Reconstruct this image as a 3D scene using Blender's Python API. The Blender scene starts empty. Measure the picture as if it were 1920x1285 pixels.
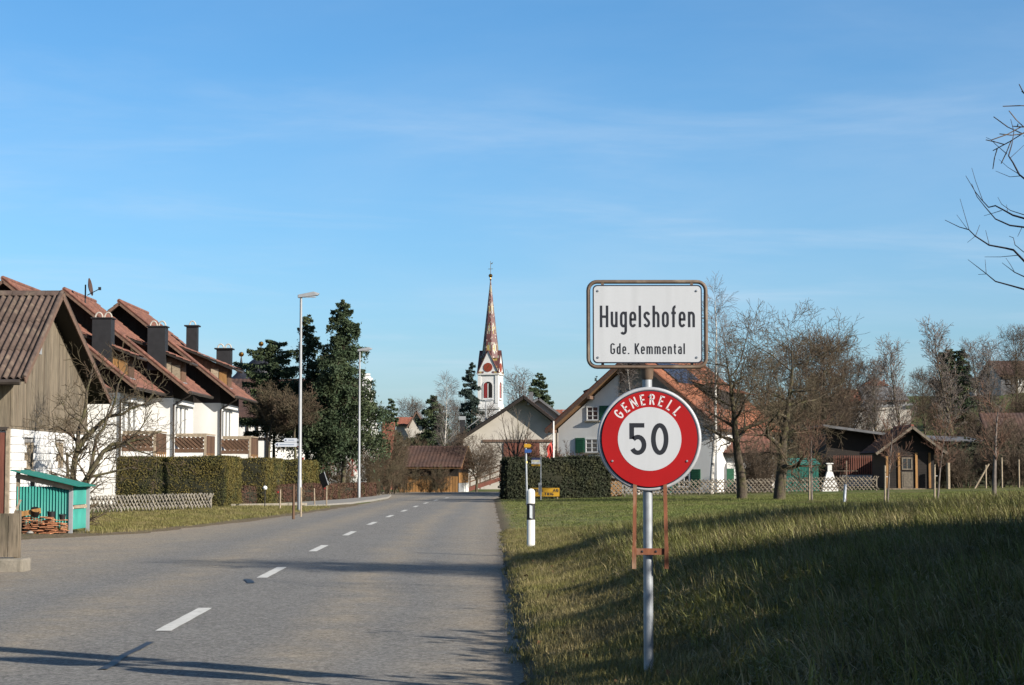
import bpy, bmesh, math, random
import numpy as np
from mathutils import Vector, Matrix
R = math.radians
scene = bpy.context.scene
C = scene.collection

# ------------------------------------------------------------------ camera
FPX = 3600.0                        # focal length in pixels of a 1920 px wide frame
PITCH = math.atan(242.5 / FPX)
CAMZ = 1.5
cd = bpy.data.cameras.new('camera')
cam = bpy.data.objects.new('camera', cd); C.objects.link(cam)
cam.location = (0, 0, CAMZ)
cam.rotation_euler = (math.pi / 2 + PITCH, 0, 0)
cd.sensor_width = 36.0; cd.lens = 36.0 * FPX / 1920
cd.clip_start = 0.1; cd.clip_end = 6000
scene.camera = cam

# ------------------------------------------------------------------ world, sun, exposure
SUN_EL = R(24)
TOSUN = Vector((0.82 * math.cos(SUN_EL), -0.572 * math.cos(SUN_EL), math.sin(SUN_EL))).normalized()
w = bpy.data.worlds.new('World'); scene.world = w; w.use_nodes = True
nt = w.node_tree; nt.nodes.clear()
out = nt.nodes.new('ShaderNodeOutputWorld'); bg = nt.nodes.new('ShaderNodeBackground')
sky = nt.nodes.new('ShaderNodeTexSky'); sky.sky_type = 'NISHITA'; sky.sun_disc = False
sky.sun_elevation = SUN_EL
sky.sun_rotation = math.atan2(TOSUN.x, TOSUN.y)
sky.altitude = 1000; sky.air_density = 1.0; sky.dust_density = 2.6; sky.ozone_density = 5.0
hs = nt.nodes.new('ShaderNodeHueSaturation'); hs.inputs['Saturation'].default_value = 1.14; hs.inputs['Hue'].default_value = 0.4935
tc = nt.nodes.new('ShaderNodeTexCoord')
sep = nt.nodes.new('ShaderNodeSeparateXYZ'); nt.links.new(tc.outputs['Generated'], sep.inputs[0])
# thin cirrus drawn on a plane high overhead (direction / height)
addz = nt.nodes.new('ShaderNodeMath'); addz.operation = 'ADD'; addz.inputs[1].default_value = 0.06
nt.links.new(sep.outputs['Z'], addz.inputs[0])
mx = nt.nodes.new('ShaderNodeMath'); mx.operation = 'MAXIMUM'; mx.inputs[1].default_value = 0.03
nt.links.new(addz.outputs[0], mx.inputs[0])
dx = nt.nodes.new('ShaderNodeMath'); dx.operation = 'DIVIDE'
dy = nt.nodes.new('ShaderNodeMath'); dy.operation = 'DIVIDE'
nt.links.new(sep.outputs['X'], dx.inputs[0]); nt.links.new(mx.outputs[0], dx.inputs[1])
nt.links.new(sep.outputs['Y'], dy.inputs[0]); nt.links.new(mx.outputs[0], dy.inputs[1])
cmb = nt.nodes.new('ShaderNodeCombineXYZ')
nt.links.new(dx.outputs[0], cmb.inputs[0]); nt.links.new(dy.outputs[0], cmb.inputs[1])
def cloud(scale, rot, sx, sy, lo, hi, detail=9):
    mp = nt.nodes.new('ShaderNodeMapping'); mp.inputs['Rotation'].default_value[2] = rot
    mp.inputs['Scale'].default_value = (sx, sy, 1)
    nt.links.new(cmb.outputs[0], mp.inputs[0])
    nz = nt.nodes.new('ShaderNodeTexNoise'); nz.inputs['Scale'].default_value = scale
    nz.inputs['Detail'].default_value = detail; nz.inputs['Roughness'].default_value = 0.58
    nz.inputs['Distortion'].default_value = 0.5
    nt.links.new(mp.outputs[0], nz.inputs['Vector'])
    mr = nt.nodes.new('ShaderNodeMapRange'); mr.interpolation_type = 'SMOOTHSTEP'
    mr.inputs['From Min'].default_value = lo; mr.inputs['From Max'].default_value = hi
    nt.links.new(nz.outputs['Fac'], mr.inputs['Value'])
    return mr.outputs[0]
c1 = cloud(0.30, 0.25, 1.0, 1.0, 0.38, 0.80, 8)
c2 = cloud(0.9, -0.6, 1.0, 1.5, 0.46, 0.86, 12)
mul = nt.nodes.new('ShaderNodeMath'); mul.operation = 'ADD'
nt.links.new(c1, mul.inputs[0]); nt.links.new(c2, mul.inputs[1])
amt = nt.nodes.new('ShaderNodeMath'); amt.operation = 'MULTIPLY'; amt.inputs[1].default_value = 0.30
nt.links.new(mul.outputs[0], amt.inputs[0])
mixc = nt.nodes.new('ShaderNodeMix'); mixc.data_type = 'RGBA'
mixc.inputs['B'].default_value = (4.0, 4.7, 5.5, 1)
nt.links.new(amt.outputs[0], mixc.inputs['Factor'])
nt.links.new(sky.outputs[0], hs.inputs['Color'])
nt.links.new(hs.outputs[0], mixc.inputs['A'])
nt.links.new(mixc.outputs['Result'], bg.inputs['Color'])
bg.inputs['Strength'].default_value = 0.075
nt.links.new(bg.outputs[0], out.inputs[0])

sd = bpy.data.lights.new('sun', 'SUN'); sd.energy = 5.0; sd.angle = R(0.53); sd.color = (1.0, 0.93, 0.82)
sun = bpy.data.objects.new('sun', sd); C.objects.link(sun)
sun.rotation_euler = (-TOSUN).to_track_quat('-Z', 'Y').to_euler()
sun.location = (30, -20, 40)
vs = scene.view_settings
vs.view_transform = 'Standard'; vs.look = 'None'; vs.gamma = 1.0; vs.use_curve_mapping = False; vs.exposure = 1.18

# ------------------------------------------------------------------ helpers
_cp, _sp = math.cos(PITCH), math.sin(PITCH)
def at(px, py, Y):
    """point at distance Y along the road that the photograph shows at pixel px, py"""
    u = (px - 960) / FPX; v = (642.5 - py) / FPX
    yy = _cp - v * _sp; zz = _sp + v * _cp
    return Vector((u / yy * Y, Y, CAMZ + zz / yy * Y))

def sstep(a, b, x):
    t = np.clip((np.asarray(x, float) - a) / (b - a), 0, 1)
    return t * t * (3 - 2 * t)

_mats = {}
ALB = 0.66                          # the photo is exposed for sunlit walls: keep base colours on the dark side
def mat(name, col, rough=0.8, var=0.18, scale=6.0, bump=0.0, bscale=None, ovar=0.0, metal=0.0, spec=0.3,
        col2=None, scale2=1.2, mix2=(0.45, 0.65), stretch=(1, 1, 1), trans=0.0, detail=5.0, coat=0.0):
    """procedural material: base colour broken up by noise in world space, an optional second
    colour in larger patches, a per-object shade, and bump"""
    if name in _mats: return _mats[name]
    col = tuple(c_ * ALB for c_ in col)
    if col2 is not None: col2 = tuple(c_ * ALB for c_ in col2)
    m = bpy.data.materials.new(name); m.use_nodes = True
    n = m.node_tree; b = n.nodes['Principled BSDF']; L = n.links
    g = n.nodes.new('ShaderNodeNewGeometry')
    mp = n.nodes.new('ShaderNodeMapping'); mp.inputs['Scale'].default_value = stretch
    L.new(g.outputs['Position'], mp.inputs[0])
    nz = n.nodes.new('ShaderNodeTexNoise'); nz.inputs['Scale'].default_value = scale; nz.inputs['Detail'].default_value = detail
    L.new(mp.outputs[0], nz.inputs['Vector'])
    base = n.nodes.new('ShaderNodeRGB'); base.outputs[0].default_value = (*col, 1)
    cur = base.outputs[0]
    if col2 is not None:
        n2 = n.nodes.new('ShaderNodeTexNoise'); n2.inputs['Scale'].default_value = scale2; n2.inputs['Detail'].default_value = 6
        L.new(mp.outputs[0], n2.inputs['Vector'])
        r2 = n.nodes.new('ShaderNodeMapRange'); r2.inputs['From Min'].default_value = mix2[0]; r2.inputs['From Max'].default_value = mix2[1]
        L.new(n2.outputs['Fac'], r2.inputs['Value'])
        mm = n.nodes.new('ShaderNodeMix'); mm.data_type = 'RGBA'
        mm.inputs['B'].default_value = (*col2, 1)
        L.new(r2.outputs[0], mm.inputs['Factor']); L.new(cur, mm.inputs['A']); cur = mm.outputs['Result']
    mr = n.nodes.new('ShaderNodeMapRange'); mr.inputs['From Min'].default_value = 0.3; mr.inputs['From Max'].default_value = 0.7
    mr.inputs['To Min'].default_value = 1 - var; mr.inputs['To Max'].default_value = 1 + var
    L.new(nz.outputs['Fac'], mr.inputs['Value'])
    fac = mr.outputs[0]
    if ovar:
        oi = n.nodes.new('ShaderNodeObjectInfo')
        orr = n.nodes.new('ShaderNodeMapRange'); orr.inputs['To Min'].default_value = 1 - ovar; orr.inputs['To Max'].default_value = 1 + ovar
        L.new(oi.outputs['Random'], orr.inputs['Value'])
        mu = n.nodes.new('ShaderNodeMath'); mu.operation = 'MULTIPLY'
        L.new(fac, mu.inputs[0]); L.new(orr.outputs[0], mu.inputs[1]); fac = mu.outputs[0]
    vm = n.nodes.new('ShaderNodeVectorMath'); vm.operation = 'SCALE'
    L.new(cur, vm.inputs[0]); L.new(fac, vm.inputs['Scale'])
    L.new(vm.outputs[0], b.inputs['Base Color'])
    b.inputs['Roughness'].default_value = rough; b.inputs['Metallic'].default_value = metal
    b.inputs['Specular IOR Level'].default_value = spec
    if coat: b.inputs['Coat Weight'].default_value = coat
    if bump:
        bp = n.nodes.new('ShaderNodeBump'); bp.inputs['Strength'].default_value = bump; bp.inputs['Distance'].default_value = 0.02
        if bscale:
            n3 = n.nodes.new('ShaderNodeTexNoise'); n3.inputs['Scale'].default_value = bscale; n3.inputs['Detail'].default_value = 4
            L.new(mp.outputs[0], n3.inputs['Vector']); L.new(n3.outputs['Fac'], bp.inputs['Height'])
        else: L.new(nz.outputs['Fac'], bp.inputs['Height'])
        L.new(bp.outputs[0], b.inputs['Normal'])
    if trans:
        tr = n.nodes.new('ShaderNodeBsdfTranslucent'); L.new(vm.outputs[0], tr.inputs['Color'])
        ms = n.nodes.new('ShaderNodeMixShader'); ms.inputs[0].default_value = trans
        L.new(b.outputs[0], ms.inputs[1]); L.new(tr.outputs[0], ms.inputs[2])
        L.new(ms.outputs[0], n.nodes['Material Output'].inputs['Surface'])
    _mats[name] = m
    return m

M = {}
def defm(k, *a, **kw): M[k] = mat(k, *a, **kw)
defm('white_plaster', (0.74, 0.73, 0.70), 0.9, 0.06, 1.5, 0.1, 40, col2=(0.58, 0.56, 0.52), scale2=0.7, mix2=(0.48, 0.85), stretch=(1, 1, .35))
defm('cream_plaster', (0.48, 0.445, 0.395), 0.9, 0.08, 1.2, 0.1, 30, col2=(0.40, 0.365, 0.31), scale2=0.35, mix2=(0.42, 0.72))
defm('white_block', (0.76, 0.75, 0.73), 0.9, 0.06, 4, 0.2, 60, ovar=0.06)
defm('mortar', (0.30, 0.29, 0.28), 0.95, 0.1, 10)
defm('dark_wood', (0.015, 0.0105, 0.008), 0.8, 0.3, 9, 0.3, ovar=0.25, stretch=(3, 3, 0.3))
defm('grey_board', (0.165, 0.134, 0.094), 0.85, 0.3, 7, 0.4, ovar=0.22, stretch=(3, 3, 0.35), col2=(0.13, 0.10, 0.07), scale2=2.2, mix2=(0.45, 0.75))
defm('brown_board', (0.105, 0.058, 0.034), 0.8, 0.3, 8, 0.3, ovar=0.25, stretch=(3, 3, 0.35))
defm('honey_board', (0.30, 0.155, 0.052), 0.75, 0.25, 8, 0.3, ovar=0.18, stretch=(3, 3, 0.35))
defm('red_brown_board', (0.15, 0.052, 0.034), 0.8, 0.2, 8, 0.2, ovar=0.12, stretch=(3, 3, 0.35))
defm('fence_wood', (0.15, 0.125, 0.095), 0.9, 0.3, 8, 0.3, ovar=0.25)
defm('lattice_grey', (0.20, 0.178, 0.145), 0.9, 0.25, 9, 0.3, ovar=0.25)
defm('old_wood', (0.30, 0.24, 0.17), 0.9, 0.25, 9, 0.3, ovar=0.15)
defm('plank_wood', (0.17, 0.135, 0.095), 0.9, 0.3, 9, 0.4, ovar=0.2, stretch=(3, 3, 0.4), col2=(0.09, 0.075, 0.05), scale2=2.5)
defm('tile_red', (0.20, 0.088, 0.060), 0.85, 0.35, 4.5, col2=(0.125, 0.058, 0.045), scale2=1.0, mix2=(0.4, 0.7), detail=8)
defm('tile_orange', (0.235, 0.088, 0.045), 0.85, 0.3, 4.5, col2=(0.14, 0.055, 0.033), scale2=0.9, mix2=(0.4, 0.7), detail=8)
defm('tile_dark', (0.075, 0.040, 0.030), 0.8, 0.3, 4.5, col2=(0.05, 0.028, 0.024), scale2=0.8, detail=8)
defm('tile_brick', (0.23, 0.08, 0.05), 0.85, 0.3, 3.5, detail=8)
defm('slate_grey', (0.12, 0.12, 0.125), 0.8, 0.25, 3.0, detail=8)
defm('onion_metal', (0.018, 0.019, 0.026), 0.55, 0.2, 3.0)
defm('fibre_cement', (0.088, 0.060, 0.048), 0.9, 0.3, 6, 0.3, col2=(0.17, 0.13, 0.095), scale2=2.6, mix2=(0.52, 0.75), ovar=0.12, detail=8)
defm('verge_board', (0.14, 0.085, 0.06), 0.85, 0.25, 8)
defm('honey_verge', (0.22, 0.12, 0.055), 0.8, 0.2, 8)
defm('black_metal', (0.017, 0.017, 0.019), 0.6, 0.2, 4)
defm('gutter', (0.07, 0.055, 0.045), 0.55, 0.2, 5, metal=0.3)
defm('galvanised', (0.36, 0.385, 0.41), 0.5, 0.10, 18, metal=0.35, col2=(0.30, 0.315, 0.33), scale2=6, spec=0.5)
defm('lamp_grey', (0.31, 0.32, 0.33), 0.55, 0.06, 8, metal=0.15)
defm('concrete', (0.25, 0.22, 0.175), 0.95, 0.2, 5, 0.5, 25, col2=(0.16, 0.145, 0.11), scale2=1.7)
defm('pavement_grey', (0.25, 0.235, 0.21), 0.95, 0.1, 3, 0.2, 60)
defm('glass', (0.030, 0.036, 0.042), 0.08, 0.1, 2, spec=0.6)
defm('frame_white', (0.75, 0.75, 0.73), 0.6, 0.04, 5)
defm('shutter_green', (0.018, 0.10, 0.052), 0.6, 0.15, 6)
defm('shutter_white', (0.70, 0.66, 0.62), 0.7, 0.05, 5)
defm('shutter_red', (0.42, 0.05, 0.035), 0.7, 0.1, 5)
defm('teal_sheet', (0.045, 0.29, 0.235), 0.6, 0.15, 3, col2=(0.03, 0.21, 0.18), scale2=1.5, trans=0.1)
defm('teal_roof', (0.020, 0.19, 0.15), 0.65, 0.12, 5)
defm('teal_dark', (0.018, 0.15, 0.115), 0.65, 0.15, 4)
defm('clay', (0.40, 0.17, 0.085), 0.9, 0.25, 12, ovar=0.3)
defm('black_plastic', (0.014, 0.014, 0.015), 0.5, 0.1, 5)
defm('sign_white', (0.50, 0.51, 0.525), 0.42, 0.035, 3.5, spec=0.45, col2=(0.45, 0.46, 0.47), scale2=5, mix2=(0.5, 0.8), stretch=(3, 1, 0.25))
defm('sign_red', (0.34, 0.004, 0.005), 0.5, 0.06, 6, spec=0.2)
defm('letter_white', (0.66, 0.60, 0.60), 0.45, 0.03, 9)
defm('print_black', (0.012, 0.013, 0.018), 0.45, 0.1, 9, spec=0.4)
defm('sign_edge', (0.015, 0.018, 0.035), 0.5, 0.1, 9)
defm('tube_grey', (0.44, 0.45, 0.47), 0.55, 0.10, 22, metal=0.2, col2=(0.36, 0.34, 0.31), scale2=9, mix2=(0.55, 0.75))
defm('tube_brown', (0.125, 0.083, 0.055), 0.6, 0.2, 14, col2=(0.26, 0.20, 0.14), scale2=9, mix2=(0.52, 0.7), spec=0.4)
defm('rust', (0.20, 0.072, 0.034), 0.85, 0.3, 30, 0.2, col2=(0.34, 0.24, 0.16), scale2=14, mix2=(0.52, 0.72), stretch=(1, 1, 0.35))
defm('screw', (0.6, 0.6, 0.6), 0.3, 0.05, 9, metal=0.8)
defm('paint_white', (0.62, 0.60, 0.55), 0.8, 0.12, 9, col2=(0.36, 0.345, 0.315), scale2=14, mix2=(0.56, 0.72))
defm('tar', (0.028, 0.028, 0.030), 0.5, 0.1, 9)
defm('post_white', (0.80, 0.79, 0.74), 0.5, 0.05, 9)
defm('reflector', (0.62, 0.66, 0.68), 0.25, 0.05, 20)
defm('yellow_sign', (0.45, 0.245, 0.012), 0.55, 0.08, 5)
defm('yellow_pale', (0.74, 0.62, 0.25), 0.55, 0.05, 5)
defm('blue_sign', (0.020, 0.075, 0.26), 0.5, 0.1, 5)
defm('navy_sign', (0.035, 0.04, 0.10), 0.5, 0.1, 5)
defm('arrow_board', (0.52, 0.55, 0.60), 0.5, 0.05, 5)
defm('board_text', (0.26, 0.30, 0.37), 0.5, 0.05, 5)
defm('gold', (0.66, 0.33, 0.08), 0.28, 0.05, 5, metal=1.0)
defm('clock_red', (0.26, 0.045, 0.02), 0.6, 0.1, 3)
defm('louvre_red', (0.24, 0.022, 0.022), 0.7, 0.1, 3)
defm('dark_hole', (0.010, 0.008, 0.008), 0.9, 0.1, 3)
defm('stone_white', (0.70, 0.69, 0.67), 0.85, 0.06, 0.8)
defm('spire_brown', (0.105, 0.033, 0.03), 0.65, 0.35, 2.5, spec=0.5)
defm('spire_yellow', (0.30, 0.225, 0.06), 0.65, 0.25, 2.5, spec=0.5)
defm('spire_white', (0.33, 0.28, 0.23), 0.65, 0.25, 2.5, spec=0.5)
defm('spire_green', (0.20, 0.23, 0.17), 0.45, 0.25, 2.5, spec=0.5)
defm('solar', (0.03, 0.042, 0.075), 0.65, 0.25, 3, spec=0.2)
defm('bark', (0.085, 0.066, 0.046), 0.95, 0.35, 14, 0.6, col2=(0.10, 0.10, 0.045), scale2=3.0, mix2=(0.48, 0.7))
defm('bark_mossy', (0.070, 0.054, 0.038), 0.95, 0.35, 14, 0.6, col2=(0.085, 0.080, 0.030), scale2=4.0, mix2=(0.45, 0.68))
defm('twig', (0.095, 0.068, 0.046), 0.95, 0.3, 5)
defm('twig_mossy', (0.095, 0.076, 0.044), 0.95, 0.3, 3, col2=(0.10, 0.065, 0.042), scale2=1.5)
defm('twig_red', (0.135, 0.075, 0.05), 0.95, 0.3, 5)
defm('twig_grey', (0.15, 0.125, 0.11), 0.95, 0.3, 5)
defm('twig_dark', (0.040, 0.032, 0.036), 0.95, 0.2, 5)
defm('birch_bark', (0.55, 0.52, 0.47), 0.85, 0.2, 6, col2=(0.10, 0.09, 0.08), scale2=4.0, mix2=(0.56, 0.64), stretch=(1, 1, 2.5))
defm('dry_leaf', (0.16, 0.075, 0.035), 0.9, 0.3, 4, trans=0.2)
defm('needle', (0.040, 0.064, 0.028), 0.8, 0.4, 2.2, col2=(0.066, 0.084, 0.032), scale2=0.8, trans=0.12)
defm('needle_blue', (0.030, 0.050, 0.040), 0.8, 0.35, 2.0, trans=0.1)
defm('needle_brown', (0.098, 0.080, 0.038), 0.85, 0.4, 2.0, trans=0.1)
defm('thuja', (0.125, 0.098, 0.022), 0.85, 0.35, 5, col2=(0.060, 0.064, 0.016), scale2=1.4, trans=0.12)
defm('thuja_dark', (0.022, 0.028, 0.011), 0.85, 0.4, 5, col2=(0.050, 0.050, 0.018), scale2=1.2, trans=0.1)
defm('beech', (0.100, 0.046, 0.030), 0.85, 0.35, 6, col2=(0.10, 0.075, 0.035), scale2=1.1, trans=0.12)
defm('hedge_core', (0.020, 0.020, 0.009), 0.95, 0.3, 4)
defm('blade', (0.185, 0.172, 0.050), 0.65, 0.35, 2.0, col2=(0.27, 0.215, 0.095), scale2=0.9, mix2=(0.42, 0.66), ovar=0.35, trans=0.25, spec=0.25)
defm('blade_long', (0.180, 0.180, 0.048), 0.6, 0.35, 1.6, col2=(0.29, 0.235, 0.11), scale2=1.3, mix2=(0.50, 0.72), ovar=0.45, trans=0.25, spec=0.3)
defm('blade_fresh', (0.150, 0.175, 0.044), 0.65, 0.3, 1.5, col2=(0.20, 0.18, 0.07), scale2=0.35, mix2=(0.45, 0.7), ovar=0.3, trans=0.25, spec=0.25)
defm('straw', (0.34, 0.27, 0.14), 0.8, 0.3, 3, ovar=0.3, trans=0.2)
defm('rock', (0.24, 0.22, 0.19), 0.9, 0.2, 8, ovar=0.2)

def raw_mesh(name, V, F, m=None, smooth=False):
    """mesh from numpy arrays, every face with the same number of corners"""
    me = bpy.data.meshes.new(name)
    V = np.asarray(V, np.float32); F = np.asarray(F, np.int32)
    k = F.shape[1]
    me.vertices.add(len(V)); me.vertices.foreach_set('co', V.ravel())
    me.loops.add(F.size); me.loops.foreach_set('vertex_index', F.ravel())
    me.polygons.add(len(F)); me.polygons.foreach_set('loop_start', np.arange(0, F.size, k, dtype=np.int32))
    if smooth: me.polygons.foreach_set('use_smooth', np.ones(len(F), bool))
    me.update(calc_edges=True)
    if m is not None: me.materials.append(m)
    return me

def link(name, me, parent=None, loc=None, rz=None):
    o = bpy.data.objects.new(name, me); C.objects.link(o)
    if parent is not None: o.parent = parent
    if loc is not None: o.location = loc
    if rz is not None: o.rotation_euler[2] = rz
    return o

def tag(o, label, cat, group=None, kind=None):
    if label: o['label'] = label
    if cat: o['category'] = cat
    if group: o['group'] = group
    if kind: o['kind'] = kind
    return o

def thing(name, label, cat, loc=(0, 0, 0), rz=0.0, group=None):
    o = bpy.data.objects.new(name, None); C.objects.link(o)
    o.location = loc; o.rotation_euler = (0, 0, rz); o.empty_display_size = 0.3
    return tag(o, label, cat, group)

class MB:
    """collects shapes, then builds ONE mesh object"""
    def __init__(s): s.v = []; s.f = []; s.mi = []; s.cur = 0
    def add(s, vs, fs):
        n = len(s.v); s.v += [tuple(p) for p in vs]
        for f in fs: s.f.append([n + i for i in f]); s.mi.append(s.cur)
        return s
    def box(s, x0, x1, y0, y1, z0, z1):
        return s.add([(x0, y0, z0), (x1, y0, z0), (x1, y1, z0), (x0, y1, z0), (x0, y0, z1), (x1, y0, z1), (x1, y1, z1), (x0, y1, z1)],
                     [(0, 3, 2, 1), (4, 5, 6, 7), (0, 1, 5, 4), (1, 2, 6, 5), (2, 3, 7, 6), (3, 0, 4, 7)])
    def prism(s, poly, axis, a, b):
        """2-D outline pushed along an axis: axis 'y' takes (x, z), 'x' takes (y, z), 'z' takes (x, y)"""
        def P(p, t): return {'y': (p[0], t, p[1]), 'x': (t, p[0], p[1]), 'z': (p[0], p[1], t)}[axis]
        n = len(poly)
        vs = [P(p, a) for p in poly] + [P(p, b) for p in poly]
        fs = [list(range(n))[::-1], list(range(n, 2 * n))] + [(i, (i + 1) % n, n + (i + 1) % n, n + i) for i in range(n)]
        return s.add(vs, fs)
    def slab(s, p0, u, v, th):
        p0, u, v = Vector(p0), Vector(u), Vector(v)
        n = u.cross(v).normalized()
        if n.z < 0: n = -n
        d = -n * th
        return s.add([p0, p0 + u, p0 + u + v, p0 + v, p0 + d, p0 + u + d, p0 + u + v + d, p0 + v + d],
                     [(0, 1, 2, 3), (7, 6, 5, 4), (0, 4, 5, 1), (1, 5, 6, 2), (2, 6, 7, 3), (3, 7, 4, 0)])
    def tube(s, pts, rad, n=8, closed=False, caps=True):
        pts = [Vector(p) for p in pts]
        if not isinstance(rad, (list, tuple)): rad = [rad] * len(pts)
        k = len(pts); base = len(s.v); prev = None
        for i, p in enumerate(pts):
            if closed: t = (pts[(i + 1) % k] - pts[i - 1])
            else: t = pts[min(i + 1, k - 1)] - pts[max(i - 1, 0)]
            t.normalize()
            if prev is None:
                a = Vector((0, 0, 1)) if abs(t.z) < 0.9 else Vector((1, 0, 0))
                a = (a - t * a.dot(t)).normalized()
            else: a = (prev - t * prev.dot(t)).normalized()
            prev = a; b = t.cross(a)
            for j in range(n):
                w_ = 2 * math.pi * j / n
                s.v.append(tuple(p + (a * math.cos(w_) + b * math.sin(w_)) * rad[i]))
        for i in range(k if closed else k - 1):
            i2 = (i + 1) % k
            for j in range(n):
                s.f.append([base + i * n + j, base + i * n + (j + 1) % n, base + i2 * n + (j + 1) % n, base + i2 * n + j]); s.mi.append(s.cur)
        if caps and not closed:
            s.f.append([base + j for j in range(n)][::-1]); s.mi.append(s.cur)
            s.f.append([base + (k - 1) * n + j for j in range(n)]); s.mi.append(s.cur)
        return s
    def lathe(s, prof, n=16, c=(0, 0, 0), sx=1.0, sy=1.0):
        base = len(s.v); k = len(prof)
        for r, z in prof:
            for j in range(n):
                a = 2 * math.pi * j / n
                s.v.append((c[0] + r * sx * math.cos(a), c[1] + r * sy * math.sin(a), c[2] + z))
        for i in range(k - 1):
            for j in range(n):
                s.f.append([base + i * n + j, base + i * n + (j + 1) % n, base + (i + 1) * n + (j + 1) % n, base + (i + 1) * n + j]); s.mi.append(s.cur)
        s.f.append([base + j for j in range(n)][::-1]); s.mi.append(s.cur)
        s.f.append([base + (k - 1) * n + j for j in range(n)]); s.mi.append(s.cur)
        return s
    def bar(s, a, b, w_, d, up=(0, 1, 0)):
        """rectangular bar from a to b, w wide and d thick along up"""
        a, b = Vector(a), Vector(b); t = (b - a).normalized(); u = Vector(up); u = (u - t * u.dot(t)).normalized()
        x = t.cross(u) * (w_ / 2); u = u * (d / 2)
        return s.add([a - x - u, a + x - u, a + x + u, a - x + u, b - x - u, b + x - u, b + x + u, b - x + u],
                     [(0, 3, 2, 1), (4, 5, 6, 7), (0, 1, 5, 4), (1, 2, 6, 5), (2, 3, 7, 6), (3, 0, 4, 7)])
    def build(s, name, m, parent=None, loc=None, rz=None, smooth=False, bevel=0.0, weld=False):
        me = bpy.data.meshes.new(name); me.from_pydata(s.v, [], s.f)
        for mm in (m if isinstance(m, (list, tuple)) else [m]): me.materials.append(mm)
        if any(s.mi): me.polygons.foreach_set('material_index', s.mi)
        bm = bmesh.new(); bm.from_mesh(me)
        bmesh.ops.recalc_face_normals(bm, faces=bm.faces)
        if bevel: bmesh.ops.bevel(bm, geom=list(bm.edges), offset=bevel, segments=2, affect='EDGES', profile=0.5)
        bm.to_mesh(me); bm.free()
        if smooth:
            me.polygons.foreach_set('use_smooth', np.ones(len(me.polygons), bool))
            try: me.set_sharp_from_angle(angle=R(40))
            except Exception: pass
        return link(name, me, parent, loc, rz)

_unit = {}
def piece(name, parent, mk, c, size, rot=None):
    """one small box-shaped piece (board, block, slat): shared bevelled mesh, scaled"""
    key = mk
    if key not in _unit:
        b = MB(); b.box(-.5, .5, -.5, .5, -.5, .5)
        me = bpy.data.meshes.new('piece'); me.from_pydata(b.v, [], b.f); me.materials.append(M[mk])
        _unit[key] = me
    o = link(name, _unit[key], parent, c); o.scale = size
    if rot: o.rotation_euler = rot
    return o

def tile_roof(parent, mk, p0, u, v, tw=0.26, tl=0.36, amp=0.035, name='roof_tiles'):
    """courses of rounded tiles over a roof plane; too small to tell apart, one part"""
    p0, u, v = Vector(p0), Vector(u), Vector(v)
    n = u.cross(v).normalized()
    if n.z < 0: n = -n
    nu = max(1, round(u.length / tw)); nv = max(1, round(v.length / tl))
    prof = np.array([0.0, 0.75, 1.0, 0.75])
    X = np.arange(nu * 4 + 1) / (nu * 4.0)
    hx = np.tile(prof, nu + 1)[:nu * 4 + 1] * amp
    rows = []
    rng = np.random.default_rng(abs(hash((round(p0.x, 2), round(p0.z, 2), nu))) % 9999)
    for j in range(nv):
        jit = np.repeat(rng.normal(0, 0.006, nu + 1), 4)[:nu * 4 + 1]
        rows.append((j / nv - (0.012 if j == 0 else 0), hx + 0.032 + jit)); rows.append(((j + 1) / nv, hx + jit * 0.3))
    P = np.array(p0); U = np.array(u); Vv = np.array(v); N = np.array(n)
    V = np.concatenate([P + X[:, None] * U + t * Vv + h[:, None] * N for t, h in rows])
    w_ = nu * 4 + 1
    i = np.arange(len(rows) - 1)[:, None] * w_ + np.arange(w_ - 1)[None, :]
    i = i.ravel()
    F = np.stack([i, i + 1, i + 1 + w_, i + w_], 1)
    if u.cross(v).z < 0: F = F[:, ::-1]
    o = link(name, raw_mesh(name, V, F, M[mk]), parent); o['kind'] = 'stuff'
    return o

def window(parent, p, w_, h, rz=0.0, nx=2, nz=2, frame='frame_white', sill=True, bar=0.05, name='window'):
    """frame with glazing bars on a wall; p is the bottom centre, the wall faces -y before turning by rz"""
    b = MB(); t = bar
    b.box(-w_/2, -w_/2 + t*1.4, -.05, 0.02, 0, h); b.box(w_/2 - t*1.4, w_/2, -.05, 0.02, 0, h)
    b.box(-w_/2 + t*1.4, w_/2 - t*1.4, -.05, 0.02, 0, t*1.4); b.box(-w_/2 + t*1.4, w_/2 - t*1.4, -.05, 0.02, h - t*1.4, h)
    for i in range(1, nx): x = -w_/2 + w_*i/nx; b.box(x - t/2, x + t/2, -.04, 0.01, t*1.4, h - t*1.4)
    for i in range(1, nz):
        z = h*i/nz
        for k in range(nx):
            xa = -w_/2 + w_*k/nx + (t*1.4 if k == 0 else t/2); xb = -w_/2 + w_*(k+1)/nx - (t*1.4 if k == nx-1 else t/2)
            b.box(xa, xb, -.035, 0.008, z - t*.35, z + t*.35)
    f = b.build(name, M[frame], parent, p, rz)
    g = MB(); g.box(-w_/2 + .01, w_/2 - .01, -.012, .012, .01, h - .01); g.build('pane', M['glass'], f)
    if sill:
        s_ = MB(); s_.box(-w_/2 - .1, w_/2 + .1, -.14, 0.015, -.085, -.003); s_.build('sill', M['concrete'], f)
    return f

def shutter(parent, p, w_, h, mk, rz=0.0):
    b = MB(); b.box(-w_/2, w_/2, -.06, -.004, 0, h)
    f = b.build('shutter', M[mk], parent, p, rz)
    s_ = MB()
    for i in range(int(h / 0.12)):
        z = 0.08 + i * 0.12
        if z + .07 < h: s_.box(-w_/2 + .07, w_/2 - .07, -.078, -.061, z, z + .06)
    if s_.v: s_.build('louvre', M[mk], f)
    return f

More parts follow.
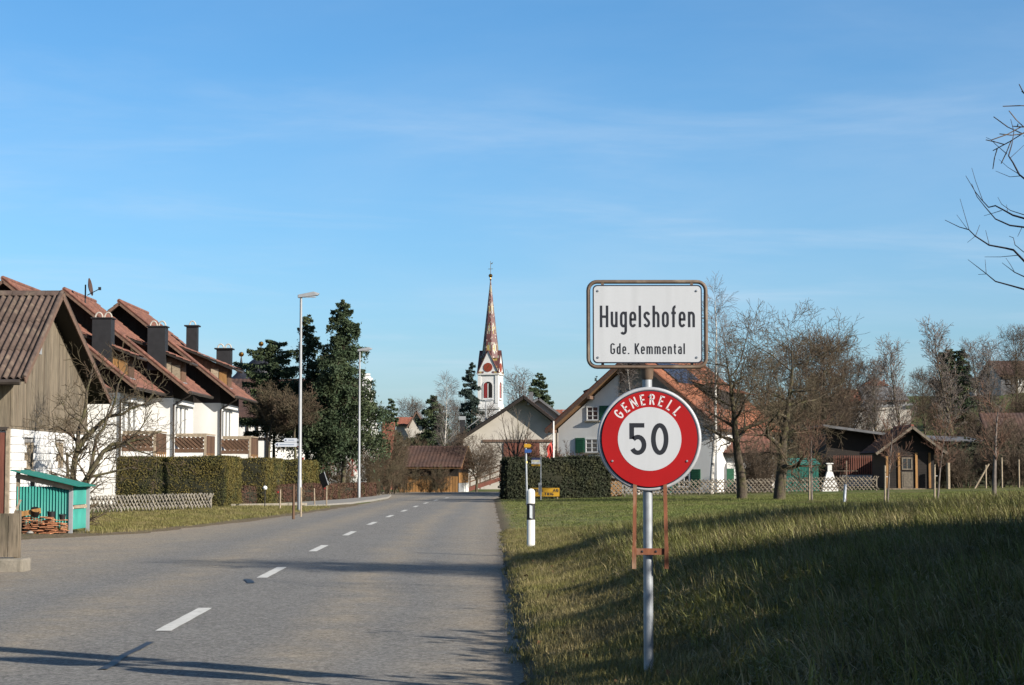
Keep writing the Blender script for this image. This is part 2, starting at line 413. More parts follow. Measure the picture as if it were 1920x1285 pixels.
def leaf_mesh(name, P, size, mk, rng, nrm=None, squash=1.0):
    """many small leaf-sized faces at points P"""
    n = len(P); P = np.asarray(P)
    a = rng.normal(size=(n, 3))
    if nrm is not None: a = a * 0.55 + nrm * 0.9
    a /= np.linalg.norm(a, axis=1)[:, None] + 1e-9
    t = rng.normal(size=(n, 3)); t -= a * (t * a).sum(1)[:, None]; t /= np.linalg.norm(t, axis=1)[:, None] + 1e-9
    b = np.cross(a, t)
    s = size * rng.uniform(0.6, 1.35, n)[:, None]
    V = np.empty((n * 4, 3))
    V[0::4] = P - t * s; V[1::4] = P + b * s * 0.45 * squash; V[2::4] = P + t * s; V[3::4] = P - b * s * 0.45 * squash
    F = np.arange(n * 4).reshape(n, 4)
    return raw_mesh(name, V, F, M[mk])

def seg_mesh(name, segs, mk, n=3, smooth=True):
    """all segments (p0, p1, r0, r1) as open prisms in one mesh"""
    A = np.array([s[0] for s in segs]); B = np.array([s[1] for s in segs])
    r0 = np.array([s[2] for s in segs]); r1 = np.array([s[3] for s in segs])
    t = B - A; t /= np.linalg.norm(t, axis=1)[:, None] + 1e-9
    ref = np.where(np.abs(t[:, 2:3]) < 0.9, np.array([[0, 0, 1.0]]), np.array([[1.0, 0, 0]]))
    a = np.cross(t, ref); a /= np.linalg.norm(a, axis=1)[:, None] + 1e-9
    b = np.cross(t, a)
    A = A - t * r0[:, None] * 0.3; B = B + t * r1[:, None] * 0.3
    N = len(A); V = np.empty((N, 2, n, 3))
    for j in range(n):
        w_ = 2 * math.pi * j / n; d = a * math.cos(w_) + b * math.sin(w_)
        V[:, 0, j] = A + d * r0[:, None]; V[:, 1, j] = B + d * r1[:, None]
    base = np.arange(N)[:, None] * (2 * n)
    F = np.stack([np.stack([base[:, 0] + j, base[:, 0] + (j + 1) % n, base[:, 0] + n + (j + 1) % n, base[:, 0] + n + j], 1) for j in range(n)], 1).reshape(-1, 4)
    return raw_mesh(name, V.reshape(-1, 3), F, M[mk], smooth)

def bare_segs(rng, H, r0, spec, lean=(0, 0), paths=None):
    """recursive bare tree. spec: one dict per level n, len, ang, wob, up, start, seg, taper"""
    S = [[] for _ in spec]
    def nrm(d):
        l = math.sqrt(d[0]**2 + d[1]**2 + d[2]**2) or 1; return (d[0]/l, d[1]/l, d[2]/l)
    rmin = spec[0].get('rmin', 0.006)
    def grow(p, d, Ln, r, lv):
        sp = spec[lv]; k = max(2, int(round(Ln / sp.get('seg', 0.4)))); st = Ln / k
        nxt = spec[lv + 1] if lv + 1 < len(spec) else None
        marks = []
        if nxt:
            nc = nxt['n'] * (Ln / sp['ref']) ** 0.7 if lv else nxt['n']
            nc = int(nc) + (rng.random() < nc - int(nc))
            s0 = nxt.get('start', 0.25)
            marks = sorted(s0 + (1 - s0) * (i + rng.random()) / max(nc, 1) for i in range(nc))
        az = rng.random() * 6.28; mi = 0
        for i in range(k):
            wb = sp['wob']
            d = nrm((d[0] + rng.uniform(-wb, wb), d[1] + rng.uniform(-wb, wb), d[2] + rng.uniform(-wb, wb) + sp['up']))
            q = (p[0] + d[0]*st, p[1] + d[1]*st, p[2] + d[2]*st)
            ta = sp.get('taper', 0.35)
            ra = max(rmin, r * (1 - (1 - ta) * i / k)); rb = max(rmin * 0.8, r * (1 - (1 - ta) * (i + 1) / k))
            S[lv].append((p, q, ra, rb))
            while mi < len(marks) and marks[mi] <= (i + 1) / k + 1e-6:
                f = marks[mi] * k - i; mi += 1
                c = (p[0] + (q[0]-p[0])*f, p[1] + (q[1]-p[1])*f, p[2] + (q[2]-p[2])*f)
                az += 2.4 + rng.uniform(-.5, .5)
                an = nxt['ang'] * rng.uniform(0.75, 1.25)
                # perpendicular to d at azimuth az
                ref = (0, 0, 1) if abs(d[2]) < .9 else (1, 0, 0)
                e = nrm((d[1]*ref[2]-d[2]*ref[1], d[2]*ref[0]-d[0]*ref[2], d[0]*ref[1]-d[1]*ref[0]))
                g = (d[1]*e[2]-d[2]*e[1], d[2]*e[0]-d[0]*e[2], d[0]*e[1]-d[1]*e[0])
                ca, sa = math.cos(az), math.sin(az); cn, sn = math.cos(an), math.sin(an)
                nd = tuple(d[x]*cn + (e[x]*ca + g[x]*sa)*sn for x in range(3))
                tt = marks[mi - 1]
                cl = nxt['len'] * rng.uniform(*nxt.get('jit', (0.65, 1.2))) * (1 - nxt.get('fall', 0.4) * tt)
                grow(c, nd, cl, min(ra * nxt.get('rr', 0.6), r * nxt.get('rr', 0.6)), lv + 1)
            p = q
    for i, sp in enumerate(spec): sp.setdefault('ref', sp['len'])
    for pts, ra, rb in (paths or []):                  # limbs given as polylines; their twigs grow from level 2 on
        pts = [Vector(p) for p in pts]; k = len(pts) - 1
        for i in range(k):
            S[1].append((tuple(pts[i]), tuple(pts[i+1]), ra + (rb - ra)*i/k, ra + (rb - ra)*(i+1)/k))
            L_ = (pts[i+1] - pts[i]).length; d = (pts[i+1] - pts[i]).normalized()
            for j in range(int(L_ * spec[2]['n'] / 1.8 + rng.random())):
                c = pts[i].lerp(pts[i+1], rng.random()); s_ = Vector((rng.uniform(-1, 1), rng.uniform(-1, 1), rng.uniform(-.5, 1.1)))
                s_ = (s_ - d * s_.dot(d)).normalized(); nd = (d * .6 + s_ * .8).normalized()
                grow(tuple(c), tuple(nd), spec[2]['len'] * rng.uniform(.4, 1.2), max(.006, (ra + (rb - ra)*i/k) * .4), 2)
    stems = 0 if paths else spec[0].get('stems', 1)
    for i in range(stems):
        a = rng.random() * 6.28; sp_ = spec[0].get('spread', 0.0)
        d = nrm((lean[0] + math.cos(a) * sp_ * rng.uniform(.4, 1), lean[1] + math.sin(a) * sp_ * rng.uniform(.4, 1), 1))
        o = spec[0].get('off', 0.0) * rng.random()
        grow((math.cos(a) * o, math.sin(a) * o, -0.15), d, H * spec[0]['len'] * (1 if stems == 1 else rng.uniform(.65, 1.05)), r0, 0)
    return S

def plant_tree(name, label, cat, loc, S, nl_trunk=2, barkm='bark', twigm='twig', group=None, rz=0.0, leaves=None, rng=None, n0=7):
    o = thing(name, label, cat, loc, rz, group)
    tr = [s for l in S[:nl_trunk] for s in l]; cr = [s for l in S[nl_trunk:] for s in l]
    link('trunk', seg_mesh('trunk', tr, barkm, n0), o)
    if cr: link('crown', seg_mesh('crown', cr, twigm, 3), o)
    if leaves:
        ends = np.array([s[1] for s in S[-1]]); k = rng.permutation(len(ends))[:leaves[0]]
        link('leaves', leaf_mesh('leaves', ends[k] + rng.normal(0, .05, (len(k), 3)), leaves[1], leaves[2], rng), o)
    return o

def copy_tree(src, loc, rz, sc, label, group=None):
    r = src.copy(); C.objects.link(r); r.location = loc; r.rotation_euler = (0, 0, rz); r.scale = (sc[0], sc[0], sc[1])
    r['label'] = label
    if group: r['group'] = group
    for ch in list(src.children):
        c = ch.copy(); C.objects.link(c); c.parent = r
        for g in ch.children:
            d = g.copy(); C.objects.link(d); d.parent = c
    return r

def conifer(name, label, loc, H, rad, rng, mk='needle', boughs=70, per=90, droop=0.25, leaf=0.17, bare=0.08, ragged=0.25, top=1.0, shape=0.85, group=None, sway=0.0):
    """trunk, drooping boughs and needle sprays set along them"""
    o = thing(name, label, 'tree', loc, 0, group); leaf = leaf * .62
    tb = []; k = 10
    ax = [(sway * math.sin(i * .9), sway * math.cos(i * 1.3), H * i / k) for i in range(k + 1)]
    for i in range(k): tb.append((ax[i], ax[i+1], max(.02, H*.014*(1 - i/k)), max(.015, H*.014*(1 - (i+1)/k))))
    tb[0] = ((0, 0, -.2), ax[1], tb[0][2]*1.2, tb[0][3])
    bs = []; P = []; Nn = []
    for i in range(boughs):
        t = bare + (1 - bare) * ((i + rng.random()) / boughs) ** 0.9
        z = H * t; L = rad * ((1 - t) ** shape * top + 0.05) * (1 + ragged * rng.normal())
        L = max(0.15, L); a = rng.random() * 6.283
        up = 0.35 * t - 0.1
        p = np.array([sway*math.sin(t*9), sway*math.cos(t*13), z]); d = np.array([math.cos(a), math.sin(a), up])
        m = 5; pts = [p]
        for j in range(m):
            d = d + np.array([0, 0, -droop * 0.35 if j < 3 else droop * 0.35]); d = d / np.linalg.norm(d)
            pts.append(pts[-1] + d * L / m)
        for j in range(m): bs.append((tuple(pts[j]), tuple(pts[j+1]), max(.008, .03*(1-j/m)*L/2), max(.006, .03*(1-(j+1)/m)*L/2)))
        nn = max(12, int(per * 3 * L / rad))
        u = rng.random(nn) ** 0.7; seg = np.minimum((u * m).astype(int), m - 1); fr = u * m - seg
        pa = np.array(pts); q = pa[seg] * (1 - fr)[:, None] + pa[seg + 1] * fr[:, None]
        side = np.array([-math.sin(a), math.cos(a), 0])
        wd = L * 0.30 * (1.15 - u)
        q = q + side * (rng.normal(size=nn) * wd)[:, None]
        q[:, 2] -= np.abs(rng.normal(size=nn)) * (0.05 * L + L * droop * 0.30)
        P.append(q)
    P = np.concatenate(P)
    link('trunk', seg_mesh('trunk', tb, 'bark', 7), o); link('boughs', seg_mesh('boughs', bs, 'bark', 3), o)
    link('crown', leaf_mesh('crown', P, leaf, mk, rng, squash=.85), o)
    return o

def hedge(name, label, pts_front, h, depth, mk, rng, dens=160, leaf=0.09, cat='hedge', rough=0.05, group=None, twigs=False, zb=0.0):
    """hedge along a line on the ground: closed core, leaves over every face"""
    a, b = Vector(pts_front[0]), Vector(pts_front[1]); t = (b - a); Ln = t.length; t.normalize(); nb = Vector((-t.y, t.x, 0))
    o = thing(name, label, cat, (a.x, a.y, a.z + zb), math.atan2(t.y, t.x), group)
    ins = leaf * 0.5
    k = max(2, int(Ln / .5)); nz_ = max(2, int(h / .4)); nd_ = max(2, int(depth/.4))
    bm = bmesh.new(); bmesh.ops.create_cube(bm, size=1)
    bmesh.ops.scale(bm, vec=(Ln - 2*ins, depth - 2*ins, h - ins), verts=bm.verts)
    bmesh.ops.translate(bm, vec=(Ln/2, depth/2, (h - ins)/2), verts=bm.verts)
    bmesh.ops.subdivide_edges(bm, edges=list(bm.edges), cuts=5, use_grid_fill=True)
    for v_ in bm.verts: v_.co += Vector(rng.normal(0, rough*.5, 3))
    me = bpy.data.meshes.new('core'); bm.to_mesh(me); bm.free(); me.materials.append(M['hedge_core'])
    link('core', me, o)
    P = []; N = []
    for (w_, hh, f, nn) in ((Ln, h, lambda u, v: (u, 0*u, v), (0, -1, 0)), (Ln, h, lambda u, v: (u, 0*u + depth, v), (0, 1, 0)),
                            (Ln, depth, lambda u, v: (u, v, 0*u + h), (0, 0, 1)), (depth, h, lambda u, v: (0*u, u, v), (-1, 0, 0)),
                            (depth, h, lambda u, v: (0*u + Ln, u, v), (1, 0, 0))):
        n = int(w_ * hh * dens); u = rng.random(n) * w_; v = rng.random(n) * hh
        q = np.stack(f(u, v), 1); big = np.sin(q[:, 0]*1.7 + 1)*.4 + np.sin(q[:, 2]*2.3 + q[:, 0]*.6)*.3 + np.sin(q[:, 1]*2.1)*.3
        q = q + np.array(nn) * (rng.normal(0, rough*.6, n) + rough * big)[:, None]
        P.append(q); N.append(np.tile(np.array(nn, float), (n, 1)))
    link('foliage', leaf_mesh('foliage', np.concatenate(P), leaf, mk, rng, nrm=np.concatenate(N), squash=1.2), o)
    return o
# ------------------------------------------------------------------ terrain and road
RY = np.array([-30, 5, 20, 26, 30, 34, 40, 43, 47, 55, 66, 77, 90, 105, 118, 126, 134, 142.])
RL = np.array([-7.0, -7.0, -7.05, -7.1, -8.4, -10.2, -11.3, -10.6, -9.0, -8.2, -7.6, -7.15, -7.0, -6.9, -7.6, -9.5, -11.5, -12.0])
RRY = np.array([-30, 0, 40, 80, 105, 112, 120, 130, 142.])
RR = np.array([0.55, 0.22, -0.24, -0.72, -1.05, -0.8, 0.8, 3.5, 5.0])
def road_l(y): return np.interp(y, RY, RL)
def road_r(y): return np.interp(y, RRY, RR)
def centre(y): return np.interp(y, [-30, 17.9, 26.9, 35.8, 44.3, 53, 62, 70, 88, 103, 115, 125], [-2.7, -3.23, -3.48, -3.70, -3.86, -3.98, -4.05, -4.08, -4.1, -3.9, -3.45, -2.8])

def hgt(x, y):
    x = np.asarray(x, float); y = np.asarray(y, float)
    xr = road_r(y); xl = road_l(y)
    d = x - xr
    near = 1 - sstep(24, 52, y)
    bank = (0.13 * sstep(0.02, 0.24, d) + 0.17 * sstep(0.2, 1.7, d) + 0.155 * np.clip(d - 0.65, 0, 3.0) + 0.072 * np.clip(d - 3.65, 0, 20)) * near
    lip = 0.05 * sstep(0.0, 0.35, d)
    field = 0.018 * np.clip(x, 0, 40) * sstep(45, 75, y) * (1 - sstep(150, 220, y))
    hill = 10.8 * sstep(116, 210, y) * sstep(4, 62, x) + 6 * sstep(210, 420, y) * sstep(-60, 60, x)
    dl = xl - x
    left = (0.04 * sstep(0.0, 0.5, dl) + 0.05 * sstep(1, 4, dl))
    inside = (d < 0) & (dl < 0) & (y < 142)
    bumps = (0.025 * np.sin(x * 1.9 + y * 0.7) + 0.02 * np.sin(x * 0.8 - y * 1.3 + 1) + 0.012 * np.sin(3.7 * x + 2.1 * y)) * sstep(0.4, 1.6, d) * near
    far = 9 * sstep(500, 1800, y)
    z = bank + lip * (d > 0) + field + hill + left * (dl > 0) + bumps + far
    return np.where(inside, -0.03, z)
def gz(x, y): return float(hgt(x, y))

xs = np.unique(np.concatenate([-np.geomspace(18, 2500, 26), np.arange(-18, -1.5, 0.5), np.arange(-1.5, 9, 0.125), np.arange(9, 30, 0.75), np.geomspace(30, 2500, 26)]))
ys = np.unique(np.concatenate([np.arange(-40, 4, 4.0), np.arange(4, 55, 0.25), np.arange(55, 145, 1.0), np.arange(145, 230, 4.0), np.geomspace(230, 4000, 24)]))
GX, GY = np.meshgrid(xs, ys)
GZ = hgt(GX, GY)
rng = np.random.default_rng(3)
GZ = GZ + (np.abs(GX) < 12) * (GY < 55) * (GX - road_r(GY) > 0.3) * rng.normal(0, 0.006, GZ.shape)
V = np.stack([GX.ravel(), GY.ravel(), GZ.ravel()], 1)
nx_, ny_ = len(xs), len(ys)
ii = (np.arange(ny_ - 1)[:, None] * nx_ + np.arange(nx_ - 1)[None, :]).ravel()
gme = raw_mesh('ground', V, np.stack([ii, ii + 1, ii + 1 + nx_, ii + nx_], 1), None, True)
# bare soil along the road edges
dr = np.minimum(np.abs(GX - road_r(GY)), np.abs(GX - road_l(GY)))
soil = (1 - sstep(0.05, 0.55, np.abs(GX - road_r(GY)))) * (GY < 130) + (1 - sstep(0.2, 1.3, np.abs(GX - road_l(GY)))) * (GY < 90) + ((GX < -9) & (GY > 20) & (GY < 48)) * 0.85 * (1 - sstep(46.0, 48.5, GY))
at_ = gme.attributes.new('soil', 'FLOAT', 'POINT'); at_.data.foreach_set('value', np.clip(soil, 0, 1).ravel().astype(np.float32))

dry = (1 - sstep(0.8, 5.5, GX - road_r(GY))) * sstep(30, 46, GY) * (GX > road_r(GY)) * (GY < 125) + 0.7 * (1 - sstep(.5, 3, road_l(GY) - GX)) * (GX < road_l(GY)) * (GY > 45) * (GY < 85)
a3 = gme.attributes.new('dry', 'FLOAT', 'POINT'); a3.data.foreach_set('value', np.clip(dry, 0, 1).ravel().astype(np.float32))
gm = bpy.data.materials.new('meadow'); gm.use_nodes = True
n = gm.node_tree; b = n.nodes['Principled BSDF']; Lk = n.links
geo = n.nodes.new('ShaderNodeNewGeometry')
def nz_(scale, det=6, rough=.6):
    q = n.nodes.new('ShaderNodeTexNoise'); q.inputs['Scale'].default_value = scale; q.inputs['Detail'].default_value = det; q.inputs['Roughness'].default_value = rough
    Lk.new(geo.outputs['Position'], q.inputs['Vector']); return q.outputs['Fac']
def rng_(s, a, b_, c=0., d=1.):
    q = n.nodes.new('ShaderNodeMapRange'); q.inputs['From Min'].default_value = a; q.inputs['From Max'].default_value = b_
    q.inputs['To Min'].default_value = c; q.inputs['To Max'].default_value = d; Lk.new(s, q.inputs['Value']); return q.outputs[0]
def mixn(f, a, bcol):
    q = n.nodes.new('ShaderNodeMix'); q.data_type = 'RGBA'
    if isinstance(f, float): q.inputs['Factor'].default_value = f
    else: Lk.new(f, q.inputs['Factor'])
    for s_, k in ((a, 'A'), (bcol, 'B')):
        if isinstance(s_, tuple): q.inputs[k].default_value = (*s_, 1)
        else: Lk.new(s_, q.inputs[k])
    return q.outputs['Result']
c = mixn(rng_(nz_(0.35), .38, .66), (0.0659, 0.0744, 0.0186), (0.1166, 0.1031, 0.0372))
c = mixn(rng_(nz_(1.7, 8, .7), .52, .72), c, (0.1268, 0.1014, 0.0423))
c = mixn(rng_(nz_(9, 6, .75), .45, .75, 0, .75), c, (0.035, 0.042, 0.012))
c = mixn(rng_(nz_(40, 3, .8), .5, .8, 0, .6), c, (0.1183, 0.1099, 0.0423))
ad = n.nodes.new('ShaderNodeAttribute'); ad.attribute_name = 'dry'
sd_ = n.nodes.new('ShaderNodeMath'); sd_.operation = 'MULTIPLY'; Lk.new(ad.outputs['Fac'], sd_.inputs[0]); Lk.new(rng_(nz_(0.9, 8, .75), .36, .58, .1, .95), sd_.inputs[1])
c = mixn(sd_.outputs[0], c, (0.1690, 0.1394, 0.0659))
c = mixn(rng_(nz_(0.13, 5, .6), .42, .6, 0, .55), c, (0.0524, 0.0828, 0.0169))
aa = n.nodes.new('ShaderNodeAttribute'); aa.attribute_name = 'soil'
sm = n.nodes.new('ShaderNodeMath'); sm.operation = 'MULTIPLY'; Lk.new(aa.outputs['Fac'], sm.inputs[0]); Lk.new(rng_(nz_(3.0, 7, .7), .32, .5, .25, 1.), sm.inputs[1])
sc_ = mixn(rng_(nz_(14, 6, .7), .35, .65), (0.0634, 0.0439, 0.0270), (0.1479, 0.1141, 0.0760))
c = mixn(sm.outputs[0], c, sc_)
Lk.new(c, b.inputs['Base Color']); b.inputs['Roughness'].default_value = 0.95; b.inputs['Specular IOR Level'].default_value = 0.15
bp = n.nodes.new('ShaderNodeBump'); bp.inputs['Strength'].default_value = 0.9; bp.inputs['Distance'].default_value = 0.06
Lk.new(nz_(7, 8, .8), bp.inputs['Height']); Lk.new(bp.outputs[0], b.inputs['Normal'])
gme.materials.append(gm)
ground = link('ground', gme); ground['kind'] = 'structure'; ground['label'] = 'grass meadow and verges either side of the road'

# road sheet with a ragged right edge
ry = np.concatenate([np.arange(-20, 10, 1.0), np.arange(10, 45, 0.12), np.arange(45, 142.1, 0.5)])
cols = np.concatenate([np.linspace(0, 1, 26)])
rag = np.interp(ry, np.arange(-20, 143, 0.18), np.random.default_rng(5).normal(0, 0.040, len(np.arange(-20, 143, 0.18)))) + 0.03*np.sin(ry*1.3) + 0.02*np.sin(ry*3.1+1)
xr = road_r(ry) + rag + 0.05; xl = road_l(ry) + rag[::-1] * 2
X = xl[:, None] + (xr - xl)[:, None] * cols[None, :]
Yg = np.repeat(ry[:, None], len(cols), 1)
crown = 0.022 * (1 - ((cols - .5) * 2) ** 2)
Z = np.repeat(crown[None, :], len(ry), 0) + 0.006
V = np.stack([X.ravel(), Yg.ravel(), Z.ravel()], 1)
k = len(cols); ii = (np.arange(len(ry) - 1)[:, None] * k + np.arange(k - 1)[None, :]).ravel()
rme = raw_mesh('road', V, np.stack([ii, ii + 1, ii + 1 + k, ii + k], 1), None, True)
lat = X - centre(ry)[:, None]
edge = np.minimum(xr[:, None] - X, X - xl[:, None])
a1 = rme.attributes.new('lat', 'FLOAT', 'POINT'); a1.data.foreach_set('value', lat.ravel().astype(np.float32))
a2 = rme.attributes.new('edge', 'FLOAT', 'POINT'); a2.data.foreach_set('value', edge.ravel().astype(np.float32))
am = bpy.data.materials.new('asphalt'); am.use_nodes = True
n = am.node_tree; b = n.nodes['Principled BSDF']; Lk = n.links
geo = n.nodes.new('ShaderNodeNewGeometry')
def attr(nm):
    q = n.nodes.new('ShaderNodeAttribute'); q.attribute_name = nm; return q.outputs['Fac']
def mth(op, a, b_=None):
    q = n.nodes.new('ShaderNodeMath'); q.operation = op
    for s_, i in ((a, 0), (b_, 1)):
        if s_ is None: continue
        if isinstance(s_, (int, float)): q.inputs[i].default_value = s_
        else: Lk.new(s_, q.inputs[i])
    return q.outputs[0]
c = mixn(rng_(nz_(26, 5, .85), .38, .62), (0.0833, 0.0785, 0.0710), (0.1656, 0.1561, 0.1410))
c = mixn(rng_(nz_(0.45, 6, .6), .4, .7, 0, .5), c, (0.15, 0.143, 0.13))
# dust blown between and beside the wheel tracks, along the lanes
lat_ = attr('lat'); wob = mth('ADD', lat_, rng_(nz_(0.25, 4), 0, 1, -.5, .5))
def band(cn, wd): return rng_(mth('ABSOLUTE', mth('SUBTRACT', wob, cn)), 0, wd, 1, 0)
bd = mth('MAXIMUM', mth('MAXIMUM', band(1.55, 0.55), band(-1.15, 0.8)), mth('MAXIMUM', band(2.95, 0.75), band(-3.4, 1.3)))
bd = mth('MULTIPLY', bd, rng_(nz_(1.1, 8, .7), .34, .62, .15, .85))
c = mixn(bd, c, (0.2070, 0.1715, 0.1234))
ed = rng_(attr('edge'), 0.0, 0.55, 1, 0)
ed = mth('MULTIPLY', ed, rng_(nz_(2.4, 7, .7), .3, .55, .15, .9))
c = mixn(ed, c, (0.1605, 0.1268, 0.0887))
apron = mth('MULTIPLY', rng_(lat_, -4.6, -3.3, 1, 0), rng_(nz_(0.6, 7, .7), .35, .55, .35, .9))
c = mixn(apron, c, (0.2197, 0.1774, 0.1251))
c = mixn(rng_(nz_(60, 3, .9), .60, .70, 0, .8), c, (0.3042, 0.2873, 0.2577))
c = mixn(rng_(nz_(38, 4, .9), .60, .70, 0, .8), c, (0.040, 0.038, 0.035))
vo = n.nodes.new('ShaderNodeTexVoronoi'); vo.inputs['Scale'].default_value = 42; Lk.new(geo.outputs['Position'], vo.inputs['Vector'])
sg = n.nodes.new('ShaderNodeSeparateColor'); Lk.new(vo.outputs['Color'], sg.inputs[0])
gr_ = mth('MULTIPLY', rng_(sg.outputs[0], 0, 1, .62, 1.38), rng_(nz_(7, 5, .8), .3, .7, .82, 1.18))
vsc = n.nodes.new('ShaderNodeVectorMath'); vsc.operation = 'SCALE'; Lk.new(c, vsc.inputs[0]); Lk.new(gr_, vsc.inputs['Scale']); c = vsc.outputs[0]
Lk.new(c, b.inputs['Base Color']); b.inputs['Roughness'].default_value = 0.9; b.inputs['Specular IOR Level'].default_value = 0.25
bp = n.nodes.new('ShaderNodeBump'); bp.inputs['Strength'].default_value = 0.9; bp.inputs['Distance'].default_value = 0.010
Lk.new(nz_(75, 3, .8), bp.inputs['Height']); Lk.new(bp.outputs[0], b.inputs['Normal'])
rme.materials.append(am)
road = link('road', rme); road['kind'] = 'structure'; road['label'] = 'grey asphalt country road running into the village'

def road_z(x, y):
    t = (x - road_l(y)) / (road_r(y) - road_l(y)); return 0.022 * (1 - ((t - .5) * 2) ** 2) + 0.006
for i in range(11):                              # broken centre line, 3 m strokes
    y0 = 17.9 + 8.93 * i; b_ = MB(); kk = 6
    hw = 0.075
    L_ = [(float(centre(y)) - hw + .003*math.sin(y*5), y, float(road_z(centre(y), y)) + .006) for y in np.linspace(y0, y0 + 3.0, kk)]
    R_ = [(p[0] + 2*hw, p[1], p[2]) for p in L_]
    for j in range(kk - 1): b_.add([L_[j], R_[j], R_[j+1], L_[j+1]], [(0, 1, 2, 3)])
    b_.build('lane_marking', M['paint_white'], road)
def tar_line(pts, w_):
    b_ = MB(); pts = [Vector(p) for p in pts]
    for j in range(len(pts) - 1):
        a, q = pts[j], pts[j+1]; t = (q - a).normalized(); s_ = Vector((-t.y, t.x, 0)) * w_
        b_.add([a - s_, a + s_, q + s_, q - s_], [(0, 1, 2, 3)])
    b_.build('tar_seam', M['tar'], road)
def onroad(px, py):
    p = at(px, py, 1); Y = (CAMZ - .03) / (CAMZ - p.z); q = at(px, py, Y); return (q.x, q.y, float(road_z(q.x, q.y)) + .008)
tar_line([onroad(*p) for p in ((193, 1256), (212, 1246), (222, 1236), (240, 1226), (262, 1216), (282, 1205))], .035)
tar_line([onroad(*p) for p in ((462, 1087), (468, 1090), (471, 1094))], .05)

# footway along the left beyond the verge
b_ = MB(); pl = [(-11.2, 78), (-9.9, 88), (-8.6, 98), (-7.95, 108), (-7.7, 118)]; pr = [(-8.6, 80), (-7.4, 88), (-7.05, 98), (-6.95, 108), (-7.4, 118)]
for j in range(4):
    a, q, r_, s_ = pl[j], pr[j], pr[j+1], pl[j+1]
    b_.add([(a[0], a[1], .12), (q[0], q[1], .11), (r_[0], r_[1], .11), (s_[0], s_[1], .12)], [(0, 1, 2, 3)])
    b_.add([(q[0], q[1], .11), (r_[0], r_[1], .11), (r_[0], r_[1], -.05), (q[0], q[1], -.05)], [(0, 1, 2, 3)])
pv = b_.build('pavement', M['pavement_grey']); pv['kind'] = 'structure'; pv['label'] = 'pale footway in front of the low brown hedge'
b_ = MB()
for j in range(8):
    t = j / 8; x = -14.2 + 5.6 * t; y = 74.5 + 6 * t
    b_.bar((x, y, .13), (x + .69, y + .74, .13), .14, .16, (0, 0, 1))
kb = b_.build('kerb', M['concrete']); kb['kind'] = 'structure'; kb['label'] = 'low stone edging under the brown hedge'

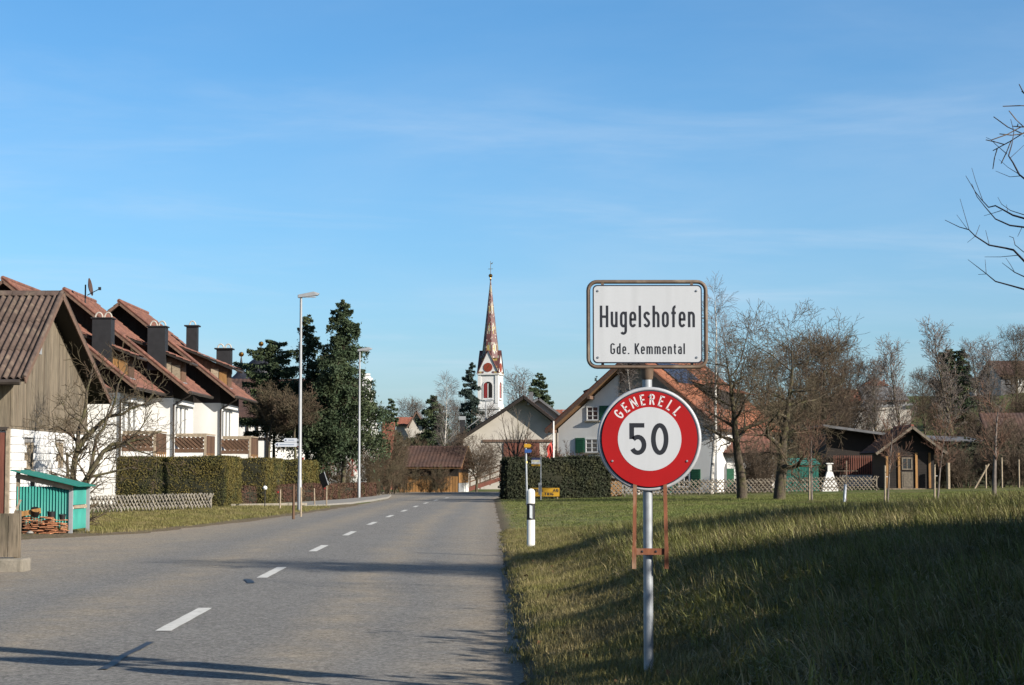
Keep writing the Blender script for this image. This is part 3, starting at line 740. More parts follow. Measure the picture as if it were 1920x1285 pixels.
# ------------------------------------------------------------------ lettering: constant-width strokes
def arc(cx, cy, rx, ry_, a0, a1, k=12):
    return [(cx + rx * math.cos(R(a0 + (a1 - a0) * i / k)), cy + ry_ * math.sin(R(a0 + (a1 - a0) * i / k))) for i in range(k + 1)]
O_ = arc(.155, .51, .105, .16, 0, 180) + arc(.155, .21, .105, .16, 180, 360) + [(.26, .51)]
G = {
 'H': (.38, [[(.05, 0), (.05, 1)], [(.33, 0), (.33, 1)], [(.05, .49), (.33, .49)]]),
 'u': (.31, [[(.05, .72)] + arc(.155, .21, .105, .16, 180, 360) + [(.26, .3)], [(.26, .72), (.26, 0)]]),
 'g': (.31, [O_, [(.26, .72)] + arc(.155, -.16, .105, .13, 0, -150)]),
 'e': (.31, [[(.05, .36), (.26, .36)] + arc(.155, .51, .105, .16, 0, 180) + arc(.155, .21, .105, .16, 180, 335)]),
 'l': (.10, [[(.05, 0), (.05, 1)]]),
 's': (.30, [arc(.15, .53, .10, .14, 15, 195) + [(.08, .44), (.15, .36), (.22, .28)] + arc(.15, .19, .10, .14, 15, -165)]),
 'h': (.31, [[(.05, 0), (.05, 1)], [(.05, .45)] + arc(.155, .51, .105, .16, 180, 0) + [(.26, 0)]]),
 'o': (.31, [O_]),
 'f': (.22, [[(.10, 0), (.10, .82)] + arc(.20, .82, .10, .14, 180, 90), [(0, .66), (.21, .66)]]),
 'n': (.31, [[(.05, 0), (.05, .72)], [(.05, .45)] + arc(.155, .51, .105, .16, 180, 0) + [(.26, 0)]]),
 'd': (.31, [O_, [(.26, 1), (.26, 0)]]),
 'a': (.30, [[(.25, 0), (.25, .53)] + arc(.15, .53, .10, .14, 0, 165), [(.25, .42), (.16, .42)] + arc(.15, .235, .10, .185, 90, 270) + [(.17, .05), (.25, .12)]]),
 'm': (.50, [[(.05, 0), (.05, .72)], [(.05, .45)] + arc(.15, .53, .10, .14, 180, 0) + [(.25, 0)], [(.25, .45)] + arc(.35, .53, .10, .14, 180, 0) + [(.45, 0)]]),
 't': (.22, [[(.10, .92), (.10, .16)] + arc(.20, .16, .10, .11, 180, 275), [(0, .66), (.21, .66)]]),
 'G': (.37, [arc(.185, .78, .135, .17, 20, 180) + arc(.185, .22, .135, .17, 180, 360) + [(.32, .46), (.19, .46)]]),
 'K': (.36, [[(.05, 0), (.05, 1)], [(.33, 1), (.06, .42)], [(.13, .56), (.34, 0)]]),
 '.': (.10, [[(.05, 0), (.05, .11)]]),
 ' ': (.16, []),
 'N': (.50, [[(.05, 0), (.05, 1)], [(.06, .95), (.44, .05)], [(.45, 0), (.45, 1)]]),
 'E': (.38, [[(.05, 0), (.05, 1)], [(.05, .95), (.36, .95)], [(.05, .51), (.33, .51)], [(.05, .05), (.36, .05)]]),
 'R': (.40, [[(.05, 0), (.05, 1)], [(.05, .95), (.2, .95)] + arc(.2, .73, .14, .22, 90, -90) + [(.05, .51)], [(.2, .51), (.37, 0)]]),
 'L': (.33, [[(.05, 0), (.05, 1)], [(.05, .05), (.33, .05)]]),
 'Gw': (.46, [arc(.24, .5, .19, .45, 40, 330) + [(.42, .46), (.25, .46)]]),
 'I': (.10, [[(.05, 0), (.05, 1)]]),
 'S': (.40, [arc(.2, .74, .15, .21, 20, 200) + [(.2, .5)] + arc(.2, .26, .15, .21, 20, -160)]),
 'A': (.46, [[(.03, 0), (.23, 1), (.43, 0)], [(.1, .3), (.36, .3)]]),
 'T': (.40, [[(.2, 0), (.2, 1)], [(.02, .95), (.38, .95)]]),
 '5': (.50, [[(.45, .935), (.065, .935), (.065, .50)], arc(.25, .315, .19, .25, 137, -150, 20)]),
 '0': (.52, [arc(.26, .5, .195, .435, 0, 360, 32)]),
}
def stroke(b_, pts, w_, T):
    """ribbon of width w along a polyline, mapped by T(x, y)"""
    P = [Vector((p[0], p[1])) for p in pts]; Q = [P[0]]
    for p in P[1:]:
        if (p - Q[-1]).length > 1e-4: Q.append(p)
    P = Q; k = len(P)
    closed = (P[0] - P[-1]).length < 1e-3
    l_, r_ = [], []
    for i in range(k):
        if closed: a, c_ = P[i-1] if i else P[-2], P[(i+1) % k] if i < k-1 else P[1]
        else: a, c_ = P[max(i-1, 0)], P[min(i+1, k-1)]
        d1 = (P[i] - a).normalized() if (P[i] - a).length > 1e-6 else (c_ - P[i]).normalized()
        d2 = (c_ - P[i]).normalized() if (c_ - P[i]).length > 1e-6 else d1
        n1 = Vector((-d1.y, d1.x)); n2 = Vector((-d2.y, d2.x)); m_ = (n1 + n2)
        if m_.length < 1e-4: m_ = n1
        m_.normalize(); s_ = min(2.0, 1 / max(.4, m_.dot(n1)))
        l_.append(P[i] + m_ * w_/2 * s_); r_.append(P[i] - m_ * w_/2 * s_)
    for i in range(k - 1):
        b_.add([T(*l_[i]), T(*r_[i]), T(*r_[i+1]), T(*l_[i+1])], [(0, 1, 2, 3)])
def text_line(par, mk, txt, x0, x1, zb, cap, y, w_=.105, gap=.115):
    tot = sum(G[c_][0] for c_ in txt) + gap * (len(txt) - 1); sx = (x1 - x0) / tot; x = 0; lay = 0
    for c_ in txt:
        gw, st = G[c_]; b_ = MB()
        for s_ in st:
            lay += 1; yy = y - 0.00012 * (lay % 4)
            stroke(b_, s_, w_, lambda u, v, x=x, yy=yy: (x0 + (x + u) * sx, yy, zb + v * cap))
        if st: b_.build('letter', M[mk], par)
        x += gw + gap

def rrect(hw, hh, r, k=6):
    P = []
    for cx, cz, a0 in ((hw - r, hh - r, 0), (-hw + r, hh - r, 90), (-hw + r, -hh + r, 180), (hw - r, -hh + r, 270)):
        P += [(cx + r * math.cos(R(a0 + 90*i/k)), cz + r * math.sin(R(a0 + 90*i/k))) for i in range(k + 1)]
    return P

# ------------------------------------------------------------------ the road sign in the foreground
SY = 12.0; PXM = SY / FPX
sp = at(1216.5, 1238, SY); sp.z = gz(sp.x, SY)
sign = thing('road_sign', 'white place-name board above round red 50 speed sign on one grey post', 'road sign', sp)
def sz(py): return at(1216, py, SY).z - sp.z
def sx_(px, py=700): return at(px, py, SY).x - sp.x
b_ = MB(); b_.tube([(0, 0.02, -.3), (0, 0.02, sz(708))], .030, 20); b_.build('post', M['galvanised'], sign, smooth=True)
cx, cz = sx_(1213.7, 608), sz(608)
b_ = MB(); b_.lathe([(.031, 0), (.036, .01), (.040, .06), (.044, .07)], 20, (0, .02, sz(712))); b_.build('collar', M['tube_brown'], sign, smooth=True)
b_ = MB(); b_.tube([(cx + p[0], .02, cz + p[1]) for p in rrect(.369, .268, .055)], .0125, 12, closed=True); b_.build('board_frame', M['tube_brown'], sign, smooth=True)
for s_ in (-1, 1):
    for t_ in (-1, 1):
        b_ = MB(); b_.bar((cx + s_*.28, .012, cz + t_*.235), (cx + s_*.28, .012, cz + t_*.262), .018, .006); b_.build('frame_clip', M['tube_brown'], sign)
b_ = MB(); b_.prism([(cx + p[0], cz + p[1]) for p in rrect(.3425, .246, .028)], 'y', -.004, .006); pan = b_.build('place_name_board', M['sign_edge'], sign)
b_ = MB(); b_.prism([(cx + p[0], cz + p[1]) for p in rrect(.335, .2385, .024)], 'y', -.007, -.0042); b_.build('board_face', M['sign_white'], pan)
text_line(pan, 'print_black', 'Hugelshofen', sx_(1125, 600), sx_(1302.5, 600), sz(614), .136, -.0076, .115, .125)
text_line(pan, 'print_black', 'Gde. Kemmental', sx_(1144.6, 655), sx_(1283.9, 655), sz(664.3), .0675, -.0076, .12, .15)
for s_ in (-1, 1):
    for t_ in (-1, 1):
        b_ = MB(); b_.lathe([(.0, 0), (.006, .001), (.0075, .004), (.0075, .006)], 10); o = b_.build('screw', M['screw'], pan, (cx + s_*.309, -.0072, cz + t_*.209), smooth=True); o.rotation_euler = (math.pi/2, 0, 0); o.location.y = -.0135; o.rotation_euler = (-math.pi/2, 0, 0)
dx_, dz_ = sx_(1217.3, 823), sz(823.5)
def disc(r, ya, yb, k=72): return MB().prism([(dx_ + r*math.cos(2*math.pi*i/k), dz_ + r*math.sin(2*math.pi*i/k)) for i in range(k)], 'y', ya, yb)
dsk = disc(.2975, -.036, -.026).build('speed_disc', M['sign_red'], sign)
disc(.3045, -.0255, -.022).build('disc_edge', M['sign_edge'], dsk)
disc(.198, -.0372, -.0362).build('disc_face', M['sign_white'], dsk)
for c_, x0 in (('5', -.1245), ('0', .010)):
    b_ = MB()
    for s_ in G[c_][1]: stroke(b_, s_, .142, lambda u, v: (dx_ + x0 + u*.204, -.0380, dz_ - .0985 + v*.196))
    b_.build('digit', M['print_black'], dsk)
for i, c_ in enumerate('GENERELL'):
    a_ = 141.0 - i * 13.75; gl = G['Gw' if c_ == 'G' else c_]; cap = .0655; sx = cap * 1.12; b_ = MB()
    er = Vector((math.cos(R(a_)), math.sin(R(a_)))); et = Vector((math.sin(R(a_)), -math.cos(R(a_))))
    for s_ in gl[1]:
        def T(u, v):
            p = er * (.2135 + v*cap) + et * ((u - gl[0]/2) * sx); return (dx_ + p.x, -.0372, dz_ + p.y)
        stroke(b_, s_, .135, T)
    b_.build('letter', M['letter_white'], dsk)
b_ = MB(); b_.tube([(dx_ + .312*math.cos(2*math.pi*i/64), -.012, dz_ + .312*math.sin(2*math.pi*i/64)) for i in range(64)], .0135, 10, closed=True); b_.build('disc_rim', M['tube_grey'], sign, smooth=True)
for px, py in ((1147.5, 865), (1287, 865), (1217.5, 744)):
    b_ = MB(); b_.lathe([(.0, 0), (.006, .001), (.0075, .004), (.0075, .006)], 10); o = b_.build('screw', M['screw'], dsk, (sx_(px, py), -.042, sz(py)), smooth=True); o.rotation_euler = (-math.pi/2, 0, 0)
for k_, (xa, xb, xc) in enumerate(((1190, 1188.5, 1188), (1246, 1248.5, 1248.5))):
    b_ = MB(); b_.bar((sx_(xa, 905), -.032, sz(905)), (sx_(xb, 1030), -.046, sz(1030)), .023, .006); b_.bar((sx_(xc, 1024), -.052, sz(1024)), (sx_(xc, 1066), -.052, sz(1066)), .026, .012)
    b_.build('bracket_strap', M['rust'], sign)
b_ = MB(); b_.box(sx_(1190, 1034), sx_(1247, 1034), -.046, -.034, sz(1040), sz(1028)); cb = b_.build('bracket_crossbar', M['rust'], sign)
for px in (1203, 1228.5):
    b_ = MB(); b_.lathe([(.0, 0), (.006, .001), (.0085, .004), (.0085, .008)], 6); o = b_.build('bolt', M['print_black'], cb, (sx_(px, 1034), -.051, sz(1034))); o.rotation_euler = (-math.pi/2, 0, 0)

# delineator post
p = at(995.5, 1043, 34); p.z = gz(p.x, 34)
dl = thing('marker_post', 'white roadside marker post with black band and reflector', 'marker post', p)
def dpost(z0, z1, k, dome=False, g=0.0):
    pr_ = [(.071 + g - .0*z, z) for z in np.linspace(z0, z1, 3)]
    if dome: pr_ += [(.071 * math.cos(a_), z1 + .065 * math.sin(a_)) for a_ in np.linspace(.2, 1.52, 6)]
    b_ = MB(); b_.lathe(pr_, 22, sx=1.0, sy=.62); return b_.build(k[0], M[k[1]], dl, smooth=True)
dpost(-.2, .50, ('lower_shaft', 'post_white')); dpost(.502, .787, ('black_band', 'black_plastic'), g=.0012); dpost(.789, .985, ('cap', 'post_white'), True)
b_ = MB(); b_.add([(-.022, -.0462, .54), (.026, -.0462, .52), (.026, -.0462, .745), (-.022, -.0462, .765), (-.022, -.03, .54), (.026, -.03, .52), (.026, -.03, .745), (-.022, -.03, .765)],
    [(0, 1, 2, 3), (4, 7, 6, 5), (0, 4, 5, 1), (1, 5, 6, 2), (2, 6, 7, 3), (3, 7, 4, 0)]); b_.build('reflector', M['reflector'], dl)
# ------------------------------------------------------------------ left: barn at the roadside
BX = -12.75                                             # plane of the gable that faces the road
barn = thing('timber_barn', 'old barn with corrugated roof, weathered board gable and white block base', 'barn', (BX, 49.0, 0))
YF, YA, YR = -0.7, 3.2, 9.7                            # front eave, ridge, rear eave (from y = 49)
ZF, ZA, ZR = 3.82, 6.33, 3.62
def barn_roof_z(y): return np.interp(y, [YF, YA, YR], [ZF, ZA, ZR])
b_ = MB(); b_.prism([(0.05, 0), (8.6, 0), (8.6, 3.55), (YA, 6.15), (0.05, 4.0)], 'x', -9.0, -0.06); b_.build('wall', M['mortar'], barn)
# white blocks of the base, laid in courses
hb, lb = 0.2, 0.5
holes = [(1.55, 2.15, 1.55, 2.25), (5.0, 5.55, 1.6, 2.3)]
for r_ in range(13):
    y = -(r_ % 2) * .25
    while y < 8.6:
        y0, y1 = max(y, 0), min(y + lb, 8.6); z0 = r_ * hb; y += lb
        if y1 - y0 < .06: continue
        if any(y0 < h_[1] and y1 > h_[0] and z0 < h_[3] and z0 + hb > h_[2] for h_ in holes): continue
        piece('block', barn, 'white_block', (-.025, (y0 + y1)/2, z0 + hb/2), (.07, y1 - y0 - .012, hb - .012))
for h_ in holes:
    window(barn, (-.03, (h_[0] + h_[1])/2, h_[2] + .02), h_[1] - h_[0], h_[3] - h_[2], R(90), 2, 1, 'old_wood', False)
b_ = MB(); b_.box(-.06, .012, 0, 8.6, 2.605, 2.66); b_.build('sill_beam', M['plank_wood'], barn)
rr = random.Random(4); y = 0.0
while y < 8.58:                                        # upright boards of the gable
    bw = rr.uniform(.16, .24); y1 = min(y + bw, 8.6); zt = min(float(barn_roof_z(y)), float(barn_roof_z(y1))) - .12
    piece('board', barn, 'grey_board', (-.015 + rr.uniform(-.008, .008), (y + y1)/2, (2.67 + zt)/2), (.05, y1 - y - .008, zt - 2.67)); y = y1
# front wall under the eave: red-brown sliding door, boards above
b_ = MB(); b_.box(-9.0, -.06, -.02, .05, 2.62, 3.7); b_.build('front_boarding', M['grey_board'], barn)
dr_ = thing_door = MB().box(-4.2, -.13, -.09, -.03, .05, 2.5).build('sliding_door', M['red_brown_board'], barn)
for k_ in range(16): b_ = MB(); b_.box(-4.14 + k_*.25 + .006, -4.14 + k_*.25 + .24, -.105, -.0901, .05, 2.5); b_.build('board', M['red_brown_board'], dr_)
b_ = MB(); b_.box(-.12, -.03, -.13, -.02, 0, 2.6); b_.build('door_post', M['old_wood'], barn)
b_ = MB(); b_.box(-4.4, -.08, -.15, -.02, 2.56, 2.64); b_.build('door_rail', M['gutter'], barn)
b_ = MB(); b_.box(-9.0, -.06, -.02, .045, 0.0, 2.55); b_.build('front_wall', M['white_block'], barn)
# corrugated fibre-cement sheets, overlapping in rows
def corr(u_w, v0, v1, y0z0, y1z1, nw, lift):
    k = nw * 8 + 1; xx = np.linspace(0, u_w, k); hh = .034 * np.cos(np.linspace(0, nw * 2 * math.pi, k))
    A = np.array(y0z0); B_ = np.array(y1z1); d = (B_ - A); nn = np.array([-d[1], d[0]]) / np.linalg.norm(d); nn *= np.sign(nn[1])
    rows = []
    for t in (v0, v1):
        l = lift + (.018 if t == v0 else 0)
        P = A + d * t; rows.append(np.stack([xx, P[0] + nn[0]*(hh + l), P[1] + nn[1]*(hh + l)], 1))
    Vv = np.concatenate(rows + [r_ - np.array([0, nn[0]*.012, nn[1]*.012]) for r_ in rows])
    i = np.arange(k - 1)
    F = np.concatenate([np.stack([i, i+1, i+1+k, i+k], 1), np.stack([i+2*k, i+3*k, i+1+3*k, i+1+2*k], 1), np.stack([i, i+2*k, i+1+2*k, i+1], 1)])
    return raw_mesh('sheet', Vv, F, M['fibre_cement'], False)
XO = 0.48                                              # verge overhang beyond the gable
for side, (A_, B_) in enumerate((((YF, ZF), (YA, ZA)), ((YR, ZR), (YA, ZA)))):
    nrow = 3 if side == 0 else 4
    for r_ in range(nrow):
        me = corr(0.88, r_/nrow - (.02 if r_ else 0.0), (r_ + 1)/nrow + .0, A_, B_, 5, .03)
        for c_ in range(10):
            link('sheet', me, barn, (XO - .88 * (c_ + 1), 0, .0))
b_ = MB()
for c_ in range(20):
    b_.prism([(YA - .16, ZA - .04), (YA - .15, ZA + .0), (YA, ZA + .11), (YA + .15, ZA + .0), (YA + .16, ZA - .04), (YA, ZA + .07)], 'x', XO - .45*(c_+1) + .01, XO - .45*c_)
b_.build('ridge_cap', M['fibre_cement'], barn)
for (ya, za, yb, zb) in ((YF, ZF, YA, ZA), (YR, ZR, YA, ZA)):
    b_ = MB(); b_.slab((XO - .02, ya, za - .01), (-9.3, 0, 0), (0, yb - ya, zb - za), .05); b_.build('roof_boarding', M['dark_wood'], barn)
    b_ = MB(); b_.bar((XO + .005, ya, za - .03), (XO + .005, yb, zb - .03), .17, .035, (1, 0, 0)); b_.build('verge_board', M['verge_board'], barn)
    b_ = MB(); b_.tube([(XO - .02, ya, za + .06), (XO - .02, yb, zb + .08)], .055, 8); b_.build('verge_cap', M['fibre_cement'], barn)
b_ = MB(); b_.tube([(XO - .1, YF - .08, ZF - .07), (-8.8, YF - .08, ZF - .07)], .075, 8); b_.build('gutter', M['gutter'], barn)
# nesting box under the front of the gable
nb = thing('nesting_box', 'small grey nesting box high on the barn gable', 'bird box', (BX + .02, 50.95, 4.62))
MB().box(0, .2, -.13, .13, 0, .38).build('box_body', M['lamp_grey'], nb); MB().slab((-.02, -.16, .44), (0, .32, 0), (.3, 0, -.06), .02).build('box_roof', M['plank_wood'], nb)
MB().tube([(.2, 0, .22), (.206, 0, .22)], .03, 10).build('entrance_hole', M['dark_hole'], nb)

# plank wall on a concrete footing at the edge of the frame
pw = thing('plank_fence', 'low grey plank wall at the left edge of the photo', 'fence', (-7.42, 29.0, 0))
x = 0.0
while x > -1.9:
    bw = rr.uniform(.13, .17); piece('plank', pw, 'plank_wood', (x - bw/2, rr.uniform(-.006, .006), .55), (bw - .012, .04, .66 + rr.uniform(-.015, .015))); x -= bw
b_ = MB(); b_.box(-1.95, -.05, .022, .08, .3, .38); b_.box(-1.95, -.05, .022, .08, .7, .78); b_.build('rail', M['plank_wood'], pw)
b_ = MB(); b_.box(-.09, .0, .082, .16, .1, .92); b_.box(-1.9, -1.8, .082, .16, .1, .92); b_.build('post', M['plank_wood'], pw)
b_ = MB(); b_.box(-2.2, .12, -.22, .3, -.1, .205); ft = b_.build('concrete_footing', M['concrete'], None, (-7.42, 29.0, 0), bevel=.03); tag(ft, 'rough concrete footing under the grey plank wall', 'footing')

# ------------------------------------------------------------------ teal corrugated lean-to with stacked tiles
gs = thing('garden_shelter', 'small teal corrugated lean-to beside the barn with a sloping green roof', 'shelter', (-11.85, 46.0, 0.05))
def ribbed(w_, h, pitch, axis, mk, amp=.018):
    k = int(w_ / pitch) * 6 + 1; t = np.linspace(0, w_, k); a_ = amp * np.cos(t / pitch * 2 * math.pi)
    z = np.array([0, h]); Vv = []
    for dd in (0, .006):
        for zz in z:
            Vv.append(np.stack([t, a_ + dd, np.full(k, zz)] if axis == 'x' else [-a_ - dd, t, np.full(k, zz)], 1))
    i = np.arange(k - 1); F = np.concatenate([np.stack([i, i+1, i+1+k, i+k], 1), np.stack([i+2*k, i+3*k, i+1+3*k, i+1+2*k], 1), np.stack([i+k, i+1+k, i+1+3*k, i+3*k], 1)])
    return raw_mesh('sheet', np.concatenate(Vv), F, M[mk], True)
link('front_sheet', ribbed(1.27, .98, .072, 'x', 'teal_sheet'), gs, (0, 0, .12))
link('side_sheet', ribbed(1.45, .50, .12, 'y', 'teal_sheet'), gs, (1.36, 0.06, .66)); link('side_sheet', ribbed(1.45, .48, .12, 'y', 'teal_sheet'), gs, (1.36, 0.06, .08))
MB().box(1.28, 1.36, -.05, .05, -.1, 1.16).build('post', M['lamp_grey'], gs); MB().box(1.36, 1.44, 1.42, 1.5, -.1, 1.12).build('post', M['lamp_grey'], gs)
MB().box(-.0, .08, .0, .08, -.1, 1.5).build('post', M['old_wood'], gs); MB().box(-.0, .08, 1.4, 1.48, -.1, 1.5).build('post', M['old_wood'], gs)
MB().bar((0, -.035, 1.36), (1.36, -.035, 1.06), .12, .04).build('rafter', M['old_wood'], gs)
MB().bar((0.05, .9, 1.40), (1.36, .9, 1.09), .10, .04).build('rafter', M['old_wood'], gs)
MB().box(1.28, 1.33, 0.06, 1.45, 1.04, 1.13).build('side_rail', M['old_wood'], gs); MB().box(1.37, 1.40, .06, 1.4, .575, .65).build('side_rail', M['old_wood'], gs)
MB().slab((-.08, -.22, 1.50), (0, 1.9, 0), (1.62, 0, -.38), .025).build('roof_sheet', M['teal_roof'], gs)

def tile_stack(name, label, loc, cols, rows, seed, grp='stacked clay tiles by the lean-to'):
    q = random.Random(seed); t = thing(name, label, 'tile stack', loc, 0, grp)
    for r_ in range(rows):
        for c_ in range(cols):
            if r_ > rows - 3 and q.random() < .35: continue
            piece('tile', t, 'clay', (c_*.17 + q.uniform(-.03, .03), q.uniform(-.05, .05), .02 + r_*.036), (.155, .30, .018), (q.uniform(-.12, .12), q.uniform(-.10, .10), q.uniform(-.3, .3)))
tile_stack('tile_stack', 'higher stack of old clay tiles left in front of the teal lean-to', (-11.42, 45.55, .05), 4, 11, 1)
tile_stack('tile_stack', 'lower stack of old clay tiles by the right post of the teal lean-to', (-10.98, 45.65, .05), 3, 9, 2)
def bucket(label, loc, r, h, tilt=(0, 0)):
    b_ = thing('bucket', label, 'bucket', loc, 0, 'black buckets on the tiles'); b_.rotation_euler = (tilt[0], tilt[1], 0)
    MB().lathe([(r*.78, 0), (r, h), (r*.93, h), (r*.72, .02)], 14).build('tub', M['black_plastic'], b_, smooth=True)
    MB().tube([(r*math.cos(a_), 0, h + .5*r*math.sin(a_)*.3) for a_ in np.linspace(0, math.pi, 7)], .006, 5).build('handle', M['black_plastic'], b_)
bucket('tipped black tub on top of the higher tile stack', (-11.28, 45.55, .47), .12, .17, (.5, .3)); bucket('upright black pot on the lower tile stack', (-10.9, 45.6, .40), .1, .16); bucket('short wide black pot at the right of the lower tile stack', (-10.66, 45.7, .37), .085, .12)
b_ = MB(); b_.box(-.16, .16, -.14, .14, 0, .42); cr = b_.build('black_crate', M['black_plastic'], None, (-11.72, 45.6, .05), bevel=.015); tag(cr, 'black plastic crate left of the clay tiles', 'crate')
b_ = MB(); b_.bar((0, 0, 0), (.5, .02, .09), .12, .03); lt = b_.build('loose_board', M['honey_board'], None, (-11.62, 45.45, .5)); tag(lt, 'pale board lying across crate and tile stack', 'board')
b_ = MB(); b_.bar((0, 0, 0), (.16, .1, .42), .045, .02); lt = b_.build('leaning_lath', M['old_wood'], None, (-11.82, 45.62, .42)); tag(lt, 'pale lath leaning on the teal sheet', 'lath')
b_ = MB(); b_.lathe([(.05, 0), (.085, .02), (.06, .06), (.02, .075)], 7); o = b_.build('white_stone', M['rock'], None, (-11.27, 45.1, .05), smooth=True); tag(o, 'small white stone on the ground before the tiles', 'stone')

# ------------------------------------------------------------------ lattice fences
def lattice(name, label, a, b, h, step, mk, lean=1.0, zb=.06, posts=6, wid=.045):
    a, b = Vector(a), Vector(b); t = b - a; Ln = t.length; ang = math.atan2(t.y, t.x)
    f = thing(name, label, 'fence', (a.x, a.y, a.z), ang); sl = (b.z - a.z) / Ln
    k = int(Ln / step); L_ = math.hypot(h, h * lean); th = math.atan2(h, h * lean)
    q = random.Random(9)
    for i in range(k):
        for s_ in (1, -1):
            x = (i + .5) * step + q.uniform(-.02, .02)
            if x - h*lean/2 < -.1 or x + h*lean/2 > Ln + .1: continue
            piece('slat', f, mk, (x, s_ * .018, zb + h/2 + sl*x + q.uniform(-.012, .012)), (L_*q.uniform(.95, 1.04), .025, wid), (0, -th * s_ + q.uniform(-.05, .05), 0))
    for i in range(posts):
        x = .05 + (Ln - .1) * i / (posts - 1); piece('post', f, mk, (x, .07, h*.52 + sl*x), (.07, .07, h * 1.15))
    for z in (.25, .78): b_ = MB(); b_.bar((0, .045, zb + h*z), (Ln, .045, zb + h*z + sl*Ln), .05, .024); b_.build('rail', M[mk], f)
    return f
lattice('lattice_fence', 'pale low lattice fence along the grass verge beside the teal lean-to', (-13.9, 63.2, .12), (-11.15, 71.8, .12), .53, .25, 'lattice_grey', .95, posts=5)

# ------------------------------------------------------------------ terraced houses stepping along the road
RUN, RISE = 5.85, 4.7
def row_house(k, xe, y0, ze, ln, label, balc=True):
    h = thing('terraced_house', label, 'house', (xe, y0, 0), 0, 'staggered terraced houses')
    sl = RISE / RUN
    xw = -.87; yw = .8                                   # wall set back from eave and verge
    zw = 4.95
    ye = ln - .05
    b_ = MB(); b_.box(-2*RUN + .87, xw, yw, ye, -.1, zw); b_.build('wall', M['white_plaster'], h)
    gp = [(xw + .0, zw + .002), (xw, ze + .87*sl - .12), (-RUN, ze + RISE - .12), (-2*RUN + .87, ze + .87*sl - .12), (-2*RUN + .87, zw + .002)]
    MB().prism(gp, 'y', yw + .03, ye).build('gable', M['dark_wood'], h)
    # gable boarding, board by board
    x = xw
    while x > -RUN * 1.25:
        xb = x - .42; zt = ze + min(-x, -xb if -xb < RUN else 2*RUN + xb) * sl - .14
        if zt - zw > .1: piece('board', h, 'dark_wood', ((x + xb)/2, yw + .012, (zw + zt)/2 + .01), (.405, .03, zt - zw - .02))
        x = xb
    # main roof: two slopes
    for s_, x0 in ((1, 0), (-1, -2*RUN)):
        MB().slab((x0, 0, ze - .05), (0, ln, 0), (-RUN*s_, 0, RISE), .12).build('roof_slab', M['dark_wood'], h)
        tile_roof(h, 'tile_red', (x0, 0, ze - .045), (0, ln, 0), (-RUN*s_, 0, RISE), .3, .36, .04)
    MB().tube([(-RUN, -.03, ze + RISE + .0), (-RUN, ln, ze + RISE + .0)], .11, 8).build('ridge_tiles', M['tile_red'], h)
    MB().bar((.02, -.015, ze - .12), (-RUN, -.015, ze + RISE - .12), .14, .03).build('verge_board', M['verge_board'], h)
    MB().bar((-2*RUN, -.015, ze - .12), (-RUN, -.015, ze + RISE - .12), .14, .03).build('verge_board', M['verge_board'], h)
    MB().tube([(.0, .02, ze + .03), (-RUN, .02, ze + RISE + .03)], .085, 8).build('verge_tiles', M['tile_red'], h)
    MB().tube([(.07, -.05, ze - .1), (.07, ln, ze - .1)], .075, 8).build('gutter', M['gutter'], h)
    MB().tube([(.07, .12, ze - .15), (.0, .15, ze - .25), (xw + .05, .72, zw - .32), (xw + .05, .72, 0)], .045, 8).build('downpipe', M['gutter'], h)
    # shed dormer with boarded cheek
    fa, fb = .44, .92; za = ze + RISE*(1 - fa); zb_ = za - (fb - fa)*RUN*.40
    xa, xb = -RUN*(1 - fa), -RUN*(1 - fb); zc = ze + RISE*(1 - fb)
    yd0, yd1 = .75, 1.9
    dm = MB().prism([(xa, za - .05), (xb, zb_ - .16), (xb, zc - .1)], 'y', yd0, yd1).build('dormer', M['brown_board'], h)
    x = xb
    while x > xa + .35:
        zt = zb_ + (xb - (x - .21))*.40*1.0; zt = min(za - (x - xa)*.40, za - (x - .21 - xa)*.40) - .17; zl = ze + (-(x))*sl + .02
        lo = ze + (-x) * sl - .02 
        if zt - lo > .1: piece('board', dm, 'brown_board', (x - .105, yd0 - .018, (lo + zt)/2), (.195, .035, zt - lo))
        x -= .21
    MB().slab((xb + .42, yd0 - .38, zb_ - .42*.40), (0, yd1 - yd0 + .5, 0), (xa - xb - .42, 0, za - zb_ + .42*.40), .1).build('dormer_roof', M['dark_wood'], h)
    tile_roof(h, 'tile_red', (xb + .42, yd0 - .40, zb_ - .42*.40 + .004), (0, yd1 - yd0 + .5, 0), (xa - xb - .42, 0, za - zb_ + .42*.40), .3, .36, .04, 'dormer_tiles')
    MB().tube([(xb + .48, yd0 - .42, zb_ - .26), (xb + .48, yd1 + .1, zb_ - .26)], .07, 8).build('dormer_gutter', M['gutter'], h)
    for j in range(2):
        zs = zc + .16 + j*.40*.80; MB().box(-.19, .19, -.05, 0, 0, zb_ - .32 + j*.15 - zs).build('closed_shutter', M[['honey_board', 'honey_board', 'old_wood', ['honey_board', 'old_wood'][j]][k]], dm, (xb - .26 - j*.42, yd0 - .038, zs))
    MB().slab((xb + .05, yd0 - .3, ze - (xb + .05)*sl - .0 + .05), (0, 1.6, 0), (-.55, 0, .55*sl), .02).build('lead_flashing', M['lamp_grey'], h)
    # chimney with two clay hoops
    xc = -RUN*.27; zt = ze + RISE*.63
    if k == 3: xc = None
    ch = None if k == 3 else MB().box(xc - .41, xc + .41, .18, .95, ze + RISE*.2, zt).build('chimney', M['black_metal'], h)
    if ch: MB().box(xc - .47, xc + .47, .12, 1.01, zt + .001, zt + .05).build('chimney_cap', M['black_metal'], ch)
    for s_ in ((-.2, .2) if ch else ()):
        MB().tube([(xc + s_ + .16*math.cos(a_), .55, zt + .05 + .24*math.sin(a_)) for a_ in np.linspace(0, math.pi, 9)], .035, 6).build('chimney_hoop', M['cream_plaster'], ch)
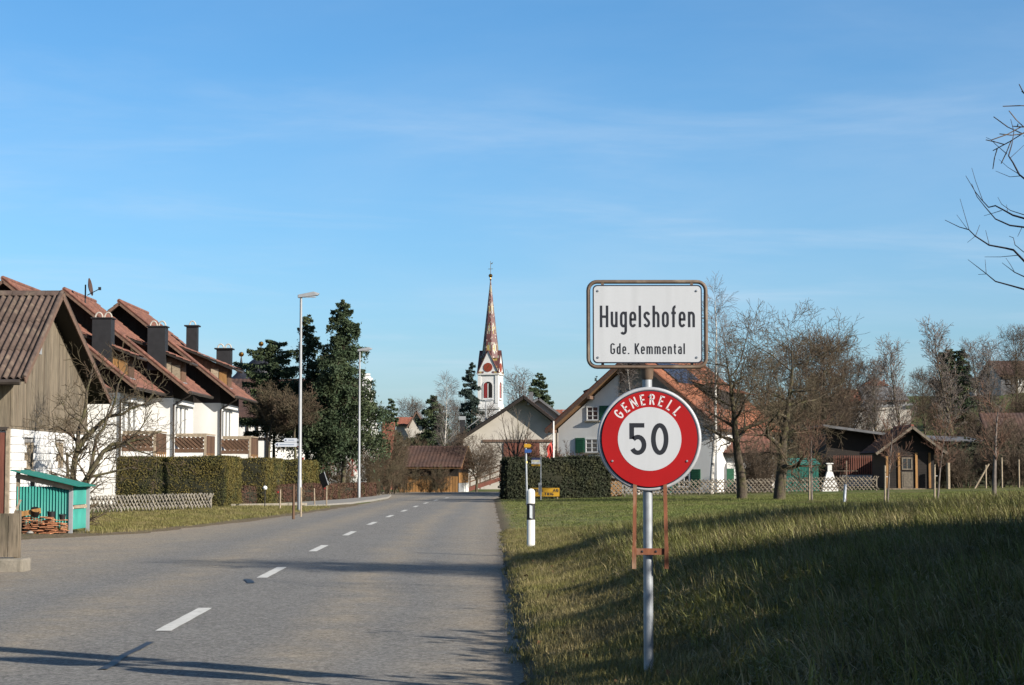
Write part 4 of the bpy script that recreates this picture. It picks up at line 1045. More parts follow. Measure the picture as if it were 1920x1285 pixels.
    # wall facing the road: tall windows, balcony, awning box
    wy = yw + 2.5
    for j in range(3): window(h, (xw - .005, yw + .75 + j*1.15, 3.15), 1.0, 1.55, R(90), 1, 1, 'frame_white', False, .09)
    window(h, (xw - .005, yw + 2.0, .5), 2.2, 1.5, R(90), 2, 1)
    MB().box(.0 - .75, -.55, yw + .6, yw + 4.0, ze - .62, ze - .42).build('awning_box', M['frame_white'], h)
    if balc:
        bx0, bx1, by0, by1, bz = xw + .01, xw + 1.45, yw + .55, yw + 3.3, 2.02
        bal = MB().box(bx0, bx1, by0, by1, bz, bz + .38).build('balcony', M['white_plaster'], h)
        zt = bz + 1.22
        MB().box(bx0, bx1 + .04, by0 - .04, by0 + .05, zt - .10, zt + .06).build('handrail', M['old_wood'], bal)
        MB().box(bx1 - .05, bx1 + .04, by0 + .05, by1, zt, zt + .06).build('handrail', M['old_wood'], bal)
        MB().box(bx0, bx1 - .07, by0 - .02, by0 + .02, bz + .385, bz + .56).build('lower_rail', M['brown_board'], bal)
        q = random.Random(k)
        for i in range(9):                                # slanting boards facing the camera
            xm = bx0 - .25 + i*.21; xa_, xb_ = xm, xm + .62; z0, z1 = zt - .12, bz + .55
            if xa_ < bx0: z0 = z0 - (bx0 - xa_)/.62*(z0 - z1); xa_ = bx0
            if xb_ > bx1 - .1: z1 = z1 + (xb_ - bx1 + .1)/.62*(z0 - z1)*1.0; xb_ = bx1 - .1
            if xb_ - xa_ < .08: continue
            o = MB(); o.bar((xa_, by0 - .0, z0), (xb_, by0 - .0, z1), .175, .025); o.build('board', M['brown_board'], bal)
        for i in range(11): piece('board', bal, 'brown_board', (bx1 + .01, by0 + .14 + i*.245, (bz + zt)/2 + .12), (.03, .19, zt - bz - .3))
        MB().box(bx1 - .07, bx1 + .03, by0 - .03, by0 + .07, bz, zt).build('corner_post', M['old_wood'], bal)
        for i in range(6): piece('joist', bal, 'honey_board', (bx1 + .02, by0 + .12 + i*.48, bz + .19), (.03, .09, .34))
    return h
HX = [(-17.5, 77.0, 5.15), (-16.25, 83.0, 5.19), (-14.98, 89.0, 5.28), (-13.78, 95.6, 5.32)]
names = ['terraced house mostly hidden behind the barn, only its black chimney showing', 'terraced house nearest the barn with bare tree in front and satellite dish behind it',
         'middle terraced house with dark slanted balcony boards', 'farthest terraced house at the end of the row by the turrets']
rows_ = [row_house(i, *HX[i], 6.5 if i < 3 else 7.4, names[i], i > 0) for i in range(4)]
# satellite dish on the ridge of the second house
dp = at(160, 556, 89.6)
sdh = thing('satellite_dish', 'satellite dish on a short mast above the red roofs', 'satellite dish', dp)
MB().tube([(0, 0, -.6), (0, 0, .55)], .035, 8).build('mast', M['black_metal'], sdh)
b_ = MB(); b_.lathe([(.0, 0), (.2, .02), (.42, .09), (.43, .10), (.2, .035), (.0, .015)], 18, sy=.85); o = b_.build('dish', M['tile_dark'], sdh, (.16, -.05, .42), smooth=True); o.rotation_euler = (R(4), R(80), R(2))
MB().tube([(.1, -.05, .05), (.68, -.15, .33)], .02, 6).build('feed_arm', M['black_metal'], sdh); MB().box(.64, .76, -.2, -.1, .28, .42).build('receiver', M['black_metal'], sdh)
# extra chimneys at the far end of the row
def lone_chimney(px, py, Y, w_, hgt_, hoops, label):
    p = at(px, py, Y); c_ = thing('chimney', label, 'chimney', (p.x, p.y, p.z - hgt_), 0, 'chimneys of the far terraced roofs')
    MB().box(-w_/2, w_/2, -w_/2, w_/2, 0, hgt_).build('shaft', M['black_metal'], c_)
    MB().box(-w_/2 - .1, w_/2 + .1, -w_/2 - .1, w_/2 + .1, hgt_ + .001, hgt_ + .07).build('chimney_cap', M['black_metal'], c_)
    for i in range(hoops):
        x = (i - (hoops - 1)/2) * .4
        MB().tube([(x + .16*math.cos(a_), 0, hgt_ + .06 + .24*math.sin(a_)) for a_ in np.linspace(0, math.pi, 9)], .035, 6).build('chimney_hoop', M['cream_plaster'], c_)
lone_chimney(361, 613, 100.5, .56, 2.2, 1, 'tall black chimney with one hoop standing clear above the last red roof')
lone_chimney(421, 656, 102.2, .75, 1.3, 2, 'squat black chimney with two hoops at the end of the last red roof')

# hedges in front of the houses
rng = np.random.default_rng(21)
hedge('clipped_hedge', 'longest clipped thuja hedge, nearest the pale lattice fence', [(-15.6, 76, .05), (-11.35, 76, .05)], 2.0, 4.6, 'thuja', rng, 1000, .032, group='clipped thuja hedges')
hedge('clipped_hedge', 'middle clipped thuja hedge block left of the tall street lamp', [(-14.2, 84, .05), (-10.75, 84, .05)], 2.0, 6.8, 'thuja', rng, 700, .038, group='clipped thuja hedges')
hedge('clipped_hedge', 'farthest clipped thuja hedge block behind the tall street lamp', [(-14.6, 98, .05), (-10.9, 98, .05)], 2.0, 11.0, 'thuja', rng, 320, .055, group='clipped thuja hedges')
hedge('beech_hedge', 'low red-brown beech hedge along the footway', [(-11.95, 77.2, .05), (-9.6, 97.0, .05)], .80, .6, 'beech', rng, 900, .036, rough=.05)
hedge('beech_hedge', 'low smooth red-brown hedge ending at the white manor wall', [(-9.55, 97.3, .05), (-7.9, 112, .05)], .80, .55, 'beech', rng, 700, .04, rough=.025)

# lamp posts
def lamp(px, py, Y, H, label, arm=1.0, sgn=1):
    p = at(px, py, Y); p.z = 0
    l_ = thing('street_lamp', label, 'street lamp', p, 0, 'street lamps')
    MB().tube([(0, 0, -.2), (0, 0, 1.2), (0, 0, 1.22), (0, 0, H)], [.085, .082, .07, .045], 12).build('pole', M['lamp_grey'], l_, smooth=True)
    hd = MB(); hd.add([(-.12*sgn, -.10, H - .02), (-.12*sgn, .10, H - .02), (.62*sgn, .13, H + .07), (.62*sgn, -.13, H + .07), (-.12*sgn, -.07, H + .10), (-.12*sgn, .07, H + .10), (.48*sgn, .09, H + .22), (.48*sgn, -.09, H + .22), (.70*sgn, .09, H + .15), (.70*sgn, -.09, H + .15)],
        [(0, 1, 2, 3), (4, 7, 6, 5), (0, 3, 9, 7, 4), (1, 5, 6, 8, 2), (0, 4, 5, 1), (2, 8, 9, 3), (6, 7, 9, 8)]); h_ = hd.build('lamp_head', M['lamp_grey'], l_, bevel=.02)
    MB().box(*sorted((.1*sgn, .55*sgn)), -.08, .08, H + .0, H + .025).build('lamp_glass', M['sign_white'], h_)
    return l_
lamp(561.5, 962, 72, 8.05, 'tall street lamp with two direction boards, before the hedges')
lamp(673, 936, 105, 8.1, 'street lamp in front of the big spruce and white manor')
lamp(911, 917, 170, 7.75, 'distant street lamp before the cream barn gable')
lamp(1057, 905, 205, 7.9, 'small distant street lamp before the red roof beside the cream barn', sgn=1)
q = at(560, 829, 72)
for k_, (x0, x1, ya, yb) in enumerate(((531, 557, 822, 829.2), (515, 557, 829.8, 838))):
    A_ = at(x0, ya, 71.9); B_ = at(x1, yb, 71.9); o = thing('direction_board', ['upper short', 'lower long'][k_] + ' white arrow board pointing left on the tall street lamp', 'direction sign', (B_.x, 71.85, B_.z), 0, 'direction boards')
    w_ = B_.x - A_.x; h = A_.z - B_.z
    MB().prism([(-w_, h/2), (-w_ + h*.5, h), (0, h), (0, 0), (-w_ + h*.5, 0)], 'y', -.03, 0).build('board', M['arrow_board'], o)
    MB().prism([(-w_ + .05, h/2), (-w_ + .13, h*.8), (-w_ + .13, h*.2)], 'y', -.034, -.0302).build('arrow_head', M['navy_sign'], o)
    MB().box(-w_ + .2, -.1, -.033, -.0302, h*.36, h*.62).build('faded_lettering', M['board_text'], o)
    MB().box(0, .06, -.03, .0, h*.2, h*.8).build('clamp', M['galvanised'], o)

# stakes with a line
stk = [(525, 958, 74, 918), (550, 976, 60.5, 909), (564, 970, 64, 914), (590, 951, 82, 916), (612, 950, 83, 911)]
nm = ['slim stake left of the tall street lamp', 'thick brown stake nearest the road by the street lamp', 'pale stake right in front of the street lamp', 'slim stake between street lamp and dark notice board', 'pale stake carrying the tilted dark notice board']
for (px, py, Y, pt), lb_ in zip(stk, nm):
    p = at(px, py, Y); z = gz(p.x, Y); tp = at(px + random.Random(px).uniform(-1, 1), pt, Y)
    o = thing('wooden_stake', lb_, 'stake', (p.x, Y, z), 0, 'wooden stakes on the verge')
    MB().tube([(0, 0, -.1), (tp.x - p.x, 0, tp.z - z)], [.045 if px == 550 else .032, .04 if px == 550 else .028], 7).build('shaft', M['brown_board'] if px == 550 else M['old_wood'], o)
    if px in (525, 612): MB().lathe([(.0, 0), (.035, .02), (.035, .05), (0, .07)], 8, (-.08, -.03, (tp.z - z)*.82)).build('red_marker', M['sign_red'], o)
p = at(612, 912, 83)
nbd = thing('notice_board', 'small tilted dark board on the farthest stake', 'notice board', p, R(20)); nbd.rotation_euler = (0, R(-24), R(-35)); MB().box(-.2, .12, -.03, .0, -.0, .62).build('panel', M['black_plastic'], nbd)
MB().box(.12, .15, -.03, .0, 0, .62).build('panel_edge', M['lamp_grey'], nbd)
p = at(495, 917, 76.6); o = thing('garden_light', 'small white globe garden light above the brown hedge', 'lamp', (p.x, 76.9, 0.05))
MB().tube([(0, 0, 0), (0, 0, .74)], .02, 8).build('stem', M['black_metal'], o); MB().lathe([(.01, 0), (.07, .03), (.095, .09), (.07, .15), (.01, .18)], 14, (0, 0, .72)).build('globe', M['frame_white'], o, smooth=True)
# ------------------------------------------------------------------ white manor with stepped gable and onion turrets
mn = thing('manor_house', 'white manor with stepped gable and red striped shutters behind the spruces', 'manor', (-10.2, 127.0, 0))
WZ = 5.6
MB().box(-16, -.3, 0, 20, -.1, WZ).build('wall', M['white_plaster'], mn)
gp = [(0, 0)]; st = [(0, 4.4), (1.6, 4.4), (1.6, 5.0), (3.2, 5.0), (3.2, 5.75), (4.8, 5.75), (4.8, 6.5), (6.4, 6.5), (6.4, 7.25), (8.2, 7.25), (8.2, 8.15), (9.2, 8.35), (10.8, 8.35), (11.8, 8.15), (11.8, 7.25), (13.6, 7.25), (13.6, 6.5), (15.2, 6.5), (15.2, 5.75), (16.8, 5.75), (16.8, 5.0), (18.4, 5.0), (18.4, 4.4), (20, 4.4), (20, 0)]
MB().prism(gp + st, 'x', -.35, .05).build('stepped_gable', M['white_plaster'], mn)
for i, (y0, z0) in enumerate([(a_, b__) for a_, b__ in st[1:-1:2]]): MB().box(-.42, .12, y0 - .25, y0 + .25, z0 + .002, z0 + .12).build('step_cap', M['stone_white'], mn)
for s_, y0 in ((1, -.5), (-1, 20.5)):
    MB().slab((-.4, y0, 4.5), (-15.8, 0, 0), (0, 10.5*s_, 3.6), .12).build('roof_slab', M['dark_wood'], mn)
tile_roof(mn, 'tile_dark', (-16.2, -.5, 4.52), (15.8, 0, 0), (0, 10.5, 3.6), .3, .4)
def mpt(px, py): p = at(px, py, 127); return (p.x + 10.2, -.005, p.z)
for px, py, w_, h in ((536, 838, .85, 1.25), (640, 893, .8, 1.2), (460, 838, .8, 1.2), (587, 893, .7, 1.2)):
    p = mpt(px, py); window(mn, p, w_, h, 0, 2, 3)
    for s_ in (-1, 1):
        sx = p[0] + s_ * (w_/2 + .34)
        sh = MB().box(-.3, .3, -.07, -.01, 0, h + .1).build('shutter', M['shutter_white'], mn, (sx, -.005, p[2] - .05))
        rays = MB()
        for a_ in range(0, 360, 45):                      # red rays from the middle of the shutter
            a0, a1 = R(a_ - 9), R(a_ + 9); L_ = .62
            def cl(a): 
                t = min(.27/max(abs(math.cos(a)), 1e-6), (h/2 + .02)/max(abs(math.sin(a)), 1e-6)); return (t*math.cos(a), t*math.sin(a) + (h + .1)/2)
            P0, P1 = cl(a0), cl(a1); rays.prism([(0, (h + .1)/2), P0, P1], 'y', -.078, -.0705)
        rays.build('painted_rays', M['shutter_red'], sh)
# timber framed left wing, seen in fragments
tf = thing('half_timbered_wing', 'black and white half-timbered wall beside the last balcony', 'house', (-18.6, 122.0, 0))
MB().box(-1.5, 3.2, 0, 6, 0, 4.9).build('wall', M['white_plaster'], tf)
for i in range(8): piece('timber', tf, 'dark_wood', (-1.3 + i*.62, -.03, 2.6), (.16, .06, 4.6))
for z in (.8, 2.2, 3.6, 4.7): piece('timber', tf, 'dark_wood', (.85, -.045, z), (4.7, .05, .16))
MB().slab((-1.9, -.5, 4.8), (5.5, 0, 0), (0, 3.5, 2.0), .15).build('roof', M['tile_dark'], tf); MB().slab((-1.9, 6.5, 4.8), (5.5, 0, 0), (0, -3.5, 2.0), .15).build('roof', M['tile_dark'], tf)
def turret(px, py_ball, py_base, Y, rbase, prof, label):
    b0 = at(px, py_base, Y); t = thing('turret', label, 'turret', (b0.x, Y, 0), 0, 'dark onion turrets of the manor')
    H = at(px, py_ball, Y).z - b0.z; z0 = b0.z
    MB().lathe([(rbase*.82, 0), (rbase*.82, z0 - .15)], 8).build('tower_wall', M['white_plaster'], t)
    MB().lathe([(rbase*.88, z0 - .14), (rbase, z0)] + [(rbase*r_, z0 + H*zz) for r_, zz in prof] + [(.03, z0 + H*.97)], 16).build('onion_roof', M['onion_metal'], t, smooth=True)
    MB().lathe([(.02, 0), (.14, .05), (.2, .18), (.14, .31), (.02, .36)], 14, (0, 0, z0 + H*.95)).build('golden_ball', M['gold'], t, smooth=True)
turret(452, 667, 714, 138, 1.05, [(.92, .03), (.62, .14), (.38, .27), (.21, .42), (.12, .6), (.07, .8)], 'dark flared turret with golden ball left of the cedar')
turret(489, 647, 700, 140, 1.1, [(.98, .06), (1.0, .18), (.9, .32), (.62, .45), (.34, .55), (.16, .66), (.08, .82)], 'dark onion turret with golden ball behind the cedar')

# ------------------------------------------------------------------ brown shed at the end of the road
p = at(858, 925, 140); sh = thing('timber_shed', 'low shed with dark tiled roof and orange board walls at the road end', 'shed', (p.x, 140, -.05), R(-7))
SW, SD = 4.45, 5.4                                        # length to the left, depth
zr, ze_ = 3.5, 1.92
MB().box(-SW, 0, .5, SD, 0, 1.9).build('wall', M['dark_wood'], sh)
MB().prism([(.5, 1.92), (SD/2 + .2, zr - .15), (SD, 1.92)], 'x', -SW, -.02).build('gable', M['red_brown_board'], sh)
x = -SW
while x < -.05: piece('board', sh, 'honey_board', (x + .1, .47, .62), (.18, .04, 1.2)); x += .21
for i in range(22): piece('board', sh, 'red_brown_board' if True else '', (.015, .62 + i*.215, 2.0 + .62*(1 - abs(i - 10.5)/10.5)), (.04, .2, 1.25*(1 - abs(i - 10.5)/10.5) + .5))
for i in range(22): piece('board', sh, 'honey_board', (.012, .62 + i*.215, 1.12), (.04, .2, .75))
MB().box(-.02, .035, .5, 2.9, -.0, .73).build('door', M['lamp_grey'], sh); MB().box(-.02, .035, 2.95, SD, -.0, .73).build('door', M['frame_white'], sh)
for s_, y0 in ((1, -.45), (-1, SD + .75)):
    MB().slab((.35, y0, ze_ - .05), (-SW - .7, 0, 0), (0, (SD/2 + .6)*s_, zr - ze_), .1).build('roof_slab', M['honey_verge'], sh)
    tile_roof(sh, 'tile_dark', (-SW - .35, y0, ze_ - .04), (SW + .7, 0, 0), (0, (SD/2 + .6)*s_, zr - ze_), .27, .33, .05)
MB().bar((.37, SD + .75, ze_ - .08), (.37, SD/2 + .15, zr - .1), .16, .05, (1, 0, 0)).build('verge_board', M['honey_board'], sh)

# ------------------------------------------------------------------ cream barn with its gable to the road
p = at(982, 920, 165); cb_ = thing('cream_barn', 'large cream rendered barn whose gable faces the road', 'barn', (p.x, 165, 0))
za = at(982, 742, 165).z; 
def cz(px, py): q = at(px, py, 165); return (q.x - p.x, q.z)
Lx, Lz = cz(846, 832); Rx, Rz = cz(1056, 800)
MB().prism([(Lx + 1.0, 0), (Lx + 1.0, Lz + .45), (0, za - .2), (Rx - .9, Rz + .5), (Rx - .9, 0)], 'y', 1.1, 16).build('wall', M['cream_plaster'], cb_)
for (ex, ez) in ((Lx, Lz), (Rx, Rz)):
    MB().slab((ex, 0, ez), (0, 17, 0), (-ex, 0, za - ez), .25).build('roof_slab', M['dark_wood'], cb_)
    tile_roof(cb_, 'tile_dark', (ex, 0, ez + .01), (0, 17, 0), (-ex, 0, za - ez), .3, .4)
    MB().bar((ex, -.03, ez - .12), (0, -.03, za - .12), .2, .05).build('verge_board', M['dark_wood'], cb_)
a_ = cz(905, 826); b__ = cz(1036, 826)
MB().box(a_[0], b__[0], .98, 1.1, a_[1] - .12, a_[1] + .08).build('beam', M['verge_board'], cb_)
a_ = cz(944, 828); b__ = cz(1010, 920)
dd_ = MB().box(a_[0], b__[0], 1.02, 1.1, 0, a_[1] - .1).build('barn_door', M['red_brown_board'], cb_)
x = a_[0]
while x < b__[0] - .1: piece('board', dd_, 'red_brown_board', (x + .13, 1.0, (a_[1] - .1)/2), (.245, .03, a_[1] - .15)); x += .26
for t_ in (.12, .88): q_ = MB(); q_.bar((Rx*t_, .2, Rz*t_ + za*(1-t_) - .38), (Rx*t_, 1.12, Rz*t_ + za*(1-t_) - .38), .16, .2, (0, 0, 1)); q_.build('purlin_end', M['cream_plaster'], cb_)
q = cz(866, 780); c_ = MB().box(q[0] - .22, q[0] + .22, 2.0, 2.44, Lz, q[1] - .3).build('chimney', M['black_metal'], cb_); MB().box(q[0] - .28, q[0] + .28, 1.95, 2.5, q[1] - .299, q[1] + .02).build('chimney_hood', M['lamp_grey'], c_)
q = cz(880, 800); MB().slab((q[0] - .35, 2.8, q[1] - .1), (0, 1.5, 0), (1.1, 0, .85), .06).build('roof_hatch', M['lamp_grey'], cb_)
# second roof behind, a little to the right
p2 = at(1010, 760, 182); b2 = thing('grey_roofed_barn', 'grey roof of a second barn behind the cream gable', 'barn', (p2.x, 182, 0)); zb2 = at(1010, 745, 182).z
MB().prism([(-4, 0), (-4, zb2 - 3), (0, zb2 - .2), (3.1, zb2 - 2.4), (3.1, 0)], 'y', .6, 12).build('wall', M['cream_plaster'], b2)
MB().slab((4.0, 0, zb2 - 3.05), (0, 13, 0), (-4.0, 0, 3.05), .2).build('roof', M['slate_grey'], b2); MB().slab((-4.6, 0, zb2 - 3.05), (0, 13, 0), (4.6, 0, 3.05), .2).build('roof', M['slate_grey'], b2)
MB().box(-.9, -.5, 1, 1.5, zb2 - .8, zb2 + .55).build('chimney', M['slate_grey'], b2)
# ramp railing
ra = thing('ramp_railing', 'brown wooden railing of the ramp left of the dark hedge', 'railing', at(880, 919, 150)); ra.location.z = 0
for z in (.35, .75, 1.15): MB().bar((0, 0, z - .05), (3.2, .5, z + 1.15), .1, .06).build('rail', M['brown_board'], ra)
for i in range(5): piece('post', ra, 'brown_board', (.05 + i*.78, i*.12, .5 + i*.3), (.1, .1, 1.3))
MB().bar((-.1, .3, .1), (3.3, .8, 1.25), .3, .9, (0, 1, 0)).build('ramp_deck', M['red_brown_board'], ra)

# ------------------------------------------------------------------ church
CYD = 400.0
p = at(919.5, 885, CYD); ch = thing('church', 'white church tower with tall patterned spire above the roofs', 'church', (p.x, CYD, 0), R(-13))
def hz(py): return at(919, py, CYD).z
hw = 2.05
zb0 = gz(p.x, CYD) - 1
MB().box(-hw - .35, hw + .35, -hw - .35, hw + .35, zb0, hz(768)).build('tower_base', M['stone_white'], ch)
MB().box(-hw - .55, hw + .55, -hw - .55, hw + .55, hz(768) + .01, hz(764)).build('cornice', M['stone_white'], ch)
MB().box(-hw - .2, hw + .2, -hw - .2, hw + .2, hz(764) + .01, hz(758)).build('plinth', M['stone_white'], ch)
MB().box(-hw, hw, -hw, hw, hz(758) + .01, hz(704)).build('belfry', M['stone_white'], ch)
for sx in (-1, 1):
    for sy in (-1, 1): MB().box(*sorted((sx*(hw - .55), sx*(hw + .14))), *sorted((sy*(hw - .55), sy*(hw + .14))), hz(757), hz(705)).build('corner_pilaster', M['stone_white'], ch)
MB().box(-hw - .3, hw + .3, -hw - .3, hw + .3, hz(704) + .01, hz(701)).build('cornice', M['stone_white'], ch)
zg0, zg1 = hz(701) + .02, hz(659)
for k_ in range(4):
    rz = R(90 * k_)
    # arched belfry opening: reveal, two louvred lights
    h0, h1 = hz(747), hz(725)
    def arch(w_, z0, z1): return [(-w_, z0), (-w_, z1)] + [(w_*math.cos(a_), z1 + w_*math.sin(a_)) for a_ in np.linspace(math.pi, 0, 11)][1:-1] + [(w_, z1), (w_, z0)]
    o = MB().prism(arch(1.15, h0 - .2, h1), 'y', -hw - .13, -hw - .02).build('window_surround', M['stone_white'], ch, rz=rz)
    op = MB().prism(arch(.92, h0, h1), 'y', -hw - .15, -hw - .132).build('belfry_window', M['dark_hole'], ch, rz=rz)
    MB().prism([(-.82, h0), (-.82, h1 + .2)] + [(-.45 + .37*math.cos(a_), h1 + .2 + .5*math.sin(a_)) for a_ in np.linspace(math.pi, 0, 7)][1:] + [(-.08, h0)], 'y', -hw - .19, -hw - .152).build('louvre', M['louvre_red'], op)
    MB().box(-.07, .07, -hw - .22, -hw - .152, h0, h1 + .55).build('mullion', M['stone_white'], op)
    MB().box(-1.3, 1.3, -hw - .3, -hw - .15, h0 - .42, h0 - .21).build('sill', M['stone_white'], op)
    MB().prism([(-hw - .1, zg0), (0, zg1), (hw + .1, zg0)], 'y', -hw - .1, -hw + .25).build('clock_gable', M['stone_white'], ch, rz=rz)
    ck = MB().tube([(0, -hw - .2, hz(690)), (0, -hw - .11, hz(690))], .95, 24).build('clock_face', M['clock_red'], ch, rz=rz)
    hn = MB(); hn.bar((0, -hw - .22, hz(690)), (.28, -hw - .22, hz(690) + .45), .09, .02); hn.bar((0, -hw - .22, hz(690)), (-.52, -hw - .22, hz(690) - .4), .08, .02); hn.build('clock_hands', M['gold'], ck)
    # steep roofs of the gable running back to the spire
    for s_ in (-1, 1):
        V0 = [(0, -hw - .3, zg1 + .18), (s_*(hw + .32), -hw - .3, zg0 - .1), (s_*(hw + .32), -hw + 1.1, zg0 - .1), (0, 0.1, zg1 + .18)]
        NU, NV = 6, 9
        g_ = MB(); mt = ['spire_brown', 'spire_yellow', 'spire_white', 'spire_green']
        for a_ in range(NU):
            for b__ in range(NV):
                def Q(u, v):
                    A0 = Vector(V0[0]).lerp(Vector(V0[1]), v); B0 = Vector(V0[3]).lerp(Vector(V0[2]), v); return A0.lerp(B0, u)
                g_.cur = 0
                dd = abs(a_ + .5 - 3)/1.6 + abs((b__ % 5) - 2)/2.2
                g_.cur = 1 if dd < .8 else (3 if dd < 1.15 else 0)
                g_.add([Q(a_/NU, b__/NV), Q((a_+1)/NU, b__/NV), Q((a_+1)/NU, (b__+1)/NV), Q(a_/NU, (b__+1)/NV)], [(0, 1, 2, 3)])
        g_.build('gable_roof', [M[m_] for m_ in mt], ch, rz=rz)
z0, z1 = hz(672), hz(524)
g_ = MB(); NR, NC = 56, 5; Rr = 1.82
rq = random.Random(2)
for f_ in range(8):
    a0, a1 = R(f_*45 - 22.5), R(f_*45 + 22.5)
    for j in range(NR):
        for i in range(NC):
            def Q(u, v):
                r_ = Rr * (1 - v) ** 1.03 + .07
                A0 = Vector((r_*math.cos(a0), r_*math.sin(a0), 0)); B0 = Vector((r_*math.cos(a1), r_*math.sin(a1), 0)); q = A0.lerp(B0, u); q.z = z0 + (z1 - z0)*v; return q
            per = 14; jj = j % per; dd = abs(i - 2)/2.3 + abs(jj - per/2 + .5)/5.0
            if i in (0, NC - 1): mi_ = 2 if rq.random() < .22 else 0
            elif dd < .42: mi_ = 1
            elif dd < .9: mi_ = 3 if rq.random() < .75 else 1
            elif dd < 1.08: mi_ = 2 if rq.random() < .25 else 0
            else: mi_ = 0
            if rq.random() < .08: mi_ = rq.choice([0, 0, 2])
            g_.cur = mi_; g_.add([Q(i/NC, j/NR), Q((i+1)/NC, j/NR), Q((i+1)/NC, (j+1)/NR), Q(i/NC, (j+1)/NR)], [(0, 1, 2, 3)])
g_.cur = 0
so = g_.build('spire', [M['spire_brown'], M['spire_yellow'], M['spire_white'], M['spire_green']], ch)
fz = hz(526)
MB().lathe([(.13, 0), (.22, .15), (.13, .35), (.1, .6)], 12, (0, 0, fz)).build('finial_neck', M['gold'], so, smooth=True)
MB().lathe([(.05, 0), (.32, .15), (.44, .42), (.32, .7), (.05, .85)], 16, (0, 0, fz + .55)).build('golden_ball', M['gold'], so, smooth=True)
c_ = MB(); c_.tube([(0, 0, fz + 1.3), (0, 0, hz(490))], .045, 6); c_.bar((-.5, 0, fz + 2.4), (.5, 0, fz + 2.4), .1, .06); c_.add([(.0, -.02, hz(495)), (.55, -.02, hz(492)), (.3, -.02, hz(496)), (.0, .02, hz(495)), (.55, .02, hz(492)), (.3, .02, hz(496))], [(0, 1, 2), (5, 4, 3), (0, 3, 4, 1), (1, 4, 5, 2), (2, 5, 3, 0)])
c_.build('cross_and_weathercock', M['gold'], so)
b_ = MB(); b_.prism([(-6, zb0), (-6, hz(800)), (0, hz(775)), (6, hz(800)), (6, zb0)], 'y', 3, 26); b_.build('nave', M['stone_white'], ch)

# ------------------------------------------------------------------ white house with the orange roof, right of the road
PH = R(-25)
p = at(1047, 905, 120); hs_ = thing('farmhouse', 'white house with orange tiled roof and green shutters behind the road sign', 'house', (p.x, 120.0, 0), PH)
GW = 10.4; HL = 11.5; oh = .75
zA = 8.75; ZE = 4.05; xe0, xe1 = -.55, GW + .55; xm = GW/2; slp = (zA - ZE)/(xm - xe0)
def rz_(x): return zA - abs(x - xm)*slp
body = [(0, -.1), (0, rz_(0) - .3), (xm, zA - .3), (GW, rz_(GW) - .3), (GW, -.1)]
# gable wall with a recessed loggia: left pier, right pier, lower wall, back wall
xl_, xr_ = 4.0, 7.9; zl = 4.9
MB().prism([(0, -.1), (0, rz_(0) - .3), (xl_, rz_(xl_) - .3), (xl_, zl), (xl_, -.1)], 'y', 0, .3).build('gable_wall', M['white_plaster'], hs_)
MB().prism([(xr_, -.1), (xr_, rz_(xr_) - .3), (GW, rz_(GW) - .3), (GW, -.1)], 'y', 0, .3).build('gable_wall', M['white_plaster'], hs_)
MB().box(xl_ + .002, xr_ - .002, .0, .3, -.1, zl).build('gable_wall', M['white_plaster'], hs_)
MB().prism(body, 'y', 1.9, HL).build('body', M['white_plaster'], hs_)
MB().box(0, .25, .302, 1.9, -.1, rz_(0) - .3).build('side_wall', M['white_plaster'], hs_); MB().box(GW - .25, GW, .302, 1.9, -.1, rz_(GW) - .3).build('side_wall', M['white_plaster'], hs_)
MB().box(xl_ - .3, xr_ + .3, .303, 1.898, zl - .2, zl - .001).build('loggia_floor', M['plank_wood'], hs_)
MB().box(xl_ + .02, xr_ - .02, .05, .12, zl + .85, zl + .95).build('loggia_rail', M['dark_wood'], hs_)
for s_, x0 in ((1, xe0), (-1, xe1)):
    MB().slab((x0, -oh, ZE), (0, HL + 2*oh, 0), ((xm - x0), 0, zA - ZE), .14).build('roof_slab', M['honey_verge'], hs_)
    tile_roof(hs_, 'tile_orange', (x0, -oh, ZE + .01), (0, HL + 2*oh, 0), ((xm - x0), 0, zA - ZE), .3, .38, .05)
    MB().bar((x0, -oh - .02, ZE - .1), (xm, -oh - .02, zA - .1), .2, .05).build('verge_board', M['verge_board'], hs_)
    MB().tube([(x0, -oh + .05, ZE + .07), (xm, -oh + .05, zA + .07)], .1, 8).build('verge_tiles', M['tile_orange'], hs_)
MB().tube([(xm, -oh, zA + .06), (xm, HL + oh, zA + .06)], .13, 8).build('ridge_tiles', M['tile_orange'], hs_)
for t_ in (.06, .5): MB().box(xe0 + (xm - xe0)*t_ - .08, xe0 + (xm - xe0)*t_ + .1, -oh + .05, .0, ZE + (zA - ZE)*t_ - .42, ZE + (zA - ZE)*t_ - .22).build('purlin_end', M['verge_board'], hs_)
# solar panel and long dormer on the slope facing right
ur = Vector((xm - xe1, 0, zA - ZE)).normalized(); nr = Vector((ur.z, 0, -ur.x)).normalized()
if nr.z < 0: nr = -nr
for i in range(8):
    pp = Vector((xm, 1.4 + i*.62, zA)) - ur*2.9 + nr*.13
    MB().slab(pp, (0, .58, 0), ur*2.1, .05).build('solar_panel', M['solar'], hs_)
MB().prism([(xm + 1.9, rz_(xm + 1.9)), (xm + 4.2, rz_(xm + 1.9) - .7), (xm + 4.2, rz_(xm + 4.2))], 'y', 4.5, 8.5).build('dormer', M['dark_wood'], hs_)
tile_roof(hs_, 'tile_orange', (xm + 4.75, 4.0, rz_(xm + 1.9) - .8), (0, 5.2, 0), (-3.0, 0, .92), .3, .38, .05, 'dormer_tiles')
window(hs_, (xm + 4.2, 6.5, rz_(xm + 4.2) + .1), 2.2, .85, R(90), 3, 1, 'brown_board')
